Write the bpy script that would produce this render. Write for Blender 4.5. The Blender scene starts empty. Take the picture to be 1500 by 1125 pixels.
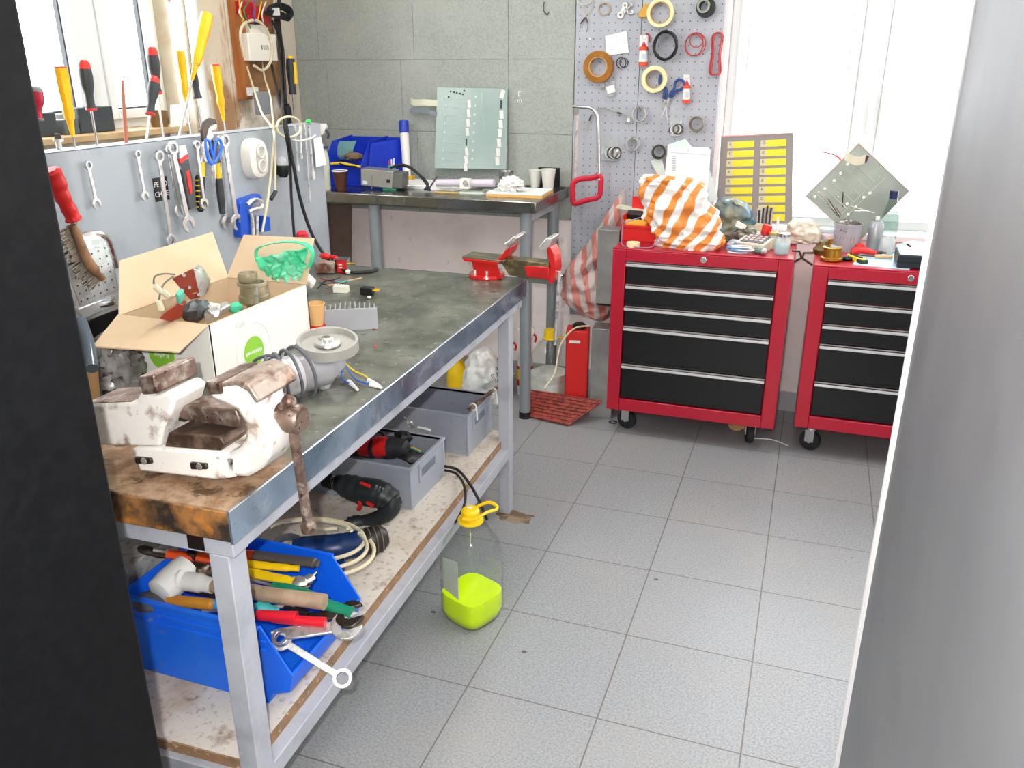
import bpy, math, random
from mathutils import Vector, Matrix, Euler, noise as mnoise
random.seed(7)
PI = math.pi
scn = bpy.context.scene
COL = scn.collection
R = math.radians

# ---------------------------------------------------------------- camera
CF, CYAW, CPITCH, CROLL, CH = 1226.29, -.339795, .36123, -.00135, 1.452
_f = Vector((math.sin(CYAW)*math.cos(CPITCH), math.cos(CYAW)*math.cos(CPITCH), -math.sin(CPITCH)))
_r0 = Vector((math.cos(CYAW), -math.sin(CYAW), 0))
_u0 = _r0.cross(_f)
_r = _r0*math.cos(CROLL) + _u0*math.sin(CROLL)
_u = -_r0*math.sin(CROLL) + _u0*math.cos(CROLL)
cd = bpy.data.cameras.new('camera'); cam = bpy.data.objects.new('camera', cd); COL.objects.link(cam)
cam.matrix_world = Matrix(((_r.x, _u.x, -_f.x, 0), (_r.y, _u.y, -_f.y, 0), (_r.z, _u.z, -_f.z, CH), (0, 0, 0, 1)))
cd.sensor_fit = 'HORIZONTAL'; cd.sensor_width = 36; cd.lens = CF/1500*36; cd.clip_start = .02; cd.clip_end = 100
scn.camera = cam

def at(px, py, **k):
    """world point seen at a photo position on the plane x=, y= or z= ..."""
    d = _f*CF + _r*(px-750) - _u*(py-562.5)
    (a, v), = k.items(); i = 'xyz'.index(a)
    t = (v - (0, 0, CH)[i]) / d[i]
    return Vector((0, 0, CH)) + d*t

# ---------------------------------------------------------------- materials
def lin(h):
    if isinstance(h, (tuple, list)): return (*h[:3], 1)
    h = h.lstrip('#'); o = []
    for i in (0, 2, 4):
        c = int(h[i:i+2], 16)/255
        o.append(c/12.92 if c <= .04045 else ((c+.055)/1.055)**2.4)
    return (*o, 1)

_mats = {}
def M(name, col=None, rough=.5, metal=0, var=(), bump=None, coat=0, trans=0, ior=1.45, emis=None, alpha=1, spec=.5, rvar=None, sub=0, aniso=0):
    """principled material; var = layers of (colour, scale, lo, hi, stretch) noise blended over the base colour"""
    if name in _mats: return _mats[name]
    m = bpy.data.materials.new(name); m.use_nodes = True; _mats[name] = m
    nt = m.node_tree; N = nt.nodes; L = nt.links
    b = N['Principled BSDF']
    b.inputs['Base Color'].default_value = lin(col); b.inputs['Roughness'].default_value = rough
    b.inputs['Metallic'].default_value = metal; b.inputs['Coat Weight'].default_value = coat
    b.inputs['Transmission Weight'].default_value = trans; b.inputs['IOR'].default_value = ior
    b.inputs['Alpha'].default_value = alpha; b.inputs['Specular IOR Level'].default_value = spec
    b.inputs['Subsurface Weight'].default_value = sub
    if sub: b.inputs['Subsurface Radius'].default_value = (.02, .02, .02); b.inputs['Subsurface Scale'].default_value = .3
    if emis: b.inputs['Emission Color'].default_value = lin(emis[0]); b.inputs['Emission Strength'].default_value = emis[1]
    tc = None
    def noi(scale, st, detail=5):
        nonlocal tc
        if tc is None: tc = N.new('ShaderNodeTexCoord')
        mp = N.new('ShaderNodeMapping'); L.new(tc.outputs['Object'], mp.inputs[0])
        mp.inputs['Scale'].default_value = tuple(scale*s for s in (st or (1, 1, 1)))
        mp.inputs['Location'].default_value = (len(N)*1.37, len(N)*.71, 3.1)
        n = N.new('ShaderNodeTexNoise'); n.inputs['Scale'].default_value = 1; n.inputs['Detail'].default_value = detail
        n.inputs['Roughness'].default_value = .6
        L.new(mp.outputs[0], n.inputs['Vector']); return n.outputs['Fac']
    last = None
    for lay in var:
        c2, sc, lo, hi = lay[:4]; st = lay[4] if len(lay) > 4 else None
        f = noi(sc, st)
        r = N.new('ShaderNodeMapRange'); r.inputs[1].default_value = lo; r.inputs[2].default_value = hi
        if len(lay) > 5: r.inputs[4].default_value = lay[5]
        L.new(f, r.inputs[0])
        mx = N.new('ShaderNodeMix'); mx.data_type = 'RGBA'
        if last is None: mx.inputs[6].default_value = lin(col)
        else: L.new(last, mx.inputs[6])
        mx.inputs[7].default_value = lin(c2); L.new(r.outputs[0], mx.inputs[0]); last = mx.outputs[2]
    if last is not None: L.new(last, b.inputs['Base Color'])
    if rvar:
        f = noi(rvar[0], rvar[3] if len(rvar) > 3 else None)
        r = N.new('ShaderNodeMapRange'); r.inputs[1].default_value = .35; r.inputs[2].default_value = .65
        r.inputs[3].default_value = rvar[1]; r.inputs[4].default_value = rvar[2]
        L.new(f, r.inputs[0]); L.new(r.outputs[0], b.inputs['Roughness'])
    if bump:
        f = noi(bump[0], bump[2] if len(bump) > 2 else None)
        bp = N.new('ShaderNodeBump'); bp.inputs['Strength'].default_value = bump[1]; bp.inputs['Distance'].default_value = .002
        L.new(f, bp.inputs['Height']); L.new(bp.outputs[0], b.inputs['Normal'])
    m['_last'] = ''
    return m

def clear(name, tint='#ffffff', t=.9, rough=.05, gl=False):
    """thin clear sheet: see-through with a glossy film"""
    if name in _mats: return _mats[name]
    m = bpy.data.materials.new(name); m.use_nodes = True; _mats[name] = m
    N = m.node_tree.nodes; L = m.node_tree.links; N.remove(N['Principled BSDF'])
    out = N['Material Output']
    tr = N.new('ShaderNodeBsdfTransparent'); tr.inputs[0].default_value = lin(tint)
    p = N.new('ShaderNodeBsdfPrincipled'); p.inputs['Base Color'].default_value = lin(tint); p.inputs['Roughness'].default_value = rough
    p.inputs['Specular IOR Level'].default_value = .7
    mx = N.new('ShaderNodeMixShader'); mx.inputs[0].default_value = 1-t
    if gl:
        p = N.new('ShaderNodeBsdfGlossy'); p.inputs['Roughness'].default_value = rough
        fr = N.new('ShaderNodeLayerWeight'); pw = N.new('ShaderNodeMath'); pw.operation = 'POWER'; L.new(fr.outputs['Facing'], pw.inputs[0]); pw.inputs[1].default_value = 3.5; ad = N.new('ShaderNodeMath'); ad.operation = 'MULTIPLY_ADD'; L.new(pw.outputs[0], ad.inputs[0]); ad.inputs[1].default_value = .5; ad.inputs[2].default_value = .035; L.new(ad.outputs[0], mx.inputs[0])
    L.new(tr.outputs[0], mx.inputs[1]); L.new(p.outputs[0], mx.inputs[2]); L.new(mx.outputs[0], out.inputs[0])
    return m

def stripes(name, c1, c2, scale, axis=0, thr=0, rough=.35, warp=.6, trans=0, rot=0, alpha=1):
    """wavy two-colour stripes"""
    if name in _mats: return _mats[name]
    m = M(name, c1, rough, spec=.5, alpha=alpha); N = m.node_tree.nodes; L = m.node_tree.links
    tc = N.new('ShaderNodeTexCoord'); mp = N.new('ShaderNodeMapping'); L.new(tc.outputs['Object'], mp.inputs[0])
    mp.inputs['Rotation'].default_value = rot if isinstance(rot, tuple) else (0, rot, 0)
    w = N.new('ShaderNodeTexWave'); w.wave_type = 'BANDS'; w.bands_direction = 'XYZ'[axis]
    w.inputs['Scale'].default_value = scale; w.inputs['Distortion'].default_value = warp; w.inputs['Detail'].default_value = 1
    w.inputs['Detail Scale'].default_value = 1.5
    L.new(mp.outputs[0], w.inputs[0])
    r = N.new('ShaderNodeMapRange'); r.inputs[1].default_value = .45+thr; r.inputs[2].default_value = .55+thr; L.new(w.outputs['Fac'], r.inputs[0])
    mx = N.new('ShaderNodeMix'); mx.data_type = 'RGBA'; mx.inputs[6].default_value = lin(c1); mx.inputs[7].default_value = lin(c2)
    L.new(r.outputs[0], mx.inputs[0]); L.new(mx.outputs[2], N['Principled BSDF'].inputs['Base Color'])
    N['Principled BSDF'].inputs['Transmission Weight'].default_value = trans
    return m

# ---------------------------------------------------------------- mesh builder
def frame(d, up=Vector((0, 0, 1))):
    d = Vector(d).normalized()
    if abs(d.dot(up)) > .98: up = Vector((0, 1, 0))
    x = up.cross(d).normalized(); y = d.cross(x)
    return x, y, d

def catmull(pts, k=6, closed=False):
    pts = [Vector(p) for p in pts]; n = len(pts)
    if n < 3 or k <= 1: return pts
    out = []
    segs = n if closed else n-1
    for i in range(segs):
        if closed: p = [pts[(i+j-1) % n] for j in range(4)]
        else: p = [pts[max(0, i-1)], pts[i], pts[i+1], pts[min(n-1, i+2)]]
        for j in range(k):
            t = j/k
            out.append(.5*((2*p[1]) + (p[2]-p[0])*t + (2*p[0]-5*p[1]+4*p[2]-p[3])*t*t + (3*p[1]-p[0]-3*p[2]+p[3])*t*t*t))
    if not closed: out.append(pts[-1])
    return out

class MB:
    def __init__(s): s.v = []; s.f = []; s.M = Matrix.Identity(4)
    def add(s, vs, fs):
        o = len(s.v); s.v += [s.M @ Vector(v) for v in vs]; s.f += [tuple(i+o for i in f) for f in fs]; return s
    def box(s, c, d, r=None):
        c = Vector(c); m = Euler([R(a) for a in r]).to_matrix() if r else Matrix.Identity(3)
        vs = [c + m @ Vector((sx*d[0]/2, sy*d[1]/2, sz*d[2]/2)) for sz in (-1, 1) for sy in (-1, 1) for sx in (-1, 1)]
        return s.add(vs, [(0, 2, 3, 1), (4, 5, 7, 6), (0, 1, 5, 4), (2, 6, 7, 3), (0, 4, 6, 2), (1, 3, 7, 5)])
    def bx(s, x0, x1, y0, y1, z0, z1):
        return s.box(((x0+x1)/2, (y0+y1)/2, (z0+z1)/2), (abs(x1-x0), abs(y1-y0), abs(z1-z0)))
    def lathe(s, prof, o=(0, 0, 0), d=(0, 0, 1), n=24, sc=(1, 1), close=False):
        o = Vector(o); x, y, z = frame(d); vs = []; fs = []; k = len(prof)
        for r, h in prof:
            for i in range(n):
                a = 2*PI*i/n; vs.append(o + x*(r*math.cos(a)*sc[0]) + y*(r*math.sin(a)*sc[1]) + z*h)
        for j in range(k if close else k-1):
            for i in range(n):
                a, b = j*n+i, j*n+(i+1) % n; c, e = ((j+1) % k)*n+(i+1) % n, ((j+1) % k)*n+i
                fs.append((a, b, c, e))
        if not close:
            if prof[0][0] > 1e-6: fs.append(tuple(range(n))[::-1])
            if prof[-1][0] > 1e-6: fs.append(tuple(range((k-1)*n, k*n)))
        return s.add(vs, fs)
    def cyl(s, a, b, r, r2=None, n=16):
        a = Vector(a); b = Vector(b); l = (b-a).length
        return s.lathe([(r, 0), (r if r2 is None else r2, l)], a, b-a, n)
    def ring(s, o, d, ro, ri, t, n=32):
        return s.lathe([(ri, -t/2), (ro, -t/2), (ro, t/2), (ri, t/2)], o, d, n, close=True)
    def tube(s, pts, r, n=8, closed=False, k=6, flat=1):
        P = catmull(pts, k, closed); m = len(P); vs = []; fs = []; pu = None
        for i, p in enumerate(P):
            t = (P[(i+1) % m]-P[i-1]) if closed else (P[min(m-1, i+1)]-P[max(0, i-1)])
            t.normalize()
            if pu is None: pu = frame(t)[0]
            x = (pu - t*pu.dot(t)); x = x.normalized() if x.length > 1e-6 else frame(t)[0]; y = t.cross(x); pu = x
            rr = r[min(len(r)-1, int(i/max(1, m-1)*(len(r)-1)+.5))] if isinstance(r, (list, tuple)) else r
            for j in range(n):
                a = 2*PI*j/n; vs.append(p + x*(rr*math.cos(a)) + y*(rr*flat*math.sin(a)))
        for i in range(m if closed else m-1):
            for j in range(n):
                fs.append((i*n+j, i*n+(j+1) % n, ((i+1) % m)*n+(j+1) % n, ((i+1) % m)*n+j))
        if not closed: fs += [tuple(range(n))[::-1], tuple(range((m-1)*n, m*n))]
        return s.add(vs, fs)
    def torus(s, o, d, Rr, r, n=32, m=8, sc=(1, 1), arc=1):
        o = Vector(o); x, y, z = frame(d)
        pts = [o + x*(Rr*sc[0]*math.cos(2*PI*i*arc/n)) + y*(Rr*sc[1]*math.sin(2*PI*i*arc/n)) for i in range(n if arc == 1 else n+1)]
        return s.tube(pts, r, m, arc == 1, 1)
    def loft(s, A, B):
        """solid between two matching outlines"""
        n = len(A); return s.add(list(A)+list(B), [tuple(range(n))[::-1], tuple(range(n, 2*n))] + [(i, (i+1) % n, n+(i+1) % n, n+i) for i in range(n)])
    def rings(s, rs, cap=True):
        n = len(rs[0]); k = len(rs); vs = [p for r_ in rs for p in r_]; fs = []
        for j in range(k-1):
            for i in range(n): fs.append((j*n+i, j*n+(i+1) % n, (j+1)*n+(i+1) % n, (j+1)*n+i))
        if cap: fs += [tuple(range(n))[::-1], tuple(range((k-1)*n, k*n))]
        return s.add(vs, fs)
    def ext(s, poly, d):
        """outline of 3-D points pushed along vector d"""
        d = Vector(d); A = [Vector(p) for p in poly]; return s.loft(A, [p+d for p in A])
    def sheet(s, fn, nu, nv, t=.001):
        """curved sheet of thickness t; fn(u,v)->point"""
        P = [[Vector(fn(i/nu, j/nv)) for j in range(nv+1)] for i in range(nu+1)]
        vs = []; fs = []; W = nv+1; T = (nu+1)*W
        nor = []
        for i in range(nu+1):
            for j in range(nv+1):
                a = P[min(nu, i+1)][j]-P[max(0, i-1)][j]; b = P[i][min(nv, j+1)]-P[i][max(0, j-1)]
                nn = a.cross(b); nor.append(nn.normalized() if nn.length > 1e-9 else Vector((0, 0, 1)))
        vs = [P[i][j] for i in range(nu+1) for j in range(nv+1)]
        vs += [P[i][j] - nor[i*W+j]*t for i in range(nu+1) for j in range(nv+1)]
        for i in range(nu):
            for j in range(nv):
                a = i*W+j; fs.append((a, a+W, a+W+1, a+1)); fs.append((T+a, T+a+1, T+a+W+1, T+a+W))
        for i in range(nu):
            a = i*W; fs.append((a, T+a, T+a+W, a+W)); a = i*W+nv; fs.append((a, a+W, T+a+W, T+a))
        for j in range(nv):
            a = j; fs.append((a, a+1, T+a+1, T+a)); a = nu*W+j; fs.append((a, T+a, T+a+1, a+1))
        return s.add(vs, fs)
    def ball(s, c, r, sc=(1, 1, 1), n=16, amp=0, freq=8, seed=0, ridged=False, flat=None):
        c = Vector(c); vs = []; fs = []; m = n//2
        def pt(a, b):
            p = Vector((math.sin(b)*math.cos(a), math.sin(b)*math.sin(a), math.cos(b))); k = 1
            if amp:
                q = p*freq*.5+Vector((seed*3.7, seed*1.3, seed))
                nn = mnoise.fractal(q, 1, 2, 3)
                if ridged: nn = .4-abs(mnoise.noise(q*1.3))*2.2 + .35*nn
                k = 1+amp*nn
            q = Vector((p.x*r*sc[0]*k, p.y*r*sc[1]*k, p.z*r*sc[2]*k))
            if flat is not None and q.z < -flat: q.z = -flat
            return c+q
        vs.append(pt(0, 0))
        for j in range(1, m):
            for i in range(n): vs.append(pt(2*PI*i/n, PI*j/m))
        vs.append(pt(0, PI)); l = len(vs)-1
        for i in range(n): fs.append((0, 1+i, 1+(i+1) % n)); fs.append((l, 1+(m-2)*n+(i+1) % n, 1+(m-2)*n+i))
        for j in range(m-2):
            for i in range(n): a = 1+j*n; fs.append((a+i, a+n+i, a+n+(i+1) % n, a+(i+1) % n))
        return s.add(vs, fs)
    def build(s, name, mat, parent=None, world=False, bevel=0, sharp=35, seg=2, mats=None):
        me = bpy.data.meshes.new(name)
        vs = s.v
        if world and parent is not None:
            im = parent.get('_im'); im = _inv[parent.name]; vs = [im @ v for v in vs]
        me.from_pydata([tuple(v) for v in vs], [], s.f); me.validate(); me.update()
        import bmesh
        b = bmesh.new(); b.from_mesh(me); bmesh.ops.recalc_face_normals(b, faces=b.faces); b.to_mesh(me); b.free()
        me.polygons.foreach_set('use_smooth', [True]*len(me.polygons))
        me.set_sharp_from_angle(angle=R(sharp))
        me.materials.append(mat)
        o = bpy.data.objects.new(name, me); COL.objects.link(o)
        if parent is not None: o.parent = parent
        if bevel:
            bm = o.modifiers.new('b', 'BEVEL'); bm.width = bevel; bm.segments = seg; bm.limit_method = 'ANGLE'; bm.angle_limit = R(35)
            bm.harden_normals = False
        return o

_inv = {}
def thing(name, label, cat, loc=(0, 0, 0), rot=(0, 0, 0), group=None):
    o = bpy.data.objects.new(name, None); COL.objects.link(o); o.empty_display_size = .02
    o.location = loc; e = Euler([R(a) for a in rot]) if not isinstance(rot, Matrix) else rot.to_euler(); o.rotation_euler = e
    o['label'] = label; o['category'] = cat
    if group: o['group'] = group
    _inv[o.name] = (Matrix.Translation(Vector(loc)) @ e.to_matrix().to_4x4()).inverted()
    return o
def tag(o, label, cat, group=None, kind=None):
    o['label'] = label; o['category'] = cat
    if group: o['group'] = group
    if kind: o['kind'] = kind
    return o
def one(mb, name, mat, label, cat, base=None, group=None, **k):
    """a thing that is one mesh, its origin moved to its base"""
    if base is None:
        xs = [v.x for v in mb.v]; ys = [v.y for v in mb.v]; zs = [v.z for v in mb.v]
        base = Vector(((min(xs)+max(xs))/2, (min(ys)+max(ys))/2, min(zs)))
    base = Vector(base); mb.v = [v-base for v in mb.v]
    o = mb.build(name, mat, **k); o.location = base; return tag(o, label, cat, group)
def struct(o): o['kind'] = 'structure'; return o
def text(s, size, mat, parent, loc, rot, name='lettering', ext=.0003, align='CENTER'):
    c = bpy.data.curves.new(name, 'FONT'); c.body = s; c.size = size; c.extrude = ext; c.align_x = align; c.align_y = 'CENTER'
    tmp = bpy.data.objects.new(name, c); COL.objects.link(tmp)
    me = bpy.data.meshes.new_from_object(tmp.evaluated_get(bpy.context.evaluated_depsgraph_get())); bpy.data.objects.remove(tmp)
    me.materials.clear(); me.materials.append(mat); me.name = name
    o = bpy.data.objects.new(name, me); COL.objects.link(o); o.parent = parent
    o.location = loc; o.rotation_euler = [R(a) for a in rot] if not isinstance(rot, Matrix) else rot.to_euler(); return o
# ---------------------------------------------------------------- shared materials
m_steel = M('brushed steel', '#a8a8a6', .3, 1, var=[('#8a8a86', 30, .4, .7)], rvar=(12, .22, .42))
m_chrome = M('chrome', '#d8d8d8', .16, 1)
m_tool = M('tool steel', '#dcdcda', .33, .8, var=[('#8a8682', 40, .5, .7)])
m_dark = M('dark steel', '#55504c', .4, .9, var=[('#6b4c38', 25, .5, .75)])
m_black = M('black plastic', '#17181a', .45)
m_blackm = M('matt black rubber', '#202022', .7)
m_white = M('white plastic', '#e4e4e0', .4)
m_cream = M('cream plastic', '#eeeade', .4)
m_red = M('red enamel', '#a80e2a', .35, coat=.2)
m_redp = M('red plastic', '#d0201e', .4)
m_yel = M('yellow plastic', '#f0c810', .4)
m_blue = M('blue plastic', '#1450c0', .42, var=[('#3a6cc8', 14, .55, .8)])
m_grey = M('grey paint', '#abafb8', .5, var=[('#989ca4', 12, .5, .7), ('#c0c0c0', 60, .66, .72)])
m_paper = M('paper', '#eceef0', .8)
m_card = M('cardboard', '#c8a376', .85, var=[('#b89060', 6, .4, .8)])
m_wood = M('wood', '#b08058', .7, var=[('#8a5c38', 30, .4, .7, (1, 1, .15))])
m_rust = M('rusty steel', '#8a705e', .55, .5, var=[('#6a4632', 30, .45, .65), ('#b0a294', 60, .6, .7)])
m_green = M('green plastic', '#1a8060', .4)
m_grass = M('clear plastic', '#ffffff', .05, trans=1)

# ---------------------------------------------------------------- the room
XL, XR, YB, YF, ZC = -2.4, 1.9, 3.72, -1.4, 2.75
def mat_floor():
    m = M('floor tile', '#b9bab8', .4); N = m.node_tree.nodes; L = m.node_tree.links; b = N['Principled BSDF']
    tc = N.new('ShaderNodeTexCoord'); sp = N.new('ShaderNodeSeparateXYZ'); L.new(tc.outputs['Object'], sp.inputs[0])
    def mt(op, a, b_=None):
        n = N.new('ShaderNodeMath'); n.operation = op
        for i, q in enumerate((a, b_)):
            if q is None: continue
            if isinstance(q, (int, float)): n.inputs[i].default_value = q
            else: L.new(q, n.inputs[i])
        return n.outputs[0]
    T = .33333; cells = []; ds = []
    for ax, o in ((0, -.6718), (1, 2.896)):
        q = mt('DIVIDE', mt('SUBTRACT', sp.outputs[ax], o), T)
        cells.append(mt('FLOOR', q)); fr = mt('FRACT', q)
        ds.append(mt('MINIMUM', fr, mt('SUBTRACT', 1, fr)))
    g = mt('LESS_THAN', mt('MINIMUM', ds[0], ds[1]), .0052)
    cb = N.new('ShaderNodeCombineXYZ'); L.new(cells[0], cb.inputs[0]); L.new(cells[1], cb.inputs[1])
    wn = N.new('ShaderNodeTexWhiteNoise'); L.new(cb.outputs[0], wn.inputs['Vector'])
    n1 = N.new('ShaderNodeTexNoise'); n1.inputs['Scale'].default_value = 170; n1.inputs['Detail'].default_value = 3; L.new(tc.outputs['Object'], n1.inputs['Vector'])
    n2 = N.new('ShaderNodeTexNoise'); n2.inputs['Scale'].default_value = 2.6; n2.inputs['Detail'].default_value = 6; L.new(tc.outputs['Object'], n2.inputs['Vector'])
    n3 = N.new('ShaderNodeTexNoise'); n3.inputs['Scale'].default_value = 26; n3.inputs['Detail'].default_value = 2; L.new(tc.outputs['Object'], n3.inputs['Vector'])
    def mix(fac, a, c):
        mx = N.new('ShaderNodeMix'); mx.data_type = 'RGBA'
        L.new(fac, mx.inputs[0])
        if isinstance(a, str): mx.inputs[6].default_value = lin(a)
        else: L.new(a, mx.inputs[6])
        mx.inputs[7].default_value = lin(c); return mx.outputs[2]
    def rg(f, lo, hi, o=1):
        r = N.new('ShaderNodeMapRange'); r.inputs[1].default_value = lo; r.inputs[2].default_value = hi; r.inputs[4].default_value = o; L.new(f, r.inputs[0]); return r.outputs[0]
    c = mix(rg(n1.outputs['Fac'], .4, .66), '#999c9f', '#7f8285')
    c = mix(rg(wn.outputs['Value'], 0, 1, .28), c, '#9b9da0')
    c = mix(rg(n2.outputs['Fac'], .5, .8, .4), c, '#a39b90')
    c = mix(rg(n3.outputs['Fac'], .77, .8, .8), c, '#5a504a')
    c = mix(g, c, '#6a6460')
    L.new(c, b.inputs['Base Color'])
    L.new(rg(n2.outputs['Fac'], .3, .7, .4), b.inputs['Roughness']); b.inputs['Specular IOR Level'].default_value = .45
    r_ = mt('ADD', .3, mt('MULTIPLY', n2.outputs['Fac'], .18)); L.new(r_, b.inputs['Roughness'])
    bp = N.new('ShaderNodeBump'); bp.inputs['Strength'].default_value = .4; bp.inputs['Distance'].default_value = .001; bp.invert = True
    L.new(g, bp.inputs['Height']); L.new(bp.outputs[0], b.inputs['Normal'])
    return m
struct(MB().bx(XL-.3, XR+.1, YF-.1, YB+.3, -.1, 0).build('floor', mat_floor()))
m_wall = M('painted plaster', '#fbf1ee', .8, var=[('#e6dad8', 3, .5, .8), ('#b0a49c', 30, .68, .72, None, .5)])
m_ceil = M('ceiling paint', '#e2e2de', .9)
struct(MB().bx(XL-.3, XR+.1, YF-.1, YB+.3, ZC, ZC+.1).build('ceiling', m_ceil))
struct(MB().bx(XR, XR+.1, YF, YB, 0, ZC).build('wall_right', m_wall))
struct(MB().bx(XL-.3, XR+.1, YF-.1, YF, 0, ZC).build('wall_front', m_wall))
# back wall with its window opening
WX0, WX1, WZ0, WZ1 = -.395, 1.35, .812, 2.2
w = MB()
w.bx(XL-.3, WX0, YB, YB+.28, 0, ZC); w.bx(WX1, XR+.1, YB, YB+.28, 0, ZC); w.bx(WX0, WX1, YB, YB+.28, 0, WZ0); w.bx(WX0, WX1, YB, YB+.28, WZ1, ZC)
struct(w.build('wall_back', m_wall))
# left wall with its window opening
LY0, LY1, LZ0, LZ1 = 1.15, 2.93, 1.235, 2.2
m_lwall = M('left wall plaster', '#cfc6b4', .85, var=[('#b8a080', 5, .5, .7)])
w = MB()
w.bx(XL-.28, XL, YF, LY0, 0, ZC); w.bx(XL-.28, XL, LY1, YB+.05, 0, ZC); w.bx(XL-.28, XL, LY0, LY1, 0, LZ0); w.bx(XL-.28, XL, LY0, LY1, LZ1, ZC)
struct(w.build('wall_left', m_lwall))
m_pvc = M('white window frame', '#dde1e1', .35)
m_pane = clear('window glass', '#ffffff', .94, .02, True)
def window(name, horiz, a0, a1, z0, z1, d, splits, fw=.035, dep=.07, handle=None):
    f = MB()
    def seg(u0, u1, q0, q1, dd=0):
        if horiz: f.bx(u0, u1, d-dd, d+dep, q0, q1)
        else: f.bx(d-dep, d+dd, u0, u1, q0, q1)
    seg(a0, a0+fw, z0, z1); seg(a1-fw, a1, z0, z1); seg(a0, a1, z0, z0+fw); seg(a0, a1, z1-fw, z1)
    xs = [a0+fw]
    for s_ in splits: seg(s_-.05, s_+.05, z0, z1, .012); xs += [s_-.05, s_+.05]
    xs.append(a1-fw)
    for i in range(0, len(xs), 2):
        u0, u1 = xs[i], xs[i+1]; q = .035
        for a in ((u0, u0+q, z0+fw, z1-fw), (u1-q, u1, z0+fw, z1-fw), (u0+q, u1-q, z0+fw, z0+fw+q), (u0+q, u1-q, z1-fw-q, z1-fw)): seg(*a, .02)
    o = struct(f.build(name, m_pvc, bevel=.004))
    g = MB(); k = MB()
    for i in range(0, len(xs), 2):
        u0, u1 = xs[i]+.035, xs[i+1]-.035; q0, q1 = z0+fw+.035, z1-fw-.035
        if horiz: g.bx(u0, u1, d+.03, d+.036, q0, q1)
        else: g.bx(d-.036, d-.03, u0, u1, q0, q1)
        for a in ((u0, u0+.006, q0, q1), (u1-.006, u1, q0, q1), (u0, u1, q0, q0+.006), (u0, u1, q1-.006, q1)):
            if horiz: k.bx(a[0], a[1], d+.012, d+.03, a[2], a[3])
            else: k.bx(d-.03, d-.012, a[0], a[1], a[2], a[3])
    g.build('window_glass', m_pane, o); k.build('gasket', M('light gasket', '#c8cccc', .6) if horiz else M('gasket', '#3a3c40', .6), o)
    return o
w2 = window('window_2', True, WX0, WX1, WZ0, WZ1, YB+.13, [.165, .85])
h = MB(); hp = at(1278, 150, y=YB+.10); h.box((hp.x, YB+.112, hp.z), (.028, .02, .07)); h.box((hp.x, YB+.09, hp.z-.05), (.02, .02, .13)); h.cyl((hp.x, YB+.12, hp.z), (hp.x, YB+.085, hp.z), .008)
h.build('window_handle', m_white, w2, bevel=.003)
w1 = window('window_1', False, LY0, LY1, LZ0, LZ1, XL-.13, [2.56], handle=None)
struct(MB().bx(WX0-.01, WX1+.01, YB-.02, YB+.13, WZ0-.025, WZ0+.002).build('trim_1', m_white, bevel=.004))
struct(MB().bx(XL-.13, XL+.04, LY0, LY1, LZ0-.02, LZ0+.004).build('trim_2', M('beige sill', '#c8ae84', .5, var=[('#b89468', 8, .4, .7)]), bevel=.004))
m_base = M('baseboard tile', '#b4b2b4', .45, var=[('#9c9a9c', 150, .4, .7)])
struct(MB().bx(XL, XR, YB-.012, YB, 0, .09).build('baseboard_back', m_base, bevel=.002))
struct(MB().bx(XL, XL+.012, YF, YB-.012, 0, .09).build('baseboard_left', m_base, bevel=.002))
# grey board lining of the back wall above table height (boards with narrow joints)
m_board = M('grey fibre board', '#a4aaa4', .75, var=[('#8f958f', 120, .35, .7), ('#acb0a9', 2.5, .5, .75)])
b = MB(); ZS = [.80, 1.175, 1.487, 2.0, 2.5]; XS = [XL+.002, -2.275, -1.78, -1.325, -1.025]
for i in range(4):
    off = .0 if i >= 2 else .0
    xs = XS if i != 1 else [XL+.002, -2.24, -1.85, -1.325, -1.025]
    for j in range(4):
        b.bx(xs[j]+.0008, xs[j+1]-.0008, YB-.014, YB, ZS[i]+.0008, ZS[i+1]-.0008)
struct(b.build('trim_3', m_board))
# brown water stain on the boards is part of the board material: two narrow runs
# ---------------------------------------------------------------- daylight, flash and added ceiling lamps
wd = bpy.data.worlds.new('sky'); scn.world = wd; wd.use_nodes = True
bg = wd.node_tree.nodes['Background']; bg.inputs[0].default_value = (.93, .97, 1, 1); bg.inputs[1].default_value = 7
def area(name, loc, rot, sx, sy, power, col=(1, 1, 1), portal=False):
    l = bpy.data.lights.new(name, 'AREA'); l.shape = 'RECTANGLE'; l.size = sx; l.size_y = sy; l.energy = power; l.color = col
    o = bpy.data.objects.new(name, l); COL.objects.link(o); o.location = loc; o.rotation_euler = [R(a) for a in rot]
    if portal: l.cycles.is_portal = True
    return o
area('window_portal', ((WX0+WX1)/2, YB+.3, (WZ0+WZ1)/2), (-90, 0, 0), WX1-WX0, WZ1-WZ0, 1, portal=True)
area('window_portal', (XL-.3, (LY0+LY1)/2, (LZ0+LZ1)/2), (0, -90, 0), LZ1-LZ0, LY1-LY0, 1, portal=True)
# unseen fluorescent ceiling fittings, added as ambient fill
for i, (x, y) in enumerate(((-1.2, 2.2), (.9, 2.2), (0, -.6))):
    t = thing('fill_lamp', ['unseen twin tube fill lamp added above the workbench', 'unseen twin tube fill lamp added right of the aisle', 'unseen twin tube fill lamp added behind the camera'][i], 'lamp', (x, y, ZC))
    MB().bx(-.1, .1, -.62, .62, -.05, 0).build('housing', m_white, t, bevel=.005)
    for s_ in (-.05, .05): MB().cyl((s_, -.59, -.07), (s_, .59, -.07), .013).build('tube', M('lamp tube', '#ffffff', .4, emis=('#fffaf0', 6)), t)
    area('fill_light', (x, y, ZC-.1), (0, 0, 0), .2, 1.2, 9, (1, .98, .95))
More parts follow.
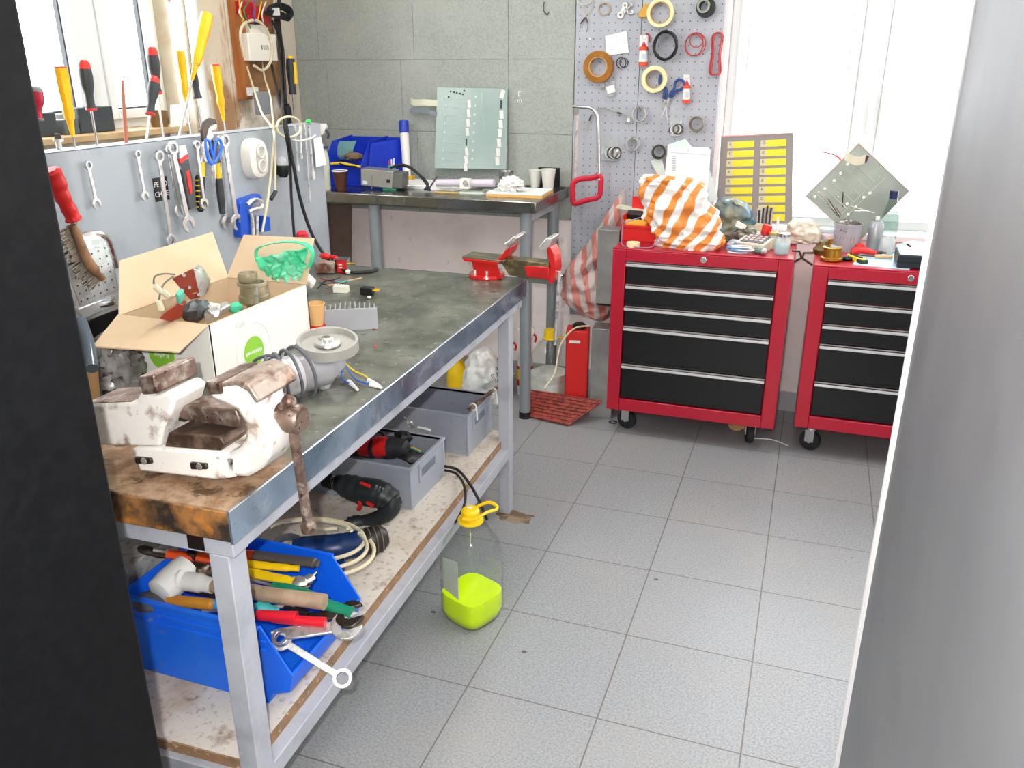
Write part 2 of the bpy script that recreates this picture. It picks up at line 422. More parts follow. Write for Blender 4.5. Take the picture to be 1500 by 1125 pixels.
# the camera's flash, just above and left of the lens
fl = bpy.data.lights.new('flash', 'POINT'); fl.energy = 50; fl.shadow_soft_size = .012; fl.color = (1, .98, .96)
fo = bpy.data.objects.new('flash', fl); COL.objects.link(fo); fo.location = Vector((0, 0, CH)) - _r*.05 + _u*.045 - _f*.0
scn.view_settings.view_transform = 'Standard'; scn.view_settings.look = 'None'; scn.view_settings.gamma = 1
scn.view_settings.use_curve_mapping = False; scn.view_settings.exposure = .83
# ---------------------------------------------------------------- cabinets that frame the view
m_blackcab = M('black painted steel', '#060709', .6, spec=.2, var=[('#0d0e10', 60, .4, .6)])
t = thing('storage_cabinet', 'black steel cabinet side at the left edge of the picture', 'cabinet', (-1.07, .25, 0))
MB().bx(-.3, .3, -.45, .45, .0, 1.95).build('carcass', m_blackcab, t, bevel=.004)
t = thing('steel_cabinet', 'satin grey steel cabinet at the right with a painted highlight on its front edge', 'cabinet', (.50, .45, 0))
m_satin = M('satin steel sheet', '#808286', .46, .75, var=[('#9a9a9c', 1.2, .3, .7)], rvar=(3, .46, .54))
MB().bx(-.355, .3, -.6, .69, 0, 1.95).build('carcass', m_satin, t, bevel=.003)
fe = MB(); fe.bx(-.358, -.33, .69, .702, 0, 1.95); fe.cyl((-.355, .700, 0), (-.355, .700, 1.95), .006, n=10)
fe.build('highlight_strip', M('cabinet edge highlight', '#e8e8e8', .3, .3), t)  # pale strip stands in for the highlight on the rounded sheet edge

# ---------------------------------------------------------------- workbench
BX0, BX1, BY0, BY1, BZ = -1.592, -.79, .927, 2.53, .812
def mat_top():
    m = M('worn bench sheet', '#777a70', .4, .75); N = m.node_tree.nodes; L = m.node_tree.links; b = N['Principled BSDF']
    tc = N.new('ShaderNodeTexCoord')
    def noi(sc, det=6, vec=None):
        n = N.new('ShaderNodeTexNoise'); n.inputs['Scale'].default_value = sc; n.inputs['Detail'].default_value = det; n.inputs['Roughness'].default_value = .65
        L.new(tc.outputs['Object'], n.inputs['Vector']); return n.outputs['Fac']
    def rg(f, lo, hi, o0=0, o1=1):
        r = N.new('ShaderNodeMapRange'); r.inputs[1].default_value = lo; r.inputs[2].default_value = hi; r.inputs[3].default_value = o0; r.inputs[4].default_value = o1; L.new(f, r.inputs[0]); return r.outputs[0]
    def mix(fac, a, c):
        mx = N.new('ShaderNodeMix'); mx.data_type = 'RGBA'; L.new(fac, mx.inputs[0])
        if isinstance(a, str): mx.inputs[6].default_value = lin(a)
        else: L.new(a, mx.inputs[6])
        mx.inputs[7].default_value = lin(c); return mx.outputs[2]
    sp = N.new('ShaderNodeSeparateXYZ'); L.new(tc.outputs['Object'], sp.inputs[0])
    c = mix(rg(noi(7), .38, .66), '#6e7168', '#9b9d92')
    c = mix(rg(noi(60), .62, .7), c, '#c9c9c0')
    c = mix(rg(noi(22), .6, .72), c, '#565548')
    ad = N.new('ShaderNodeMath'); ad.operation = 'MULTIPLY_ADD'; L.new(noi(9), ad.inputs[0]); ad.inputs[1].default_value = .25; L.new(sp.outputs[1], ad.inputs[2])
    rust = rg(ad.outputs[0], 1.27, 1.2)
    rc = mix(rg(noi(40), .4, .6), '#8a6a4e', '#b09478')
    mx = N.new('ShaderNodeMix'); mx.data_type = 'RGBA'; L.new(rust, mx.inputs[0]); L.new(c, mx.inputs[6]); L.new(rc, mx.inputs[7])
    rc2 = mix(rg(noi(14), .55, .6), mx.outputs[2], '#5c4634')
    mx2 = N.new('ShaderNodeMix'); mx2.data_type = 'RGBA'; L.new(rust, mx2.inputs[0]); L.new(mx.outputs[2], mx2.inputs[6]); L.new(rc2, mx2.inputs[7])
    L.new(mx2.outputs[2], b.inputs['Base Color'])
    L.new(rg(rust, 0, 1, .75, .1), b.inputs['Metallic']); L.new(rg(noi(12), .3, .7, .28, .55), b.inputs['Roughness'])
    return m
t = thing('workbench', 'long workbench with worn steel top, grey frame and lower shelf', 'workbench', (0, 0, 0))
wb_root = t
MB().bx(BX0, BX1-.003, BY0+.002, BY1, BZ-.003, BZ).build('top_sheet', mat_top(), t)
m_end = M('burnt wooden end', '#9a6a38', .7, var=[('#2c241c', 9, .42, .56), ('#c07828', 22, .55, .7), ('#5a4630', 50, .5, .7)])
MB().bx(BX0, BX1-.004, BY0, BY1-.004, BZ-.056, BZ-.003).build('wooden_core', m_end, t, bevel=.002)
m_edge = M('bench edging steel', '#9fb2c6', .2, .75, var=[('#6f8498', 5, .45, .65), ('#c0cad2', 18, .58, .7)], rvar=(9, .12, .34))  # blue sheen of reflected light is put into the steel colour
MB().bx(BX1-.004, BX1, BY0-.001, BY1, BZ-.058, BZ+.001).bx(BX0, BX1, BY1-.004, BY1, BZ-.058, BZ+.001).build('steel_edging', m_edge, t)
m_shine = M('bench edge glint', '#e8eaec', .2, 1)
f = MB(); z1 = BZ-.058; z0 = z1-.035
f.bx(BX0+.01, BX1-.012, BY0+.012, BY0+.052, z0, z1); f.bx(BX0+.01, BX1-.012, BY1-.05, BY1-.012, z0, z1)
f.bx(BX1-.052, BX1-.014, BY0+.052, BY1-.05, z0, z1); f.bx(BX0+.01, BX0+.05, BY0+.052, BY1-.05, z0, z1)
f.build('top_frame', m_grey, t, bevel=.002)
MB().bx(BX1-.098, BX1-.066, BY0+.0115, BY0+.0125, z0+.004, z1-.004).build('tube_end', m_dark, t)
SZ = .272
for x in (BX0+.01, BX1-.061):
    for y in (BY0+.012, BY1-.118): MB().bx(x, x+.038, y, y+.046, 0, z0).build('leg', m_grey, t, bevel=.002)
f = MB()
f.bx(BX0+.056, BX1-.06, BY0+.012, BY0+.05, SZ-.06, SZ-.022); f.bx(BX0+.056, BX1-.06, BY1-.05, BY1-.012, SZ-.06, SZ-.022)
f.bx(BX1-.061, BX1-.024, BY0+.058, BY1-.062, SZ-.06, SZ-.022); f.bx(BX0+.012, BX0+.05, BY0+.058, BY1-.062, SZ-.06, SZ-.022)
f.build('shelf_frame', m_grey, t, bevel=.002)
m_shelf = M('paint-flecked shelf board', '#cfc8bc', .75, var=[('#a88f70', 5, .5, .75), ('#7a5c42', 16, .6, .72, None, .7), ('#6a5a4c', 70, .56, .7, None, .6)])
MB().bx(BX0+.02, BX1-.056, BY0+.03, BY1-.03, SZ-.022, SZ).build('shelf_board', m_shelf, t, bevel=.001)
MB().bx(BX1-.056, BX1-.052, BY0+.06, BY1-.064, SZ-.022, SZ).bx(BX0+.056, BX1-.06, BY0+.026, BY0+.03, SZ-.022, SZ).build('shelf_edge', M('raw board edge', '#9c7a58', .8, var=[('#7a6450', 30, .4, .7), ('#c8b8a0', 70, .6, .7)]), t)
MB().bx(BX0+.1, -1.2, BY0+.05, BY0+.6, 0.001, .055).build('green_base', M('green painted steel', '#1e5c3c', .5), None)
o = bpy.data.objects['green_base']; o.name = 'floor_plinth'; tag(o, 'dark green painted plinth on the floor under the workbench', 'plinth')

MB().cyl((BX1-.001, BY0, BZ-.0005), (BX1-.001, BY1, BZ-.0005), .0018, n=8).build('edge_glint', m_shine, wb_root)  # thin bright rod added as the highlight the bench edge catches
BENCH_R = R(1.9); pv = Vector((BX1, BY0, 0)); wb_root.rotation_euler = (0, 0, BENCH_R); wb_root.location = pv-Matrix.Rotation(BENCH_R, 3, 'Z') @ pv
# ---------------------------------------------------------------- tool panel behind the bench
PX = -1.655; PY0, PY1, PZ0, PZ1 = .95, 2.67, BZ-.01, 1.272
m_panel = M('grey panel paint', '#a3abb2', .45, var=[('#8f989e', 6, .5, .7), ('#70767a', 80, .7, .74)])
t = thing('tool_board', 'grey sheet steel tool panel standing behind the workbench', 'panel', (PX, 0, 0))
MB().bx(-.004, 0, PY0, PY1, .40, PZ1).bx(-.07, 0, PY0, PY1, PZ1-.003, PZ1).bx(-.07, -.066, PY0, PY1, PZ1-.03, PZ1-.003).bx(-.045, -.004, PY1-.004, PY1, .40, PZ1-.003).bx(-.045, -.004, PY0, PY0+.004, .0, PZ1-.003).build('sheet', m_panel, t, bevel=.001)
for y in (PY0+.01, PY1-.05): MB().bx(-.04, -.006, y, y+.034, 0, PZ1-.004).build('post', m_grey, t)

# ---------------------------------------------------------------- rear steel table
t = thing('steel_table', 'stainless steel table on round grey legs against the back wall', 'table', (0, 0, 0))
TX0, TX1, TY0, TY1, TZ = -2.32, -1.03, 3.2, 3.70, .952
MB().bx(TX0, TX1, TY0, TY1, TZ-.045, TZ).build('tabletop', M('stainless top', '#96968f', .24, 1, var=[('#85857f', 12, .4, .7)], rvar=(8, .16, .34)), t, bevel=.004)
for x, y in ((-1.088, 3.25), (-1.78, 3.25), (-1.082, 3.62), (-2.27, 3.62)):
    l = MB().cyl((x, y, .03), (x, y, TZ-.045), .0255, n=24).build('leg', M('grey tube paint', '#8b9498', .35, .3), t)
    MB().cyl((x, y, 0), (x, y, .03), .027, n=24).build('foot', m_black, l)
MB().bx(-1.08, -1.085+.01, 3.28, 3.6, TZ-.09, TZ-.046).build('bracket', m_grey, t)
# pegboard
m_peg = M('pegboard paint', '#a9adb6', .5, var=[('#9a9ea6', 5, .4, .7)])
N = m_peg.node_tree.nodes; L = m_peg.node_tree.links
tc = N.new('ShaderNodeTexCoord'); vm = N.new('ShaderNodeVectorMath'); vm.operation = 'DIVIDE'; L.new(tc.outputs['Object'], vm.inputs[0]); vm.inputs[1].default_value = (.0305, 1, .0305)
vf = N.new('ShaderNodeVectorMath'); vf.operation = 'FRACTION'; L.new(vm.outputs[0], vf.inputs[0])
vs_ = N.new('ShaderNodeVectorMath'); vs_.operation = 'MULTIPLY_ADD'; L.new(vf.outputs[0], vs_.inputs[0]); vs_.inputs[1].default_value = (1, 0, 1); vs_.inputs[2].default_value = (-.5, 0, -.5)
ln = N.new('ShaderNodeVectorMath'); ln.operation = 'LENGTH'; L.new(vs_.outputs[0], ln.inputs[0])
lt = N.new('ShaderNodeMath'); lt.operation = 'LESS_THAN'; L.new(ln.outputs['Value'], lt.inputs[0]); lt.inputs[1].default_value = .085
mx = N.new('ShaderNodeMix'); mx.data_type = 'RGBA'; bs = N['Principled BSDF'].inputs['Base Color']; L.new(bs.links[0].from_socket, mx.inputs[6]); mx.inputs[7].default_value = lin('#4a4c52')
L.new(lt.outputs[0], mx.inputs[0]); L.new(mx.outputs[2], bs)
t = thing('pegboard', 'tall grey perforated pegboard between the board lining and window', 'pegboard', (-1.017, YB-.024, .36))
MB().bx(0, .275, 0, .023, 0, 1.84).build('panel', m_peg, t, bevel=.001); MB().bx(.277, .607, 0, .023, 0, 1.84).build('panel', m_peg, t, bevel=.001)
PEG = YB-.024

# ---------------------------------------------------------------- roller cabinets
m_drawer = M('black drawer front', '#0c0d10', .33, var=[('#121316', 90, .4, .6)])
m_alu = M('aluminium rail', '#dedede', .3, .5)
def caster(t, x, y, sw):
    c = MB().box((x, y, .112), (.07, .06, .004)); c.cyl((x, y, .085), (x, y, .11), .02)
    for s_ in (-1, 1): c.box((x+s_*.019*math.cos(sw), y+s_*.019*math.sin(sw), .065), (.003, .035, .05), (0, 0, math.degrees(sw)))
    o = c.build('caster', m_chrome, t)
    d = Vector((math.cos(sw), math.sin(sw), 0)); p = Vector((x, y, .042))
    MB().lathe([(.02, -.014), (.04, -.012), (.042, 0), (.04, .012), (.02, .014)], p, d, 24).build('wheel', m_blackm, o)
    MB().cyl(p-d*.02, p+d*.02, .008).build('axle', m_chrome, o)
def roller(x0, x1, yf, z0, z1, label, rz=0, hs=(.0, .155, .31, .455, .735), lockx=.5):
    W = x1-x0; D = .42; H = z1-z0
    t = thing('roller_cabinet', label, 'tool cabinet', (x0, yf, 0), (0, 0, rz))
    b = MB(); e = .052; zt = z1-.05; zb = z0+.052
    b.bx(0, e, 0, D, z0, z1-.006); b.bx(W-e, W, 0, D, z0, z1-.006); b.bx(e, W-e, 0, D, z0, zb); b.bx(e, W-e, 0, D, zt, z1-.006); b.bx(e, W-e, .03, D, zb, zt)
    b.build('body', m_red, t, bevel=.003)
    top = MB(); top.bx(0, W, 0, D, z1-.006, z1); 
    top.build('top_tray', m_red, t, bevel=.003)
    tops = [zt-.004-(zt-zb-.004)*h_ for h_ in hs]+[zb]
    for i in range(len(hs)):
        a, c = tops[i], tops[i+1]
        d = MB().bx(e+.004, W-e-.004, .004, .03, c+.005, a-.016).bx(e+.004, W-e-.004, .009, .03, a-.016, a-.002).build('drawer', m_drawer, t, bevel=.002)
        r = MB().bx(e+.004, W-e-.004, -.010, -.007, a-.013, a).bx(e+.004, W-e-.004, -.010, .009, a-.003, a).bx(e+.004, W-e-.004, -.004, .009, a-.016, a-.013).build('rail_handle', m_alu, d)
        MB().bx(e+.01, W-e-.01, .0015, .004, c+.014, c+.017).build('crease', m_drawer, d)
    lk = MB().lathe([(.011, 0), (.011, .004), (.009, .006), (.004, .006), (.004, .004), (0, .004)], (W*lockx, 0, (zt+z1)/2), (0, -1, 0), 20).build('lock', m_chrome, t)
    for x, y, s_ in ((.07, .10, 1.3), (W-.095, .12, .25), (.075, D-.06, .2), (W-.075, D-.06, -.3)): caster(t, x, y, s_)
    return t
roller(-.708, -.035, 3.185, .118, .797, 'red tool cabinet with five black drawers beside the pegboard', lockx=.52)
roller(.037, .71, 3.215, .13, .777, 'red tool cabinet half hidden by the grey cabinet on the right', lockx=.487)
# ---------------------------------------------------------------- small makers
def rod(name, label, cat, a, b, parts, group=None, n=16):
    """tool on an axis from a to b; parts = (name, profile of (radius, fraction of length), material)"""
    a = Vector(a); b = Vector(b); L_ = (b-a).length; x, y, z = frame(b-a)
    m = Matrix((x, y, z)).transposed()
    t = thing(name, label, cat, a, m, group)
    for p in parts:
        MB().lathe([(r_, h*L_) for r_, h in p[1]], (0, 0, 0), (0, 0, 1), p[3] if len(p) > 3 else n).build(p[0], p[2], t)
    return t
m_ypl = M('amber handle', '#f2b404', .3, var=[('#ffd030', 12, .4, .7)], trans=.15)
m_redcap = M('red handle end', '#e03024', .35)
m_grip = M('dark grip', '#33383c', .55)
m_shaft = M('plated shaft', '#c8c8c8', .25, 1)
LX = PX-.034
def yellow_driver(label, base, fer, sho, top, r=.014, x=LX, capm=None):
    a, f_, s_, b = [at(*p, x=x) for p in (base, fer, sho, top)]
    a = a - (b-a).normalized()*.06
    L_ = (b-a).length; hf = (f_-a).length/L_; hs = (s_-a).length/L_
    t = rod('screwdriver', label, 'screwdriver', a, b, [('shaft', [(.003, 0), (.003, hf)], m_shaft, 10),
        ('ferrule', [(.0045, hf), (.009, hs-.01)], m_ypl), ('handle', [(.0115, hs-.012), (.0118, hs), (r*.86, hs+.1*(1-hs)), (r*.8, hs+.25*(1-hs)), (r, hs+.55*(1-hs)), (r*1.04, hs+.8*(1-hs)), (r*.95, .99)], m_ypl, 8)],
        'amber handled screwdrivers')
    if capm: MB().lathe([(r*.97, (b-a).length*.985), (r*.85, (b-a).length)], n=12).build('end_cap', capm, t)
    return t
def grip_driver(label, base, hb, top, r=.0155, x=LX, cm=m_redcap, gm=m_grip, shaft=True, grp='black and red screwdrivers'):
    a, h_, b = [at(*p, x=x) for p in (base, hb, top)]
    a = a - (b-a).normalized()*.06
    L_ = (b-a).length; q = (h_-a).length/L_; w_ = 1-q
    pr = [(.0105, q), (.013, q+.03*w_), (.010, q+.12*w_), (.0095, q+.3*w_), (r*.95, q+.52*w_), (r, q+.68*w_), (r*.9, q+.84*w_)]
    return rod('screwdriver', label, 'screwdriver', a, b, [('shaft', [(.0032, 0), (.0032, q)], m_shaft, 10), ('collar', [(.0108, q-.001), (.0132, q+.02*w_), (.0128, q+.05*w_)], cm),
        ('handle', pr, gm), ('end_cap', [(r*.905, q+.835*w_), (r*.86, q+.93*w_), (r*.5, 1)], cm)], grp)
grip_driver('dark red screwdriver with grey end, nearest the black cabinet', (58, 238), (53, 176), (53, 127), cm=M('grey end', '#8c8c8c', .5), gm=M('dark red grip', '#b01030', .4))
yellow_driver('amber screwdriver with red end cap, leftmost amber one on the panel', (112, 225), (107, 200), (102, 173), (87, 97), capm=m_redcap, r=.0155)
grip_driver('black and red screwdriver standing alone before the left window pane', (144, 222), (135, 162), (122, 88))
a, b = at(183, 216, x=LX), at(179, 117, x=LX); a.z -= .05
rod('wooden_stick', 'thin reddish wooden stick standing in the panel lip', 'stick', a, b, [('rod', [(.0055, 0), (.0045, .9), (.0035, 1)], M('reddish wood', '#b06a54', .6))])
grip_driver('taller of the two overlapping black and red screwdrivers', (240, 206), (233, 138), (222, 69))
grip_driver('shorter black and red screwdriver in front of a taller one', (214, 211), (219, 168), (227, 112), x=LX+.014, r=.0145)
yellow_driver('small amber screwdriver between the overlapping black ones and the big amber one', (279.6, 199), (273, 150), (271, 134), (263, 73), r=.0125)
yellow_driver('largest amber screwdriver, leaning right before the peeling column', (262, 201), (282, 117), (286, 91), (304, 19), r=.018, x=LX+.018)
grip_driver('small black handled screwdriver behind the largest amber one', (297, 190), (290, 144), (282, 100), x=LX-.01, cm=m_grip, r=.011)
yellow_driver('amber screwdriver with red end, right of the largest one', (330, 192), (327, 177), (323, 152), (315, 94), r=.0135, capm=m_redcap)
a, b = at(88, 232, x=LX), at(84, 196, x=LX); a.z -= .03
rod('long_bolt', 'long bolt with a wide washer standing in the panel lip', 'bolt', a, b, [('shank', [(.007, 0), (.0065, .8)], m_tool), ('washer', [(.012, .8), (.012, .87)], m_tool), ('head', [(.008, .87), (.007, 1)], m_dark, 6)])

def ffr(a, b, nrm=(1, 0, 0)):
    a = Vector(a); b = Vector(b); z = (b-a).normalized(); y = Vector(nrm); y = (y-z*y.dot(z)).normalized(); x = y.cross(z)
    return Matrix((x, y, z)).transposed(), (b-a).length
def jaw(r, ang=15, nw=.42, depth=.25, n=18):
    """outline of an open spanner end around the origin, mouth towards +z tilted by ang"""
    pts = []
    a0 = math.asin(min(.95, nw))
    for i in range(n+1):
        a = a0 + (2*PI-2*a0)*i/n; pts.append((r*math.sin(a), r*math.cos(a)))
    pts += [(-r*nw, -r*depth*.2), (-r*nw*.6, -r*depth-.12*r), (r*nw*.6, -r*depth-.12*r), (r*nw, -r*depth*.2)]
    c, s_ = math.cos(R(ang)), math.sin(R(ang))
    return [(x*c+z*s_, -x*s_+z*c) for x, z in pts]
def spanner(label, a, b, w=.012, nrm=(1, 0, 0), ends='ro', mat=None, group='combination spanners', r1=None, r2=None, name='spanner', th=.005, ext=True):
    """spanner from a to b; ends r ring, o open jaw"""
    a = Vector(a); b = Vector(b); m, L_ = ffr(a, b, nrm); mat = mat or m_tool
    t = thing(name, label, 'spanner', a, m, group)
    r1 = r1 or w*1.0; r2 = r2 or w*1.15; q = MB()
    q.ext([Vector((-w*.40, -th/2, r1*.8)), Vector((w*.40, -th/2, r1*.8)), Vector((w*.46, -th/2, L_-r2*.7)), Vector((-w*.46, -th/2, L_-r2*.7))], (0, th, 0))
    q.build('shank', mat, t, bevel=.0012)
    for e, z, rr, sg in ((ends[0], 0, r1, -1), (ends[1], L_, r2, 1)):
        if e == 'r': MB().ring((0, 0, z), (0, 1, 0), rr, rr*.62, th*1.7, 20).build('ring_end', mat, t, bevel=.0008)
        elif e == 'o': MB().ext([Vector((x, -th*.6, z+sg*zz)) for x, zz in jaw(rr*1.15)], (0, th*1.2, 0)).build('open_end', mat, t, bevel=.001)
    return t
HX = PX+.012
def hp(px, py, d=0): return at(px, py, x=HX+d)
spanner('small spanner hanging alone on the left part of the grey panel', hp(129, 242), hp(141, 298), .010)
spanner('small spanner hanging alone in the middle of the grey panel', hp(201, 226), hp(212, 287), .010)
spanner('long thin spanner hanging over the black sticker', hp(233, 229, .01), hp(250, 352, .0), .015, ends='rr', r1=.016)
spanner('medium spanner hanging behind the large bright one', hp(246, 219), hp(262, 309), .013)
spanner('large bright spanner hanging right of the black sticker', hp(253, 217, .014), hp(276, 328, .014), .018)
spanner('slim spanner hanging over the black and yellow tool', hp(288, 212, .018), hp(299, 298, .018), .012)
spanner('large spanner hanging just left of the wall socket', hp(329, 206, .012), hp(347, 325, .012), .019)
spanner('spanner hanging between the yellow grips and large spanner', hp(322, 206, -.004), hp(331, 326, -.004), .015)
# hooks
hk = MB()
hooks = [(72, 250), (97, 247), (122, 244), (140, 240), (160, 235), (180, 232), (200, 229), (232, 224), (250, 219), (266, 213), (288, 210), (305, 205), (328, 203)]
for p in hooks:
    q = at(*p, x=PX); hk.cyl(q, q+Vector((.035, 0, .001)), .0016, n=6)
hk.tube([at(72, 252, x=PX+.006), at(200, 230, x=PX+.006), at(330, 204, x=PX+.006)], .0015, 6, k=2)
t = bpy.data.objects['tool_board']
hk.build('hook_rail', m_shaft, t)
# black sticker and pencil ticks
q = hp(236, 277, -.0115)
t2 = thing('sticker', 'black sticker with white letters on the grey panel', 'sticker', q, Euler((R(90), 0, R(90))).to_matrix())
dd = (hp(250, 275)-hp(222, 280)).length
MB().box((0, 0, 0), (.055, .062, .0006)).build('backing', m_black, t2)
m_wtxt = M('white print', '#f0f0f0', .6)
text('PE   O', .019, m_wtxt, t2, (0, .013, .0004), (0, 0, 0)); text('CH   E', .019, m_wtxt, t2, (0, -.013, .0004), (0, 0, 0))

# folding saw with red insert
m_, L_ = ffr(hp(266, 213, .004), hp(280, 306, .004))
t = thing('folding_saw', 'flat black and grey folding saw with red insert on the panel', 'saw', hp(266, 213, .004), m_)
def fp(pts, y0, y1): return [Vector((x, y0, z)) for x, z in pts], (0, y1-y0, 0)
s_ = L_
MB().ext(*fp([(-.014, 0), (.014, 0), (.018, .3*s_), (.013, .36*s_), (-.02, .36*s_)], -.003, .003)).build('blade_head', m_tool, t, bevel=.001)
MB().ext(*fp([(-.02, .2*s_), (.013, .14*s_), (.015, .2*s_), (-.019, .27*s_)], -.004, .0045)).build('trim', m_redcap, t)
MB().ext(*fp([(-.019, .27*s_), (.014, .21*s_), (.018, .6*s_), (.014, .96*s_), (-.012, s_), (-.016, .6*s_)], -.007, .006)).build('handle', M('dark grey grip', '#4a4c50', .5), t, bevel=.002)
MB().ext(*fp([(-.006, .4*s_), (.006, .38*s_), (.008, .6*s_), (.004, .76*s_), (-.004, .76*s_), (-.007, .6*s_)], .005, .0085)).build('insert', m_redcap, t, bevel=.001)
MB().ring((0, 0, .012), (0, 1, 0), .007, .004, .008).build('eye', m_chrome, t)
# black and yellow ribbed handle
a, b = hp(294, 310, .004), hp(290, 250, .004)
t = rod('ribbed_file', 'file with ribbed black and yellow handle hanging on the panel', 'file', a, b, [('handle', [(.006, 0), (.011, .05), (.0115, .5), (.009, .85), (.006, .9)], m_black), ('blade', [(.004, .9), (.004, 1.35)], m_tool, 6)])
for i in range(6): MB().torus((0, 0, (b-a).length*(.12+.13*i)), (0, 0, 1), .0105, .0022, 16, 6).build('rib', m_yel, t)
# water pump pliers
def flat_outline(px, x): return [at(*p, x=x) for p in px]
t = thing('pump_pliers', 'black pump pliers with yellow and black grips on the panel', 'pliers', hp(304, 215))
X0 = HX+.006
MB().ext(flat_outline([(294, 205), (292, 190), (296, 178), (304, 173), (312, 175), (314, 182), (309, 180), (303, 184), (301, 192), (306, 201), (312, 214), (320, 238), (312, 240), (303, 214), (297, 209)], X0), (.010, 0, 0)).build('jaw', m_dark, t, world=True, bevel=.0015)
MB().ext(flat_outline([(314, 182), (313, 189), (306, 192), (309, 198), (303, 214), (300, 238), (291, 238), (294, 214), (299, 202), (302, 188), (309, 182)], X0+.004), (.010, 0, 0)).build('jaw', m_tool, t, world=True, bevel=.0015)
MB().tube([at(296, 236, x=X0+.006), at(296, 259, x=X0+.006)], [.0085, .0085], 10, k=1).build('grip_top', m_yel, t, world=True)
MB().tube([at(296, 259, x=X0+.006), at(296, 290, x=X0+.006), at(294, 308, x=X0+.006)], [.0085, .0085, .006], 10).build('grip', m_grip, t, world=True)
MB().tube([at(317, 239, x=X0+.006), at(320, 261, x=X0+.006)], [.009, .009], 10, k=1).build('grip_top', m_yel, t, world=True)
MB().tube([at(320, 261, x=X0+.006), at(323, 285, x=X0+.006), at(326, 313, x=X0+.006)], [.0105, .011, .009], 10).build('grip', m_grip, t, world=True)
# small blue scissors hanging over the pliers
def scissors(name, label, mt, rings, pivot, tips, pl, r=.003, base=None):
    t = thing(name, label, 'scissors', base if base else pl(*pivot))
    for rg in rings:
        MB().tube([pl(*p) for p in rg], r, 8, True, 5, flat=1.6).build('handle', mt, t, world=True)
    pv = pl(*pivot)
    for tp, bs in tips:
        e = pl(*tp); s0 = pl(*bs); n_ = (e-s0).normalized(); sd = n_.cross(Vector(pv-pv+(pl(pivot[0], pivot[1]+5)-pv)).normalized()); 
        pd = (pl(pivot[0]+5, pivot[1])-pv).normalized()
        MB().loft([s0-pd*r*1.6, s0+pd*r*1.6, e], [v+n_.cross(pd).normalized()*.0016 for v in (s0-pd*r*1.6, s0+pd*r*1.6, e)]).build('blade', m_tool, t, world=True)
    return t
sp = lambda px, py: at(px, py, x=X0+.024)
scissors('scissors', 'small scissors with bright blue handles on the grey panel', M('bright blue handle', '#1c6ae0', .35),
         [[(301, 207), (306, 207), (310, 222), (313, 235), (309, 240), (304, 230)], [(317, 206), (323, 206), (324, 218), (318, 234), (313, 238), (314, 222)]],
         (313, 243), [((310, 268), (311, 240)), ((315, 268), (314, 240))], sp, r=.003)
MB
# double wall socket on the panel
t = thing('wall_socket', 'cream oval double wall socket on the grey panel', 'socket', hp(367, 232, -.012))
c0 = hp(367, 232, -.012); 
def oval(cx, w, h, n=32, p=2.6):
    o = []
    for i in range(n):
        a = 2*PI*i/n; cs, sn = math.cos(a), math.sin(a)
        o.append(Vector((cx, w*abs(cs)**(2/p)*(1 if cs > 0 else -1), h*abs(sn)**(2/p)*(1 if sn > 0 else -1))))
    return o
MB().rings([oval(0, .047, .060), oval(.012, .048, .061), oval(.032, .045, .056), oval(.038, .036, .047)]).build('housing', m_cream, t)
MB().rings([oval(.0375, .024, .045), oval(.0405, .023, .043)]).build('face_plate', M('pale grey plastic', '#b8b8b0', .4), t)
for z in (-.021, .021):
    s0 = MB().lathe([(.019, 0), (.019, .004), (.0165, .005), (.0165, -.004), (0, -.004)], (.039, 0, z), (1, 0, 0), 24).build('outlet', m_cream, t)
    for y in (-.007, .007): MB().lathe([(.0022, 0), (.0022, .001)], (.0352, y, z), (1, 0, 0), 8).build('hole', m_black, s0)
# blue holder with clamps
t = thing('tool_holder', 'small blue plastic holder with metal clamps on the grey panel', 'holder', hp(373, 318, -.012))
X1 = PX
MB().ext([at(*p, x=X1+.028) for p in ((352, 298), (358, 291), (380, 284), (385, 290), (372, 298), (366, 306), (368, 346), (353, 348))], (-.026, 0, 0)).build('bracket', m_blue, t, world=True, bevel=.002)
MB().ext([at(*p, x=X1+.032) for p in ((386, 316), (396, 318), (397, 338), (386, 340))], (-.03, 0, 0)).build('bracket', m_blue, t, world=True, bevel=.002)
MB().tube([at(*p, x=X1+.03) for p in ((362, 300), (372, 292), (383, 296), (382, 304), (372, 306), (364, 310))], .007, 8).build('clamp', m_tool, t, world=True)
MB().tube([at(*p, x=X1+.035) for p in ((368, 312), (370, 330), (371, 350))], .0055, 8).build('spanner_pin', m_tool, t, world=True)
MB().tube([at(*p, x=X1+.035) for p in ((377, 316), (377, 350))], .005, 8, k=1).build('spanner_pin', m_tool, t, world=True)
# little lamp holder
c0 = at(414, 246, x=PX+.02)
t = thing('lamp_holder', 'clear bulb in a black socket fixed at the panel end', 'bulb holder', c0)
MB().lathe([(.012, -.030), (.018, -.02), (.021, .0), (.021, .006), (.018, .008)], n=20).build('socket', m_black, t)
MB().lathe([(.014, .006), (.017, .016), (.015, .028), (.007, .036), (0, .038)], n=20).build('bulb', clear('clear bulb', '#ffffff', .7), t)
MB().bx(-.02, -.012, -.012, .012, -.02, .004).build('mount', m_black, t)
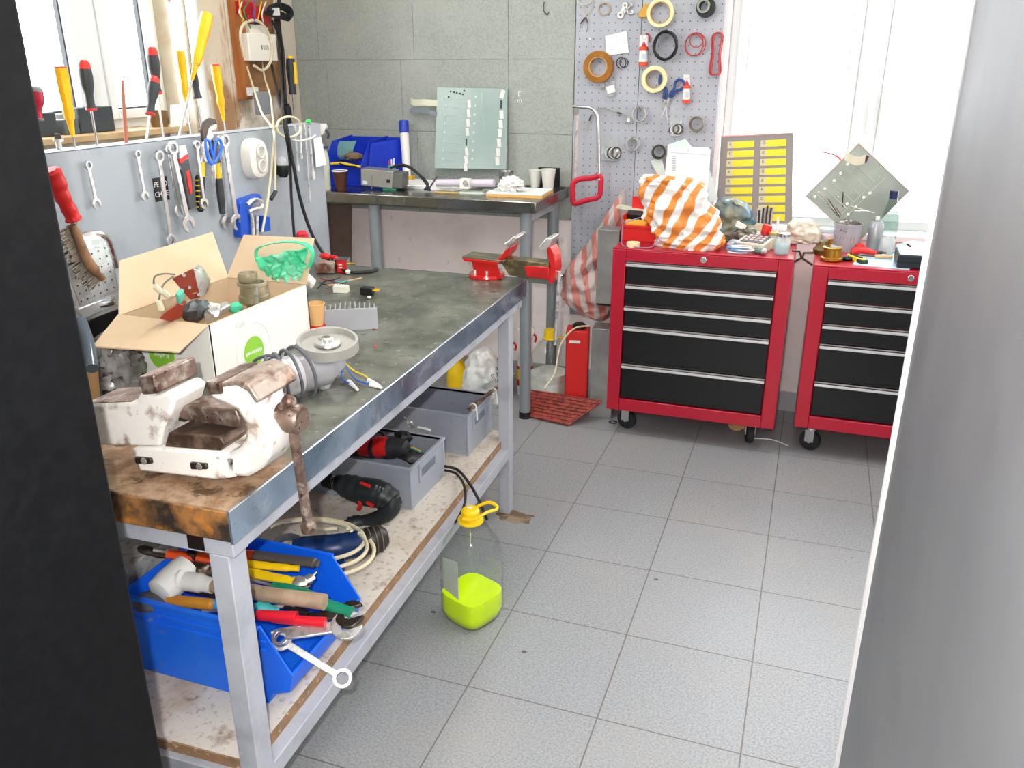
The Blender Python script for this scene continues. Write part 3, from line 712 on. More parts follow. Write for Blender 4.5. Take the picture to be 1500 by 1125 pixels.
# brown bits at panel: thin bundle of rods with a paper note at the panel end
for i, (p0, p1, r_) in enumerate((((432, 180), (436, 250), .004), ((446, 178), (454, 296), .0025), ((452, 185), (459, 262), .005), ((440, 183), (441, 232), .004))):
    a, b = at(*p0, x=PX+.01+.006*i), at(*p1, x=PX+.01+.006*i)
    rod('hex_key', ['short steel rod leftmost at the panel end', 'thinnest and longest steel rod at the panel end', 'thick steel socket rod beside the paper note', 'shortest steel rod tied at the panel end'][i], 'rod', a, b,
        [('shaft', [(r_, 0), (r_, 1)], m_tool, 8), ('tip', [(r_*1.5, .86), (r_*1.7, .9), (r_*1.7, 1.01)], m_tool, 8)], 'steel rods tied at the panel end')
o = one(MB().tube([at(*p, x=PX+.045) for p in ((428, 204), (440, 206), (456, 202), (462, 198))], .003, 6), 'zip_tie', m_cream, 'cream tie band holding the steel rods at the panel end', 'cable tie')
q = [at(*p, x=PX+.014) for p in ((459, 203), (470, 200), (478, 241), (463, 245))]
one(MB().ext(q, (.0006, 0, 0)), 'paper_note', m_paper, 'white paper note hanging at the end of the grey panel', 'note')
one(MB().ball(at(452, 178, x=PX+.02), .012, (.8, .9, .6), 12), 'green_stopper', M('bright green cap', '#30e050', .4), 'bright green cap on top of the rods at the panel end', 'cap')
# ---------------------------------------------------------------- cables
def cable(pts, r, mt, label, k=8, name='cable'):
    return one(MB().tube(pts, r, 8, False, k), name, mt, label, 'cable', base=pts[0])
m_cabw = M('cream cable', '#d8cfae', .5); m_cabk = M('black cable', '#1c1c1e', .5)
CX = -2.36
def cx(px, py, d=0): return at(px, py, x=PX+.03+d)
cable([at(403, 28, x=-2.3), at(408, 60, x=-2.25), at(411, 100, x=-2.1), at(414, 150, x=-1.85), cx(414, 170), cx(424, 230, .02), cx(427, 290, .02), cx(431, 345, .03), at(434, 372, x=-1.60)], .0045, m_cabk, 'left one of two black cables running down the panel end', name='cable')
cable([at(398, 95, x=-2.3), at(404, 125, x=-2.1), at(410, 155, x=-1.85), cx(418, 178), cx(428, 232, .03), cx(440, 292, .04), cx(458, 345, .06), at(482, 382, x=-1.50), at(500, 394, z=.826), at(516, 399, z=.819), at(540, 398, z=.818), at(553, 394, z=.818)], .0055, m_cabk, 'thicker black cable curving from the panel onto the bench')
cable([at(360, 92, x=-2.31), at(367, 115, x=-2.25), at(375, 140, x=-2.1), at(384, 166, x=-1.85), cx(397, 184), cx(402, 195), cx(399, 230), cx(396, 262), cx(391, 300, .01), cx(384, 340, .01)], .004, m_cabw, 'cream cable hanging from the white box down the panel')
cable([at(384, 91, x=-2.31), at(388, 115, x=-2.2), at(396, 140, x=-2.0), at(399, 165, x=-1.85), cx(401, 190, .01), cx(403, 230, .01), cx(403, 279, .01)], .0035, m_cabw, 'straighter cream cable ending in a small black plug')
lp = [cx(405+18+18*math.cos(a), 186+15*math.sin(a), .02) for a in [PI+2*PI*i/10 for i in range(11)]]
cable(lp, .0038, m_cabw, 'cream cable loop at the end of the grey panel', 4)
one(MB().cyl(cx(404, 280, .01), cx(397, 292, .01), .006), 'plug', m_black, 'small black plug at the end of the cream cable', 'plug')
# ---------------------------------------------------------------- column with board, cables and window things
m_peel = M('peeling cream paint', '#d8cab4', .8, var=[('#b08a66', 3.2, .5, .56, (1, 1.6, .5)), ('#8a5c48', 14, .66, .7), ('#ece4d6', 4, .55, .6)])
c = MB(); y0, y1 = at(272, 60, x=-2.33).y, at(402, 20, x=-2.33).y
c.bx(-2.398, -2.33, y0, y0+(y1-y0)*.42, 1.0, ZC-.01); c.bx(-2.398, -2.325, y0+(y1-y0)*.42+.003, y1, 1.0, ZC-.01)
struct(c.build('pillar', m_peel, bevel=.002))
o = one(MB().cyl(at(302, 185, x=-2.30), Vector((-2.30, at(302, 185, x=-2.30).y, ZC-.02)), .022), 'conduit', m_white, 'white pipe running up the peeling column', 'pipe')
Xb = -2.318
t = thing('mounting_board', 'brown wooden board with cables fixed on the column', 'board', at(380, 140, x=Xb))
y_a, y_b, y_c = at(347, 120, x=Xb).y, at(362, 120, x=Xb).y, at(412, 100, x=Xb).y
zb = at(349, 146, x=Xb).z
MB().bx(Xb-.005, Xb+.02, y_a, y_b, zb, 2.3).build('wood_strip', M('orange wood', '#b8743c', .6, var=[('#9c5c2c', 20, .4, .7, (1, 1, .1))]), t, world=True, bevel=.001)
MB().bx(Xb-.005, Xb+.004, y_b, y_c, zb+.01, 2.3).build('hardboard', M('hardboard', '#a07850', .75, var=[('#8a6440', 10, .4, .7)]), t, world=True)
X2 = Xb+.006
def wy(px, py): return at(px, py, x=X2).y
t = thing('control_box', 'white plastic control box hanging on the brown board', 'box', at(372, 90, x=X2))
a, b = at(349, 48, x=X2), at(395, 90, x=X2)
MB().bx(X2, X2+.045, a.y, b.y, b.z, a.z).build('housing', m_cream, t, world=True, bevel=.004)
MB().bx(X2, X2+.03, a.y+.04, b.y-.03, a.z, a.z+.035).build('terminal_cover', m_cream, t, world=True, bevel=.003)
for i in range(4): MB().box((X2+.0455, a.y+.09+.014*i, (a.z+b.z)/2), (.001, .006, .018)).build('mark', M('grey print', '#6c6c68', .6), t, world=True)
cable([at(358, 84, x=-2.26), at(352, 50, x=-2.26), at(360, 33, x=-2.26), at(380, 32, x=-2.26), at(396, 56, x=-2.26), at(398, 85, x=-2.26), at(386, 103, x=-2.26), at(372, 96, x=-2.26)], .006, m_cabw, 'thick cream cable looped around the white control box')
for i, (px, py, col, w_, h_) in enumerate(((358, 12, '#b01828', .10, .05), (372, 22, '#c02030', .12, .04), (386, 30, '#a83020', .06, .05))):
    p = at(px, py, x=X2+.02); one(MB().box(p, (.03, w_, h_), (i*20, 0, 0)), 'relay_block', M('relay'+str(i), col, .4), ['dark red relay block at the top of the brown board', 'wide red relay block above the white control box', 'small rust-red relay block by the black cable bundle'][i], 'relay', bevel=.004)
wc = ['#d8b820', '#e8e4d8', '#2a8a40', '#c03020', '#2a4aa0']
for i in range(7):
    p = [at(352+6*i+random.uniform(-4, 4), random.uniform(0, 6), x=X2+.05), at(350+6*i+random.uniform(-6, 6), random.uniform(14, 24), x=X2+.06), at(356+5*i+random.uniform(-4, 4), random.uniform(28, 42), x=X2+.05)]
    cable(p, .003, M('wire'+str(i % 5), wc[i % 5], .4), ['yellow', 'white', 'green', 'red', 'blue', 'second yellow', 'second white'][i]+' wire tangled above the white control box', name='wire')
pb = [at(388, 14, x=-2.24), at(404, 8, x=-2.24), at(420, 14, x=-2.24), at(423, 26, x=-2.24), at(408, 22, x=-2.24), at(392, 18, x=-2.24)]
t = thing('adapter_cable', 'bundled black cable hanging beside the brown board', 'cable', pb[0])
for i in range(4): MB().tube([p+Vector((.004*i, .003*i, .006*i-.01)) for p in pb], .005, 8, True).build('loop', m_cabk, t, world=True)
MB().box(at(404, 17, x=-2.22), (.03, .012, .03)).build('tie', m_white, t, world=True)
cable([at(398, 30, x=-2.28), at(406, 45, x=-2.27), at(414, 70, x=-2.27), at(417, 120, x=-2.27), at(420, 165, x=-2.25), at(424, 195, x=-2.2)], .006, m_cabk, 'black cable beside the yellow and black screwdriver')
cable([at(409, 0, x=-2.30), at(408, 30, x=-2.30), at(415, 100, x=-2.30), at(413, 150, x=-2.30)], .009, m_cabk, 'thick black cable down the edge of the brown board')
cable([at(402, 0, x=-2.30), at(400, 30, x=-2.30), at(409, 70, x=-2.30), at(410, 84, x=-2.30)], .005, M('grey cable', '#b8b8b0', .5), 'light grey cable down the edge of the brown board')
a, b = at(431, 172, x=-2.25), at(425, 82, x=-2.25)
rod('screwdriver', 'black and yellow screwdriver hanging against the back wall', 'screwdriver', a, b, [('shaft', [(.0035, 0), (.0035, .4)], m_shaft, 8), ('handle', [(.018, .38), (.015, .45), (.017, .6), (.022, .8), (.018, .96)], m_grip), ('end_cap', [(.018, .94), (.012, 1)], m_yel)])
b2 = MB(); x_, y_, z_ = frame(b-a)
p0 = a+(b-a)*.55+Vector((.02, 0, 0)); p1 = a+(b-a)*.9+Vector((.02, 0, 0)); b2.tube([p0, (p0+p1)/2, p1], .009, 10)
b2.build('side_grip', m_yel, bpy.data.objects[[o.name for o in bpy.data.objects if o.name.startswith('screwdriver') and o.parent is None][-1]], world=True)
for i, (px, py) in enumerate(((413, 140), (420, 160))):
    one(MB().tube([at(px, py-8, x=-2.24), at(px+2, py+6, x=-2.24), at(px+5, py+20, x=-2.24)], [.012, .016, .009], 10), 'cable_socket', m_blackm, ['upper black cable socket hanging by the column', 'lower black cable socket hanging by the column'][i], 'socket')
one(MB().box(at(384, 151, x=-2.24), (.03, .075, .09)), 'connector', M('grey connector', '#8d8f98', .5), 'grey connector with white end hanging below the brown board', 'connector', bevel=.004)
one(MB().box(at(370, 134, x=-2.26), (.006, .075, .032)), 'cable_label', m_white, 'small white tag on the cream cable', 'tag')
# sill things
def sbox(px0, px1, pyb, h, dep, name, label, cat, mt, xx=-2.42):
    a, b = at(px0, pyb, x=xx), at(px1, pyb, x=xx); z = LZ0+.004
    return one(MB().bx(xx-dep, xx, a.y, b.y, z, z+h), name, mt, label, cat, bevel=.003)
sbox(55, 88, 205, .075, .06, 'battery_pack', 'black block on the window sill by the cabinet', 'box', M('slate plastic', '#3a4044', .5))
sbox(98, 120, 205, .05, .06, 'small_case', 'low grey block on the window sill behind the amber screwdriver', 'box', M('slate grey', '#5a6064', .5))
sbox(121, 172, 205, .085, .07, 'radio', 'dark box with small marks on the window sill', 'radio', M('slate plastic', '#3a4044', .5))
p = at(237, 203, x=-2.42); p.z = LZ0+.004
t = thing('jar', 'small brown cup standing on the window sill', 'cup', p); MB().lathe([(.030, 0), (.036, .06), (.034, .06), (.028, .004), (0, .004)], n=24).build('body', M('brown cup', '#7a5a34', .4), t)
q = [at(*p_, x=-2.38) for p_ in ((250, 154), (275, 150), (275, 200), (250, 203))]
one(MB().ext(q, (-.002, 0, 0)), 'paper_sheet', m_paper, 'pale paper sheet standing in the left window', 'paper')
# ================================================================ things on the workbench
m_vise = M('chipped white vise paint', '#d9d4cc', .45, var=[('#efece6', 5, .42, .58), ('#9a8878', 16, .56, .66), ('#6a5a50', 60, .66, .72)], bump=(60, .25))
m_jaw = M('worn brown steel', '#8a7468', .4, .6, var=[('#543c30', 18, .42, .6), ('#b4a69a', 45, .5, .64), ('#3c2c24', 90, .6, .68)], bump=(70, .3))
def pl(pts, **k): return [at(*p, **k) for p in pts]
t = thing('bench_vise', 'big white painted vise with rusty jaws on the near end of the workbench', 'vise', (-.95, 1.05, BZ))
Y0 = .985
def vx(name, pts, y0, d, mt, bev=.004): return MB().ext(pl(pts, y=y0), (0, d, 0)).build(name, mt, t, world=True, bevel=bev)
a = at(160, 655, y=Y0)
vx('fixed_body', [(128, 592), (196, 589), (206, 574), (228, 580), (244, 574), (256, 584), (250, 606), (238, 628), (234, 655), (128, 653)], Y0, .08, m_vise, .006)
vx('body_top', [(126, 590), (194, 587), (194, 590), (126, 593)], Y0+.004, .074, m_jaw, .001)
vx('base', [(192, 657), (238, 657), (330, 664), (345, 670), (345, 700), (318, 704), (260, 697), (204, 691)], Y0-.004, .12, m_vise, .005)
vx('base', [(152, 664), (170, 660), (198, 672), (206, 694), (180, 690), (150, 696)], Y0+.09, .05, m_jaw, .004)
arm = [(305, 572), (326, 562), (346, 560), (362, 570), (374, 588), (382, 620), (392, 634), (396, 650), (394, 670), (382, 688), (362, 700), (340, 699), (328, 690), (326, 668), (350, 656), (358, 640), (356, 620), (346, 602), (330, 594), (308, 586)]
vx('moving_jaw', arm, Y0-.004, .075, m_vise, .008)
vx('guide_bar', [(262, 594), (345, 600), (352, 616), (350, 628), (270, 616), (262, 612)], Y0+.03, .05, m_jaw, .003)
vx('channel', [(246, 634), (322, 640), (330, 652), (320, 664), (240, 657)], Y0+.004, .06, M('dark channel steel', '#4a382e', .5, .4, var=[('#7a6454', 25, .5, .65)]), .003)
vx('guide_bar', [(262, 624), (340, 630), (350, 646), (346, 668), (318, 668), (316, 642), (260, 634)], Y0+.05, .05, m_jaw, .003)
q0, q1 = at(228, 584, y=Y0+.06), at(330, 606, y=Y0+.06)
MB().cyl(at(246, 600, y=Y0+.05), at(272, 604, y=Y0+.05), .016).build('screw_end', m_dark, t, world=True)
# jaw inserts run away from the camera
for ins, mt in (([(201, 552), (224.5, 549.7), (229.5, 577), (208, 579)], m_jaw), ([(300, 559), (322, 560), (325, 578), (304, 579)], m_jaw)):
    A = pl(ins, y=Y0-.008); far = at(285.5, 521, x=at(224.5, 549.7, y=Y0-.008).x)
    MB().ext(A, (0, far.y-Y0+.008, 0)).build('jaw_insert', mt, t, world=True, bevel=.003)
# broad worn top of the moving jaw
A = pl([(322, 561), (348, 557), (366, 566), (380, 588), (374, 592), (362, 574), (346, 565), (324, 568)], y=Y0-.006)
MB().ext(A, (0, .105, 0)).build('jaw_top', M('rusty jaw top', '#a4968a', .45, .45, var=[('#b08c64', 9, .54, .68), ('#6a5244', 26, .48, .64), ('#c4b8a8', 60, .6, .7)]), t, world=True, bevel=.003)
for px, py in ((208, 676), (289, 684)):
    MB().ext(pl([(px-12, py-6), (px+12, py-4), (px+14, py+4), (px-10, py+4)], y=Y0-.009), (0, .008, 0)).build('bolt_slot', m_dark, t, world=True, bevel=.002)
    c_ = at(px+2, py, y=Y0-.010); MB().cyl(c_, c_+Vector((0, .01, 0)), .006, n=6).build('bolt', m_tool, t, world=True)
hc = at(424, 612, y=Y0+.05); hx = hc.x
MB().cyl((hx-.10, hc.y, hc.z), (hx-.018, hc.y, hc.z), .013).build('screw', m_jaw, t, world=True)
MB().lathe([(.021, -.024), (.024, -.02), (.024, .018), (.020, .024)], hc, (1, 0, 0), 28).build('screw_head', m_jaw, t, world=True)
MB().ext([Vector((hx-.03, hc.y+a_, hc.z+b_)) for a_, b_ in ((-.03, -.02), (.035, -.02), (.03, .03), (-.02, .03))], (.008, 0, 0)).build('retaining_plate', m_jaw, t, world=True, bevel=.003)
h0, h1 = at(421, 596, x=hx+.002), at(452, 772, x=hx+.002)
h0.y = hc.y; 
hd = MB(); hd.cyl(h0, h1, .0085, n=14); hd.ball(h0+Vector((0, 0, .006)), .0125, n=14); hd.lathe([(.0125, -.01), (.0135, 0), (.0125, .008)], h1, h1-h0, 16)
hd.build('handle', m_jaw, t, world=True)
# wood bits on the bench end
one(MB().loft(pl([(268, 722), (286, 729), (286, 742), (268, 736)], y=.97), [p+Vector((.012, .14, 0)) for p in pl([(268, 722), (286, 729), (286, 742), (268, 736)], y=.97)]), 'wood_batten', m_jaw, 'short brown batten on the bench end in front of the white vise', 'batten', bevel=.002)
# ---- open carton
m_boxw = M('white carton', '#eceae4', .55, coat=.1); m_boxi = M('kraft carton', '#d2bb9c', .8, var=[('#c8ae8c', 4, .4, .7)])
bx0, bx1, by0, by1, bz1 = -1.392, -1.157, 1.37, 1.745, .949; th = .003
t = thing('cardboard_box', 'open white and brown carton full of parts on the workbench', 'box', ((bx0+bx1)/2, (by0+by1)/2, BZ))
w = MB(); w.bx(bx0, bx1, by0, by1, BZ, BZ+th); w.bx(bx0, bx0+th, by0, by1, BZ, bz1); w.bx(bx1-th*2, bx1-th*.5, by0+th, by1-th, BZ, bz1); w.bx(bx0, bx1, by0+th*.5, by0+th*2, BZ, bz1); w.bx(bx0, bx1, by1-th, by1, BZ, bz1)
w.build('carton', m_boxi, t, world=True)
w = MB(); w.bx(bx1-th*.5, bx1, by0, by1, BZ, bz1); w.bx(bx0, bx1-th*.5, by0, by0+th*.5, BZ, bz1); w.build('white_face', m_boxw, t, world=True)
def flap(pts, d=(0, 0, .003), name='flap'): MB().ext([Vector(p) for p in pts], d).build(name, m_boxi, t, world=True)
nf = at(136, 509, z=bz1-.02), at(262, 517, z=bz1-.022)
flap([(bx0, by0, bz1), (bx1, by0, bz1), (nf[1].x, nf[1].y, nf[1].z), (nf[0].x, nf[0].y, nf[0].z)])
lx = bx0-.105
p1, p2 = at(174, 382, x=lx), at(310, 340, x=lx)
flap([(bx0, by0+.0, bz1), (bx0, by1, bz1), p2, p1], (.003, 0, .001))
f1, f2 = at(358, 344, y=by1+.07), at(461, 349, y=by1+.07)
flap([(bx0, by1, bz1), (bx1, by1, bz1), f2, f1], (0, -.003, .001))
m_lime = M('lime print', '#8cc83c', .5)
def disc_logo(o, d, up, rx, rz, words):
    x, y, z = frame(d, up); mm = Matrix((x, y, z)).transposed(); r_ = MB()
    r_.lathe([(rx, 0), (rx, .0006)], (0, 0, 0), (0, 0, 1), 40); ob = r_.build('printed_disc', m_lime, t)
    ob.matrix_basis = Matrix.Translation(Vector(o)-Vector(t.location)) @ mm.to_4x4()
    for s_, k, sz in words: text(s_, sz, m_wtxt, ob, (0, -k, .0009), (0, 0, 180))
dl = .037
yl = at(372, 515, x=bx1).y; zl = at(372, 515, x=bx1).z
MBz = Vector((0, 0, 1))
disc_logo((bx1+.0003, yl, zl), (1, 0, 0), MBz, .036, .04, [('Whitbread', 0.0, .0135)])
p_ = at(237, 520, y=by0)
disc_logo((p_.x, by0-.0003, p_.z), (0, -1, 0), MBz, .034, .04, [('Kaffee', .0, .016), ('ganze', -.016, .01)])
# fine printed arcs on the carton are left as two thin circles
if True:
    MB().torus((bx1+.0002, yl, zl+.005), (1, 0, 0), .062, .0006, 60, 4, (1, 1)).build('printed_ring', M('light grey print', '#c8ccc4', .6), t, world=True)
text('Café', .018, M('light grey print', '#c8ccc4', .6), t, Vector((bx1+.0004, at(352, 476, x=bx1).y, at(352, 476, x=bx1).z))-Vector(t.location), Matrix(((0, 0, 1), (1, 0, 0), (0, 1, 0))))
# ---- carton contents
CXp = -1.27
m_coilb = M('dark red laminate', '#823020', .25)
t = thing('relay_module', 'dark red module with screws and wires lying in the carton', 'module', at(275, 430, x=CXp))
q = pl([(251.6, 408), (282.7, 393), (292.7, 436), (278, 439)], x=CXp); d_ = Vector((-.03, .045, -.01))
MB().ext(q, d_).build('housing', m_coilb, t, world=True, bevel=.002)
for p in ((269, 403), (277, 421), (290, 431)): c_ = at(*p, x=CXp+.002); MB().cyl(c_-Vector((.002, 0, 0)), c_+Vector((.003, -.002, 0)), .004, n=10).build('screw', m_chrome, t, world=True)
MB().ext(pl([(283, 393), (290, 396), (302, 416), (300, 432), (293, 436)], x=CXp-.004), (-.02, .04, 0)).build('frame', m_tool, t, world=True, bevel=.001)
wg = M('grey wire', '#6a6a60', .5)
for pp in ([(256, 402), (240, 401), (227, 405), (225, 416)], [(254, 405), (243, 413), (236, 424), (233, 440)]): MB().tube(pl(pp, x=CXp+.01), .002, 6).build('wire', wg, t, world=True)
for a_, b_ in (((225, 418), (234, 426)), ((236, 426), (246, 434)), ((232, 440), (237, 454))): MB().cyl(at(*a_, x=CXp+.01), at(*b_, x=CXp+.01), .007, n=8).build('connector', M('ivory plastic', '#dcd8bc', .4), t, world=True)
one(MB().ext(pl([(233, 467), (243, 456), (262, 444), (270, 447), (266, 466), (250, 472)], x=CXp+.03), (-.02, .03, 0)), 'terminal_plate', m_coilb, 'curved dark red plate with screws at the bottom of the carton', 'plate', bevel=.002)
one(MB().ball(at(287, 455, x=CXp), .038, (.7, 1, .62), 20, .35, 7, 4), 'motor_casting', M('grey casting', '#5c6468', .5, .4, var=[('#4a3c38', 10, .5, .7)]), 'lumpy dark grey casting among the parts in the carton', 'casting')
o = MB(); o.box(at(312, 458, x=CXp+.03), (.03, .05, .02), (20, 10, 30)); o.cyl(at(305, 462, x=CXp+.04), at(332, 448, x=CXp+.02), .011); one(o, 'bracket', m_tool, 'bright metal bracket with a round sleeve in the carton', 'bracket', bevel=.002)
one(MB().box(at(264, 434, x=CXp+.035), (.01, .02, .03), (30, 20, 10)), 'switch', M('teal plastic', '#60c0a8', .4), 'small teal and grey switch beside the dark red module', 'switch', bevel=.003)
one(MB().ball(at(345, 451, x=CXp+.02), .016, (1, 1, .8), 12, .3, 6, 3), 'green_sponge', M('sea green foam', '#48c094', .8), 'small sea green lump beside the bracket in the carton', 'sponge')
c0 = at(374, 452, x=-1.24)
t = thing('valve_body', 'flanged beige metal cup standing at the far end of the carton', 'valve', c0)
m_bei = M('dirty beige metal', '#b8ae94', .4, .3, var=[('#8c8468', 12, .45, .65)])
MB().lathe([(.018, -.02), (.02, .01), (.036, .02), (.036, .034), (.031, .036), (.031, .058), (.036, .060), (.036, .066), (.028, .066), (.026, .04), (0, .04)], n=28).build('body', m_bei, t)
MB().lathe([(.02, .066), (.024, .075), (.022, .088), (.018, .088), (.017, .07)], (-.012, 0, 0), (0, 0, 1), 20).build('neck', m_bei, t)
for s_ in (-.6, .9): MB().box((.036*math.cos(s_), .036*math.sin(s_)-.01, .045), (.007, .007, .045)).build('stud', m_tool, t)
# ---- green plastic bag on the carton flap
fm = M('green film', '#4cdca4', .25, var=[('#90f0c8', 9, .5, .68), ('#10b870', 5, .5, .7)], trans=.15)
def bagmesh(cent, r, sc, seed, amp=.35, n=40, freq=4, ridged=True): return MB().ball(cent, r, sc, n, amp, freq, seed, ridged)
gq = at(416, 385, y=by1+.03)
o = one(MB().tube(pl([(376, 366), (392, 358), (420, 354), (448, 358), (458, 372), (452, 392), (436, 408), (428, 418), (412, 408), (392, 398), (378, 384)], y=by1+.028), [.008, .006, .008, .010, .009, .009, .008, .008, .008, .007, .007], 10, True, flat=.35), 'plastic_bag', fm, 'crumpled green plastic bag on the far flap of the carton', 'bag')
q = [(380, 376), (410, 372), (458, 360), (458, 376), (454, 394), (446, 408), (428, 422), (402, 412)]
def crump(u, v):
    a = at(*q[0], y=by1+.02).lerp(at(*q[2], y=by1+.02), u); b = at(*q[7], y=by1+.02).lerp(at(*q[5], y=by1+.02), u); p = a.lerp(b, v)
    return p + Vector((0, -.012-.02*abs(mnoise.noise(p*34))-.012*mnoise.noise(p*80), .006*mnoise.noise(p*50)))
MB().sheet(crump, 26, 22, .0012).build('film', fm, o, world=False)
for v in o.children[0].data.vertices: v.co = v.co - o.location
# ---- perforated silver appliance behind the carton
m_al = M('polished sheet', '#e4e8ec', .3, .5, rvar=(14, .12, .4))
t = thing('sandwich_heater', 'silver perforated metal appliance leaning behind the carton', 'appliance', at(170, 470, x=-1.55))
def qx(p, x): return at(*p, x=x)
f4 = [(92, 372), (150, 344), (184, 462), (140, 500)]
def face(px, x, d, name, mt, bev=.003): return MB().ext([at(*p, x=x) for p in px], (d, 0, 0)).build(name, mt, t, world=True, bevel=bev)
XA = -1.50
face([(96, 366), (128, 346), (148, 344), (158, 352), (166, 378), (184, 460), (182, 470), (140, 505), (118, 470), (92, 390)], XA, -.05, 'housing', m_al, .008)
face([(98, 378), (132, 362), (150, 358), (168, 410), (174, 424), (118, 448), (104, 410)], XA+.003, -.003, 'perforated_plate', m_al, .001)
face([(116, 452), (176, 430), (181, 444), (122, 468)], XA+.004, -.004, 'front_panel', m_al, .002)
face([(124, 472), (182, 450), (184, 462), (134, 498)], XA+.004, -.006, 'dark_base', m_black, .001)
hl = MB()
for i in range(7):
    for j in range(6):
        px, py = 106+i*9.5+j*2.6, 384-i*4.1+j*11.5
        if px > 168: continue
        c_ = at(px, py, x=XA+.0034); hl.cyl(c_, c_+Vector((.0006, 0, 0)), .0022, n=6)
hl.build('holes', M('hole shade', '#30343a', .8), t, world=True)
c_ = at(156, 444, x=XA+.006); MB().tube([c_+Vector((0, -.02, 0)), c_+Vector((.012, 0, 0)), c_+Vector((0, .02, 0))], .006, 8).build('catch', m_chrome, t, world=True)
MB().tube([at(*p, x=XA-.02) for p in ((104, 352), (130, 343), (148, 343), (158, 354), (170, 392))], .007, 8).build('rim', m_chrome, t, world=True)
face([(84, 410), (96, 372), (118, 466), (140, 505), (138, 545), (104, 470)], XA-.03, -.04, 'side', M('grey smoked side', '#70787c', .3, .6), .004)
# ---- wire brush with red handle hanging on the panel
XB = -1.46
t = thing('wire_brush', 'curved wire brush with a red ribbed handle hanging at the panel left', 'brush', at(100, 330, x=XB))
hp_ = [at(*p, x=XB) for p in ((74, 248), (82, 262), (90, 285), (100, 305), (108, 322))]
MB().tube(hp_, [.012, .018, .0165, .0175, .015, .0165, .0145, .016, .0145, .017], 14).build('handle', m_redp, t, world=True)
MB().tube([at(*p, x=XB) for p in ((106, 318), (116, 345), (126, 368))], [.008, .006, .005], 8).build('tang', m_tool, t, world=True)
bk = [(104, 330), (112, 350), (120, 370), (132, 390), (150, 408)]
MB().tube([at(*p, x=XB) for p in bk], [.010, .013, .014, .013, .008], 12).build('wooden_back', M('brown brush back', '#8c6a4a', .6, var=[('#5a3e2a', 20, .4, .65)]), t, world=True)
bm_ = MB(); random.seed(4)
for i in range(100):
    u = i/99*(len(bk)-1.001); k = int(u); f_ = u-k; x_ = bk[k][0]*(1-f_)+bk[k+1][0]*f_; y_ = bk[k][1]*(1-f_)+bk[k+1][1]*f_
    for j in range(2):
        a_ = at(x_-4, y_+3+j, x=XB+.004*j); b_ = at(x_-17+random.uniform(-5, 4), y_+14+random.uniform(-5, 5), x=XB+.012*j-.004)
        bm_.cyl(a_, b_, .0011, n=4)
bm_.build('bristles', M('steel bristle', '#7c7468', .35, .9), t, world=True)['kind'] = 'stuff'
# ---- cups, smoky bag at the left
def cup(name, loc, r, h, mt, label, group=None, top=None):
    t = thing(name, label, 'cup', loc, group=group)
    MB().lathe([(r*.70, 0), (r, h-.003), (r*1.06, h-.002), (r*1.06, h), (r*.97, h), (r*.68, .003), (0, .003)], n=28).build('body', mt, t)
    return t
m_tan = M('tan paper cup', '#dcae74', .6)
cup('paper_cup', at(134, 588, z=BZ), .024, .075, m_tan, 'tan paper cup standing beside the black cabinet behind the vise')
cup('plastic_cup', at(124, 597, z=BZ)+Vector((-.02, -.03, 0)), .022, .06, M('pale green plastic', '#b8d8b8', .3), 'pale green plastic cup half hidden by the black cabinet')
one(MB().ball(at(172, 575, z=BZ)+Vector((0, .02, .045)), .05, (.8, 1.1, 1.2), 32, .4, 5, 9, True, .045), 'plastic_bag', M('smoky film', '#6a6460', .2, var=[('#a09c9a', 9, .45, .65), ('#4c3430', 6, .5, .65)], trans=.2), 'smoky crumpled plastic bag between the tan cup and carton', 'bag')
one(MB().tube([at(118, 470, x=-1.35), at(128, 500, x=-1.3), at(135, 540, x=-1.25)], .012, 12), 'glass_tube', clear('smoked tube', '#8090a0', .55), 'dark glass tube leaning beside the tan paper cup', 'tube')
# ---- angle grinder
m_cast = M('cast grey paint', '#a2a3a6', .4, .3, var=[('#8a8488', 14, .5, .7)])
gx = -.955
t = thing('angle_grinder', 'grey angle grinder lying with disc up on the workbench', 'grinder', at(450, 575, z=BZ))
A = at(386, 556, x=-1.02); B = at(492, 533, x=-.93)
A = at(384, 560, z=BZ+.048); B = at(478, 538, z=BZ+.048)
dr = (B-A).normalized()
MB().lathe([(.030, -.02), (.038, 0), (.041, .02), (.041, .10), (.037, .104), (.037, (B-A).length)], A, dr, 28).build('motor_housing', m_cast, t, world=True)
MB().lathe([(.0412, .03), (.0418, .031), (.0418, .075), (.0412, .076)], A, dr, 28).build('label_band', M('worn silver label', '#d8d8dc', .3, .3), t, world=True)
G = at(495, 527, z=BZ+.05)
MB().ext(pl([(468, 516), (484, 512), (507, 520), (509, 536), (492, 556), (481, 574), (474, 572), (466, 545)], x=G.x), (-.055, .01, 0)).build('gear_case', m_cast, t, world=True, bevel=.006)
gd = at(480, 502, z=BZ+.098)
MB().lathe([(.0, -.004), (.056, -.004), (.058, .008), (.0635, .008), (.065, -.014), (.0, -.014)], gd, (.1, -.12, 1), 48).build('guard', M('dusty guard metal', '#aaa8a2', .5, .4), t, world=True)
MB().lathe([(.028, 0), (.026, .004), (.012, .005), (.012, .012), (.006, .013), (.006, .006), (0, .006)], gd, (.1, -.12, 1), 28).build('flange', m_tool, t, world=True)
MB().cyl(gd+Vector((0, 0, -.04)), gd, .018).build('spindle', m_cast, t, world=True)
cb = MB()
for i in range(4):
    q = A+dr*(.018+.022*i); x, y, z = frame((dr+Vector((.25-.1*i, .12*i-.2, .1))).normalized())
    cb.torus(q+Vector((0, 0, .002)), z, .047+.003*i, .0035, 28, 8)
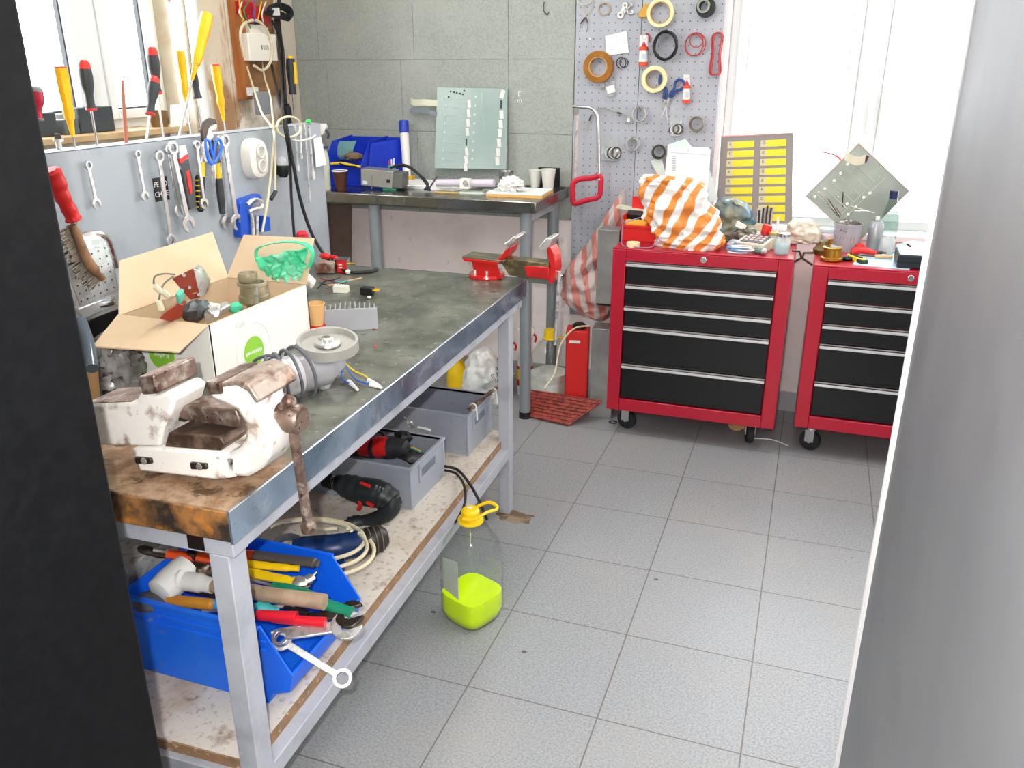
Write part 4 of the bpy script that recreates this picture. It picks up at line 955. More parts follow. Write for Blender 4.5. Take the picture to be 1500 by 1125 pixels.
cb.tube([at(392, 560, z=BZ+.05), at(378, 545, z=BZ+.07), at(372, 530, z=BZ+.08), at(392, 521, z=BZ+.10), at(412, 525, z=BZ+.09)], .0035, 8)
cb.build('power_cord', M('dark grey cord', '#585a60', .45), t, world=True)
for col, pp in (('#e0c020', [(506, 541), (520, 544), (534, 550), (545, 560)]), ('#2858c0', [(506, 543), (518, 553), (530, 560), (546, 564)]), ('#2858c0', [(504, 545), (500, 553), (508, 560), (514, 562)])):
    P_ = [at(*p, z=BZ+.006) for p in pp]; P_[0].z += .015; MB().tube(P_, .0018, 6).build('wire', M('wirec'+col, col, .4), t, world=True)
for a_, b_ in (((540, 557), (556, 565)), ((543, 563), (559, 568)), ((511, 559), (524, 571))): MB().cyl(at(*a_, z=BZ+.005), at(*b_, z=BZ+.005), .0055, .003, 8).build('terminal', m_white, t, world=True)
# ---- heatsink-like grey block with slots
o_ = at(475, 486, z=BZ); e_ = at(554, 482, z=BZ); an = math.degrees(math.atan2(e_.y-o_.y, e_.x-o_.x)); Lh = (e_-o_).length
t = thing('heatsink', 'light grey finned block standing in the middle of the workbench', 'heatsink', o_, (0, 0, an))
m_hs = M('pale grey zinc', '#a8aab0', .5, .3)
MB().bx(0, Lh, 0, .004, 0, .058).build('front_plate', m_hs, t, bevel=.001)
for i in range(11):
    x = .006+i*(Lh-.012)/10; d = .045+.03*math.sin(PI*i/10)
    MB().box((x, .004+d/2, .029), (.003, d, .054)).build('fin', m_hs, t)
MB().bx(0, Lh, .004, .045, .0, .004).build('floor_plate', m_hs, t)
# ---- tan cup on a red block, tipped cup, small parts
rb = at(462, 492, z=BZ)
one(MB().box(rb+Vector((0, .012, .0135)), (.034, .03, .027), (0, 0, 12)), 'red_block', m_redp, 'small bright red block under the tan cup by the carton', 'block', bevel=.002)
cup('paper_cup', rb+Vector((-.001, .012, .027)), .0235, .056, m_tan, 'tan paper cup standing on a small red block by the carton')
cc = at(456, 432, z=BZ); 
t = thing('paper_cup', 'white paper cup with brown inside lying behind the carton', 'cup', cc+Vector((0, .01, .03)), (35, -40, 0))
MB().lathe([(.018, 0), (.027, .055), (.029, .056), (.026, .056), (.017, .003), (0, .003)], n=24).build('body', m_white, t); MB().lathe([(.016, .004), (.0245, .054), (.023, .052), (0, .006)], n=24).build('lining', M('coffee brown lining', '#a8682c', .5), t)
s0 = at(503, 399, z=BZ)
t = thing('solenoid', 'red solenoid in a silver frame lying on the workbench', 'solenoid', s0, (0, 0, 15))
MB().box((0, 0, .024), (.036, .034, .044)).build('coil', m_redp, t, bevel=.003)
MB().bx(-.022, .02, -.019, .02, .046, .049).bx(-.024, -.021, -.019, .02, 0, .049).bx(.018, .021, -.019, .02, 0, .049).build('frame', m_chrome, t)
MB().cyl((.02, 0, .03), (.042, 0, .03), .004).build('pin', M('brass', '#b8963c', .3, .9), t)
for z in (.02, .03): MB().box((-.004, -.0175, z), (.012, .001, .004)).build('mark', m_white, t)
o = MB(); g0 = at(478, 400, z=BZ); o.box(g0+Vector((0, 0, .02)), (.06, .04, .034), (0, 0, 20)); o.cyl(g0+Vector((-.02, 0, .03)), g0+Vector((.03, .01, .03)), .012); one(o, 'pump', M('dirty cream metal', '#a89c88', .5, .4, var=[('#6c4438', 20, .5, .65)]), 'dirty cream pump body behind the carton by the solenoid', 'pump', bevel=.002)
o = MB(); o.ball(g0+Vector((-.012, .02, .052)), .016, (1.2, .8, .7), 14); o.cyl(g0+Vector((-.02, .03, .05)), g0+Vector((.03, .02, .05)), .007); one(o, 'red_tap', m_redp, 'red plastic tap lying on top of the cream pump', 'tap')
one(MB().ball(at(443, 345, x=-1.52), .022, (.8, 1, .7), 16, .35, 6, 2, True), 'red_cloth', M('red cloth', '#c82838', .8), 'crumpled red cloth behind the carton flap by the panel', 'cloth')
o = MB(); k0 = at(500, 428, z=BZ); o.box(k0+Vector((0, 0, .01)), (.045, .022, .02), (0, 0, 10))
for i in range(5): o.cyl(k0+Vector((-.018+.009*i, -.002+.0016*i, .02)), k0+Vector((-.018+.009*i, -.002+.0016*i, .024)), .003, n=8)
one(o, 'terminal_block', m_cream, 'cream terminal block behind the grey finned block', 'terminal block', bevel=.001)
k0 = at(539, 432, z=BZ)
t = thing('relay', 'black relay with two yellow pins lying on the workbench', 'relay', k0, (0, 0, 8))
MB().bx(-.02, .018, -.012, .014, .002, .024).build('body', m_black, t, bevel=.002)
for y in (-.006, .008): MB().box((.026, y, .016), (.018, .003, .004)).build('pin', m_yel, t)
one(MB().ball(at(510, 402, z=BZ)+Vector((0, 0, .009)), .009, (1.1, 1, .9), 12), 'white_stopper', m_white, 'small round white cap lying on the black cable', 'cap')
one(MB().ball(at(541, 438, z=BZ)+Vector((0, 0, .005)), .006, (1.2, 1, .8), 10), 'white_bead', m_white, 'tiny white bead lying in front of the black relay', 'bead')
for i, (pp, c_, lb) in enumerate((([(470, 408), (485, 412), (500, 415), (510, 412)], '#8a2030', 'dark red wire tangled behind the finned block'), ([(468, 414), (482, 418), (496, 414), (505, 414)], '#28303c', 'dark blue wire tangled behind the finned block'), ([(480, 418), (495, 416), (506, 412), (530, 407)], '#c09a70', 'tan wire sticking out right of the tangled wires'), ([(490, 412), (500, 414), (507, 412), (512, 413)], '#40a0b0', 'short light blue wire in the tangle'), ([(466, 422), (476, 412), (488, 410), (498, 406)], '#181818', 'black wire looped behind the finned block'))):
    P_ = [at(*p, z=BZ+.006+.004*i) for p in pp]; cable(P_, .0022, M('wb'+str(i), c_, .5), lb, name='wire')
for i, (px, py, lb) in enumerate(((547, 482, 'red crumb at the finned block corner'), (550, 508, 'red crumb on bare sheet right of the grinder disc'))): one(MB().ball(at(px, py, z=BZ)+Vector((0, 0, .001)), .006, (1, .7, .25), 8), 'plastic_crumb', m_redp, lb, 'crumb')
o = one(MB().cyl(at(507, 396, z=BZ+.0), at(508, 396, z=BZ+.001), .001), 'x', m_red, 'x', 'x'); bpy.data.objects.remove(o)
# ---- red vise at the far corner
m_rv = M('glossy red vise paint', '#c81818', .3, .1, coat=.4, var=[('#8a1410', 9, .55, .7)]); m_oil = M('oily steel', '#6e6650', .35, .8, var=[('#a89868', 20, .5, .65)])
t = thing('bench_vise', 'red swivel vise with open jaws on the far corner of the workbench', 'vise', at(713, 415, z=BZ))
b0 = at(713, 405, z=BZ)
MB().lathe([(.058, 0), (.060, .004), (.058, .012), (.045, .014), (0, .014)], b0, n=36).build('swivel_base', m_rv, t, world=True)
for a_ in (-2.2, -1.2, .3): MB().cyl(b0+Vector((.045*math.cos(a_), .045*math.sin(a_), .01)), b0+Vector((.045*math.cos(a_), .045*math.sin(a_), .028)), .005, n=8).build('bolt', m_tool, t, world=True)
YR = b0.y
MB().loft(pl([(690, 381), (727, 383), (737, 409), (697, 409)], y=YR-.035), pl([(692, 380), (727, 382), (735, 406), (697, 406)], y=YR+.035)).build('pedestal', m_rv, t, world=True, bevel=.003)
MB().ext(pl([(676, 376), (738, 382), (738, 386), (735, 386), (680, 381)], y=YR-.045), (0, .09, 0)).build('anvil_top', m_oil, t, world=True, bevel=.002)
MB().ext(pl([(676, 378), (732, 384), (727, 388), (680, 383)], y=YR-.047), (0, .094, 0)).build('anvil_rim', m_rv, t, world=True, bevel=.002)
MB().ext(pl([(722, 386), (727, 381), (735, 374), (742, 363), (748, 362), (744, 374), (734, 384), (728, 388)], y=YR-.04), (0, .08, 0)).build('fixed_jaw', m_rv, t, world=True, bevel=.002)
MB().ext(pl([(738, 357), (744, 354), (752, 346), (757, 349), (748, 360), (742, 366)], y=YR-.05), (0, .1, 0)).build('jaw_insert', m_tool, t, world=True, bevel=.002)
MB().ext(pl([(728, 379), (804, 386), (804, 392), (728, 386)], y=YR-.03), (0, .06, 0)).build('slide_bar', m_oil, t, world=True, bevel=.001)
MB().ext(pl([(734, 385), (770, 389), (772, 410), (745, 403)], y=YR-.025), (0, .05, 0)).build('slide_housing', m_oil, t, world=True, bevel=.003)
MB().ext(pl([(768, 390), (804, 391), (806, 411), (772, 406)], y=YR-.034), (0, .068, 0)).build('moving_body', m_rv, t, world=True, bevel=.002)
MB().ext(pl([(772, 406), (805, 410), (805, 417), (774, 414)], y=YR-.02), (0, .04, 0)).build('lower_bar', M('grey green steel', '#6a746c', .45, .5), t, world=True, bevel=.001)
MB().ext(pl([(800, 364), (806, 362), (812, 374), (814, 396), (810, 415), (804, 416), (806, 392)], y=YR-.035), (0, .07, 0)).build('moving_jaw', m_rv, t, world=True, bevel=.002)
MB().ext(pl([(789, 362), (800, 349), (808, 349), (807, 355), (800, 366), (790, 368)], y=YR-.045), (0, .09, 0)).build('jaw_insert', m_tool, t, world=True, bevel=.002)
h0 = at(815, 405, y=YR); MB().cyl(h0, h0+Vector((.022, 0, 0)), .010).build('screw_end', m_chrome, t, world=True)
MB().cyl(h0+Vector((.012, -.012, .02)), at(813, 505, y=YR-.012), .0055, n=12).build('handle', m_tool, t, world=True)
# ================================================================ lower shelf of the workbench
m_crate = M('grey crate plastic', '#9aa0ac', .5, var=[('#a8aeb8', 6, .5, .7), ('#80848c', 30, .62, .7)])
def crate(x0, x1, y0, y1, z0, z1, label, group='grey crates on the lower shelf'):
    t = thing('storage_crate', label, 'crate', ((x0+x1)/2, (y0+y1)/2, z0), group=group)
    w = MB(); e = .004
    w.bx(x0, x1, y0, y1, z0, z0+e); w.bx(x0, x0+e, y0, y1, z0+e, z1); w.bx(x1-e, x1, y0, y1, z0+e, z1); w.bx(x0+e, x1-e, y0, y0+e, z0+e, z1); w.bx(x0+e, x1-e, y1-e, y1, z0+e, z1)
    w.build('body', m_crate, t, world=True)
    r = MB(); o = .006
    for a in ((x0-o, x1+o, y0-o, y0+e), (x0-o, x1+o, y1-e, y1+o), (x0-o, x0+e, y0+e, y1-e), (x1-e, x1+o, y0+e, y1-e)): r.bx(*a, z1-.008, z1+.001)
    for xx in (x0, x1): 
        for yy in (y0, y1): r.cyl((xx, yy, z0+.002), (xx, yy, z1-.008), .005, n=8)
    r.build('rim', m_crate, t, world=True, bevel=.001)
    ym = (y0+y1)/2; h = MB()
    h.bx(x1, x1+.004, ym-.06, ym+.06, z1-.03, z1-.012); h.bx(x1, x1+.004, ym-.06, ym-.048, z1-.06, z1-.03); h.bx(x1, x1+.004, ym+.048, ym+.06, z1-.06, z1-.03); h.bx(x1, x1+.004, ym-.06, ym+.06, z1-.07, z1-.058)
    h.build('handle_frame', m_crate, t, world=True, bevel=.001)
    MB().bx(x1, x1+.0012, ym-.046, ym+.046, z1-.057, z1-.031).build('grip_panel', M('grip panel', '#6e7a84', .4), t, world=True)
    return t
crate(-1.37, -.972, 1.893, 2.118, SZ, .402, 'nearer grey crate on the lower shelf, holding a red and black tool')
crate(-1.35, -.955, 2.275, 2.475, SZ, .415, 'farther grey crate on the lower shelf with a steel bar on its rim')
# bar tied across the far crate
b0, b1 = Vector((-.968, 2.28, .42)), at(752, 548, x=-.945)
b0 = at(686, 600, x=-.945)
t = thing('steel_bar', 'brown steel bar tied to the rim of the farther grey crate', 'bar', b0)
MB().cyl(b0, b1, .0065, n=8).build('bar', m_jaw, t, world=True)
for p in ((693, 596), (722, 573)):
    q = at(*p, x=-.945); MB().torus(q, (b1-b0), .011, .0025, 14, 6).tube([q+Vector((.01, 0, -.004)), q+Vector((.013, 0, -.02)), q+Vector((.012, .004, -.045))], .0025, 6).build('cable_tie', m_white, t, world=True)
# tool in the near crate
t = thing('multi_tool', 'red and black power tool lying in the nearer grey crate', 'power tool', at(560, 660, y=2.01))
MB().tube([at(505, 655, y=2.01), at(535, 656, y=2.01), at(556, 657, y=2.01), at(580, 655, y=2.01), at(600, 662, y=2.01)], [.026, .028, .03, .028, .034, .03, .02], 16).build('body', M('dark tool body', '#2c2e30', .45), t, world=True)
MB().tube([at(530, 654, y=2.005), at(544, 655, y=2.005)], .030, 16, k=1).build('collar', m_redp, t, world=True)
MB().tube([at(553, 655, y=2.005), at(571, 655, y=2.005)], [.033, .031], 16, k=1).build('collar', m_redp, t, world=True)
MB().tube([at(562, 640, y=2.01), at(561, 655, y=2.0), at(560, 668, y=2.01)], .0025, 6).build('tie', M('pale tie', '#b8c0a8', .5), t, world=True)
o = MB(); q = at(604, 667, y=2.02); o.ball(q, .032, (1.1, 1, .6), 16, .25, 6, 3); one(o, 'grinder_head', M('dark tool body', '#2c2e30', .45), 'dark rounded tool head lying in the nearer grey crate', 'tool head')
o = MB(); q = at(590, 640, y=2.04); o.ball(q, .022, (1.3, 1, .8), 14, .2, 6, 5); one(o, 'clamp_knob', m_black, 'black knob behind the red and black tool in the crate', 'clamp')
for i, (c_, dz) in enumerate((('#4aa0c0', 0), ('#c8b040', .004), ('#2a2a2a', -.005))):
    cable([at(590, 657, y=2.02)+Vector((0, 0, dz)), at(604, 657, y=2.01)+Vector((0, 0, dz)), at(617, 663, y=2.01)+Vector((0, 0, dz))], .0022, M('crw%d' % i, c_, .5), ['light blue', 'yellowish', 'dark'][i]+' wire across the tool in the nearer crate', name='wire')
cable([at(548, 634, y=2.05), at(560, 635, y=2.04), at(564, 648, y=2.01)], .003, m_cabk, 'thin dark cable rising at the back of the nearer crate')
# drill bits ring between crates
t = thing('wire_coil', 'small coil of bright wire between the two grey crates', 'coil', at(597, 618, y=2.195))
for i in range(5): MB().torus(at(595+i*1.5, 617+i, y=2.195), (1-.2*i, .4+.2*i, .5), .014, .0016, 20, 6).build('turn', m_tool, t, world=True)
one(MB().tube([at(612, 626, y=2.14), at(622, 628, y=2.14), at(631, 631, y=2.14)], .004, 8), 'white_wire', m_white, 'short white wire lying behind the nearer crate rim', 'wire')
# black cables hanging out of the shelf
c1 = [at(652, 683, x=-.955), at(670, 688, x=-.93), at(686, 706, x=-.85), at(700, 730, x=-.80), at(713, 760, x=-.79)]
c2 = [at(652, 689, x=-.955), at(668, 694, x=-.93), at(680, 712, x=-.85), at(680, 740, x=-.82), at(664, 770, x=-.86), at(655, 778, z=.02)]
cable(c1, .0045, m_cabk, 'black cable hanging from the shelf behind the yellow bottle cap'); cable(c2, .004, m_cabk, 'black cable hanging from the shelf edge down to the floor')
# drill
m_dr = M('dark green grey tool', '#23292b', .42)
t = thing('electric_drill', 'black electric drill with red trigger lying on the lower shelf', 'drill', at(540, 720, y=1.86))
yd = 1.815
MB().lathe([(.012, -.03), (.020, -.028), (.022, 0), (.018, .004), (.018, .008), (.024, .012), (.024, .024)], at(488, 706, y=yd), at(506, 710, y=yd)-at(488, 706, y=yd), 20).build('chuck', m_black, t, world=True)
MB().lathe([(.0195, 0), (.0195, .012)], at(491, 707, y=yd), at(506, 710, y=yd)-at(488, 706, y=yd), 20).build('chuck_ring', m_chrome, t, world=True)
MB().tube([at(500, 710, y=yd), at(512, 713, y=yd), at(530, 719, y=yd), at(548, 722, y=yd), at(563, 727, y=yd), at(574, 735, y=yd), at(576, 742, y=yd-.004)], [.028, .033, .037, .040, .040, .038, .034, .026, .02], 20).build('body', m_dr, t, world=True)
MB().tube([at(574, 728, y=yd), at(572, 745, y=yd-.01), at(556, 758, y=yd-.02), at(534, 765, y=yd-.03), at(515, 768, y=yd-.05), at(504, 768, y=yd-.06)], [.026, .026, .025, .022, .021, .024, .022, .012], 16, flat=.85).build('handle', m_dr, t, world=True)
MB().tube([at(507, 769, y=yd-.06), at(495, 774, y=yd-.07)], [.009, .007], 10, k=1).build('cord_guard', m_black, t, world=True)
MB().tube([at(526, 733, y=yd-.034), at(528, 739, y=yd-.034), at(525, 746, y=yd-.03)], .006, 8).build('trigger', m_redp, t, world=True)
MB().box(at(543, 738, y=yd-.035), (.022, .01, .010), (0, 25, 0)).build('lock_button', m_redp, t, world=True)
MB().box(at(535, 710, y=yd-.042), (.03, .006, .008), (25, 12, 0)).build('name_plate', m_redp, t, world=True)
for i in range(3): MB().box(at(551+5*i, 714+2*i, y=yd-.038), (.004, .006, .016), (20, 25, 0)).build('vent', M('vent grey', '#6a7072', .4), t, world=True)
# blue sander with cream cord
m_navy = M('navy blue tool', '#14305e', .35, var=[('#2c4c80', 12, .55, .7)])
t = thing('power_sander', 'navy blue power tool lying on the lower shelf before the drill', 'power tool', at(505, 835, z=SZ))
zz = SZ+.034
MB().tube([at(430, 806, z=zz), at(460, 804, z=zz), at(490, 803, z=zz), at(520, 797, z=zz), at(535, 793, z=zz)], [.030, .034, .036, .034, .032], 20).build('body', m_navy, t, world=True)
MB().loft(pl([(470, 830), (505, 843), (503, 822), (465, 808)], z=SZ+.004), pl([(460, 812), (508, 815), (500, 798), (465, 793)], z=SZ+.03)).build('foot', m_navy, t, world=True, bevel=.006)
MB().lathe([(.030, -.03), (.035, -.02), (.036, 0), (.034, .018), (.022, .032), (0, .036)], at(549, 790, z=zz), at(549, 790, z=zz)-at(520, 797, z=zz), 24).build('end_cover', M('brown black cover', '#2a2420', .4), t, world=True)
for k in range(4):
    MB().torus(at(532+8*k, 794-1.6*k, z=zz), at(549, 790, z=zz)-at(520, 797, z=zz), .0355, .0014, 28, 6).build('cooling_rib', M('brown grey rib', '#6a6258', .4), t, world=True)
c_ = bpy.data.objects.new('x', None)
loops = []
def eloop(cx_, cy_, rx, ry, z, r, mt, label, a0=0, a1=2*PI, name='cable'):
    pts = [at(cx_+rx*math.cos(a0+(a1-a0)*i/14), cy_-ry*math.sin(a0+(a1-a0)*i/14), z=z) for i in range(15)]
    return cable(pts, r, mt, label, 4, name)
t = thing('cord_coil', 'cream cord wound in loops over the navy blue tool', 'cord', at(470, 805, z=SZ+.07))
for cx_, cy_, rx, ry, a0, a1 in ((462, 790, 72, 30, -2.2, 1.9), (468, 800, 70, 33, -2.0, .6), (472, 806, 76, 38, -1.7, .4), (450, 782, 66, 22, .2, 2.9), (452, 776, 58, 14, .1, 3.0)):
    pts = [at(cx_+rx*math.cos(a0+(a1-a0)*i/14), cy_-ry*math.sin(a0+(a1-a0)*i/14), z=SZ+.085+.004*len(t.children)) for i in range(15)]
    MB().tube(pts, .0048, 8, k=4).build('loop', m_cabw, t, world=True)
MB().tube([at(440, 775, z=SZ+.09), at(468, 776, z=SZ+.09), at(494, 774, z=SZ+.09)], .005, 8).build('lead', m_cabw, t, world=True)
t = thing('cord_coil', 'black cord wound in loops left of the navy blue tool', 'cord', at(430, 812, z=SZ+.02))
for k in range(4):
    pts = [at(424+(20+2*k)*math.cos(a), 806-(16+2.5*k)*math.sin(a), z=SZ+.02+.006*k) for a in [2*PI*i/14 for i in range(14)]]
    MB().tube(pts, .0032, 8, True, k=3).build('loop', M('dark grey cord', '#585a60', .45), t, world=True)
# ---- blue open-fronted bin full of hand tools
m_bin = M('bright blue bin', '#1268ee', .38, var=[('#2a7cf4', 5, .5, .75), ('#7a8088', 24, .66, .72, None, .7)])
t = thing('tool_bin', 'large bright blue open-fronted bin full of hand tools', 'bin', (-1.05, 1.22, SZ))
bx0, bx1, by0, by1, e = -1.225, -.898, 1.092, 1.36, .004
side = lambda y: [Vector((bx0, y, SZ+.002)), Vector((bx1, y, SZ+.002)), Vector((-.885, y, SZ+.03)), Vector((-.845, y, SZ+.045)), Vector((-.835, y, SZ+.085)), Vector((-.898, y, .456)), Vector((bx0, y, .456))]
MB().ext(side(by0), (0, e, 0)).build('side_wall', m_bin, t, world=True); MB().ext(side(by1-e), (0, e, 0)).build('side_wall', m_bin, t, world=True)
MB().bx(bx0, bx0+e, by0+e, by1-e, SZ+.002, .456).build('back_wall', m_bin, t, world=True)
MB().bx(bx0+e, bx1, by0+e, by1-e, SZ+.002, SZ+.006).build('base', m_bin, t, world=True)
MB().ext([Vector((bx1, by0+e, SZ+.002)), Vector((-.885, by0+e, SZ+.03)), Vector((-.845, by0+e, SZ+.045)), Vector((-.835, by0+e, SZ+.085)), Vector((-.840, by0+e, SZ+.087)), Vector((-.85, by0+e, SZ+.05)), Vector((-.888, by0+e, SZ+.036)), Vector((bx1-.004, by0+e, SZ+.007))], (0, by1-by0-2*e, 0)).build('front_lip', m_bin, t, world=True)
r = MB()
for z in (.452, .425, .405): r.bx(bx0-.002, -.90 if z > .44 else -.885, by0-.004, by0, z-.003, z+.003)
r.bx(bx0-.003, -.898, by1, by1+.006, .448, .456); r.bx(bx0-.006, bx0, by0-.003, by1+.004, .444, .457); r.bx(bx0-.002, -.898, by0-.007, by0, .449, .457)
r.build('rim', m_bin, t, world=True, bevel=.001)
# tools in the bin; each from a to b given by photo point and height
Z = .45
def P3(px, py, z): return at(px, py, z=z)
def tool2(name, label, cat, parts):
    """parts: (part name, [(px,py,z)...], radii, material, flat)"""
    t = thing(name, label, cat, P3(*parts[0][1][0]))
    for pn, pts, rr, mt, *fl in parts:
        MB().tube([P3(*p) for p in pts], rr, 12, flat=fl[0] if fl else 1).build(pn, mt, t, world=True)
    return t
m_orng = M('orange grip', '#e85420', .4)
tool2('pipe_wrench', 'orange pipe wrench with dark jaw lying along the back of the blue bin', 'wrench', [
    ('handle', [(246, 812, .46), (270, 814, .46), (290, 816, .46), (330, 822, .455)], [.012, .013, .013, .012], m_orng, .8),
    ('jaw', [(204, 802, .465), (215, 806, .465), (230, 810, .46), (248, 813, .46)], [.006, .012, .011, .010], m_dark, .7),
    ('nut', [(280, 812, .462), (292, 815, .462)], [.0145, .0145], m_dark), ('worm', [(226, 805, .472), (244, 808, .47)], [.006, .006], m_tool)])
tool2('pliers', 'black and orange pliers with yellow inner grips across the blue bin', 'pliers', [
    ('upper_grip', [(362, 813, .462), (385, 815, .462), (420, 820, .462), (455, 824, .462), (466, 826, .462)], [.011, .013, .013, .013, .009], M('charcoal grip', '#4c4644', .5), .8),
    ('orange_end', [(345, 811, .462), (372, 814, .462)], [.012, .0135], m_orng, .8),
    ('yellow_liner', [(350, 824, .455), (380, 828, .455), (410, 831, .455), (438, 833, .455)], [.010, .0105, .010, .008], m_yel, .8)])
tool2('pliers', 'slim yellow handled pliers with steel head in the blue bin', 'pliers', [
    ('grip', [(352, 836, .452), (380, 842, .45), (410, 848, .45), (432, 852, .45)], [.011, .012, .0115, .010], m_yel, .8),
    ('jaw', [(428, 850, .45), (442, 852, .45), (452, 848, .45), (463, 838, .452)], [.012, .016, .012, .003], m_tool, .6),
    ('jaw', [(436, 854, .444), (448, 858, .444), (458, 852, .446)], [.010, .010, .003], m_dark, .6)])
hm = tool2('mallet', 'white headed mallet with taped tan handle on top of the blue bin', 'mallet', [
    ('handle', [(300, 856, .468), (340, 862, .468), (400, 872, .468), (440, 877, .468), (476, 882, .468)], [.0145, .015, .0155, .016, .0165], M('tan taped handle', '#b09880', .6, var=[('#98826c', 20, .45, .65)])),
    ('wrapped_neck', [(262, 850, .468), (285, 853, .468), (312, 858, .468)], [.026, .02, .0165], m_white)])
hmc = P3(256, 848, .466); MB().lathe([(.022, -.045), (.031, -.040), (.033, -.01), (.033, .02), (.030, .036), (.02, .04)], hmc, P3(283, 822, .475)-P3(240, 862, .455), 28).build('head', m_white, hm, world=True)
tool2('claw_hammer', 'small hammer with brown head lying behind the white mallet', 'hammer', [
    ('head', [(282, 832, .472), (298, 836, .472), (312, 838, .472)], [.014, .015, .010], m_jaw), ('neck', [(312, 836, .472), (330, 841, .47)], [.009, .009], m_tool)])
tool2('screwdriver', 'green handled screwdriver sticking out right of the tan mallet handle', 'screwdriver', [
    ('handle', [(400, 858, .447), (440, 868, .447), (478, 886, .446), (516, 898, .446)], [.009, .011, .013, .013, .012], m_green), ('blade', [(355, 846, .447), (400, 858, .447)], [.003, .003], m_tool)])
tool2('file', 'amber and blue handled tool along the near rim of the blue bin', 'file', [
    ('handle', [(245, 880, .447), (275, 882, .447), (305, 885, .447), (316, 886, .447)], [.009, .012, .012, .010], M('amber wood', '#cc8c30', .4, var=[('#b87824', 15, .4, .65)])),
    ('blue_end', [(312, 885, .447), (330, 887, .447)], [.0105, .0095], M('sky blue grip', '#2898d0', .4))])
one(MB().ball(P3(222, 880, .435), .036, (1, .9, .5), 20, .1, 3, 2), 'rubber_ball', M('dark grey rubber', '#4a4c50', .7), 'dark grey rubber dome at the left end of the blue bin', 'dome')
tool2('pliers', 'red handled pliers lying nearest the near rim of the blue bin', 'pliers', [
    ('grip', [(376, 901, .452), (395, 902, .452), (415, 903, .452), (435, 904, .452)], [.010, .011, .011, .0115], M('glossy red grip', '#d02030', .3)),
    ('grip', [(400, 905, .445), (425, 908, .445), (450, 910, .445), (477, 912, .445)], [.010, .010, .010, .0105], M('glossy red grip', '#d02030', .3)),
    ('jaw', [(345, 897, .45), (378, 901, .45)], [.010, .007], m_dark, .6)])
tool2('snips', 'turquoise handled snips between the tan handle and red pliers', 'snips', [('handle', [(372, 886, .444), (385, 888, .446), (400, 893, .444), (412, 899, .44)], [.006, .013, .010, .005], M('turquoise plastic', '#50c0c0', .4), .6)])
spanner('large open-ended spanner with its jaw hanging out right of the blue bin', P3(404, 932, .425), P3(508, 916, .432), .026, nrm=(.1, -.5, 1), ends='-o', group=None, r2=.027, th=.007)
spanner('wide adjustable spanner jaw behind the large bright one', P3(440, 905, .43), P3(513, 900, .445), .022, nrm=(.1, -.4, 1), ends='-o', group=None, r2=.026, th=.008, mat=m_dark)
spanner('bright spanner lying across the front lip of the blue bin', P3(412, 934, .41), P3(468, 918, .43), .018, nrm=(.1, -.5, 1), ends='r-', group=None, th=.007)
sp_a, sp_b = at(402, 915, y=1.15), at(502, 993, y=1.10)
sp_a = P3(412, 938, .40); sp_b = at(502, 994, x=-.745)
spanner('ring spanner hanging out over the shelf edge, furthest from the bin', sp_b, sp_a, .016, nrm=(.55, -.6, .6), ends='ro', group=None, r1=.019, th=.006)
random.seed(11)
for i, (px, py, z, l, an, mt) in enumerate(((300, 888, .43, .09, 5, m_tool), (322, 893, .432, .07, 20, m_tool), (430, 893, .43, .08, -8, m_dark), (405, 889, .43, .07, 30, m_tool), (452, 898, .425, .07, -20, m_dark), (380, 870, .43, .10, 10, m_dark), (420, 922, .41, .06, 40, m_tool), (345, 850, .44, .09, 12, m_tool), (290, 868, .44, .1, 0, m_dark))):
    c0 = P3(px, py, z); d0 = Vector((math.cos(R(an)), math.sin(R(an)), .05)); lab = ['short steel rod near the amber handle', 'second steel rod beside the blue grip end', 'dark rod between the tan handle and red grips', 'steel pin beside the turquoise snips', 'dark pin left of the big spanner jaw', 'dark rod under the tan mallet handle', 'small steel pin at the front lip of the bin', 'steel rod below the yellow grips', 'dark bar under the white mallet head'][i]
    o = MB(); o.cyl(c0-d0*l/2, c0+d0*l/2, .005, n=10); o.cyl(c0+d0*l*.38, c0+d0*l*.5, .0075, n=6)
    one(o, 'hand_tool', mt, lab+' in the blue bin', 'tool')
one(MB().ext(pl([(192, 797), (212, 798), (218, 835), (202, 852)], y=1.42), (0, .012, 0)), 'white_panel_offcut', m_white, 'white plastic offcut standing behind the left end of the blue bin', 'offcut', bevel=.002)
one(MB().bx(-1.56, -1.30, 1.15, 1.6, SZ, SZ+.17), 'grey_block', M('speckled grey block', '#a8a8a4', .8, var=[('#80807c', 60, .5, .65)]), 'speckled pale grey block on the shelf behind the blue bin', 'block', bevel=.004)
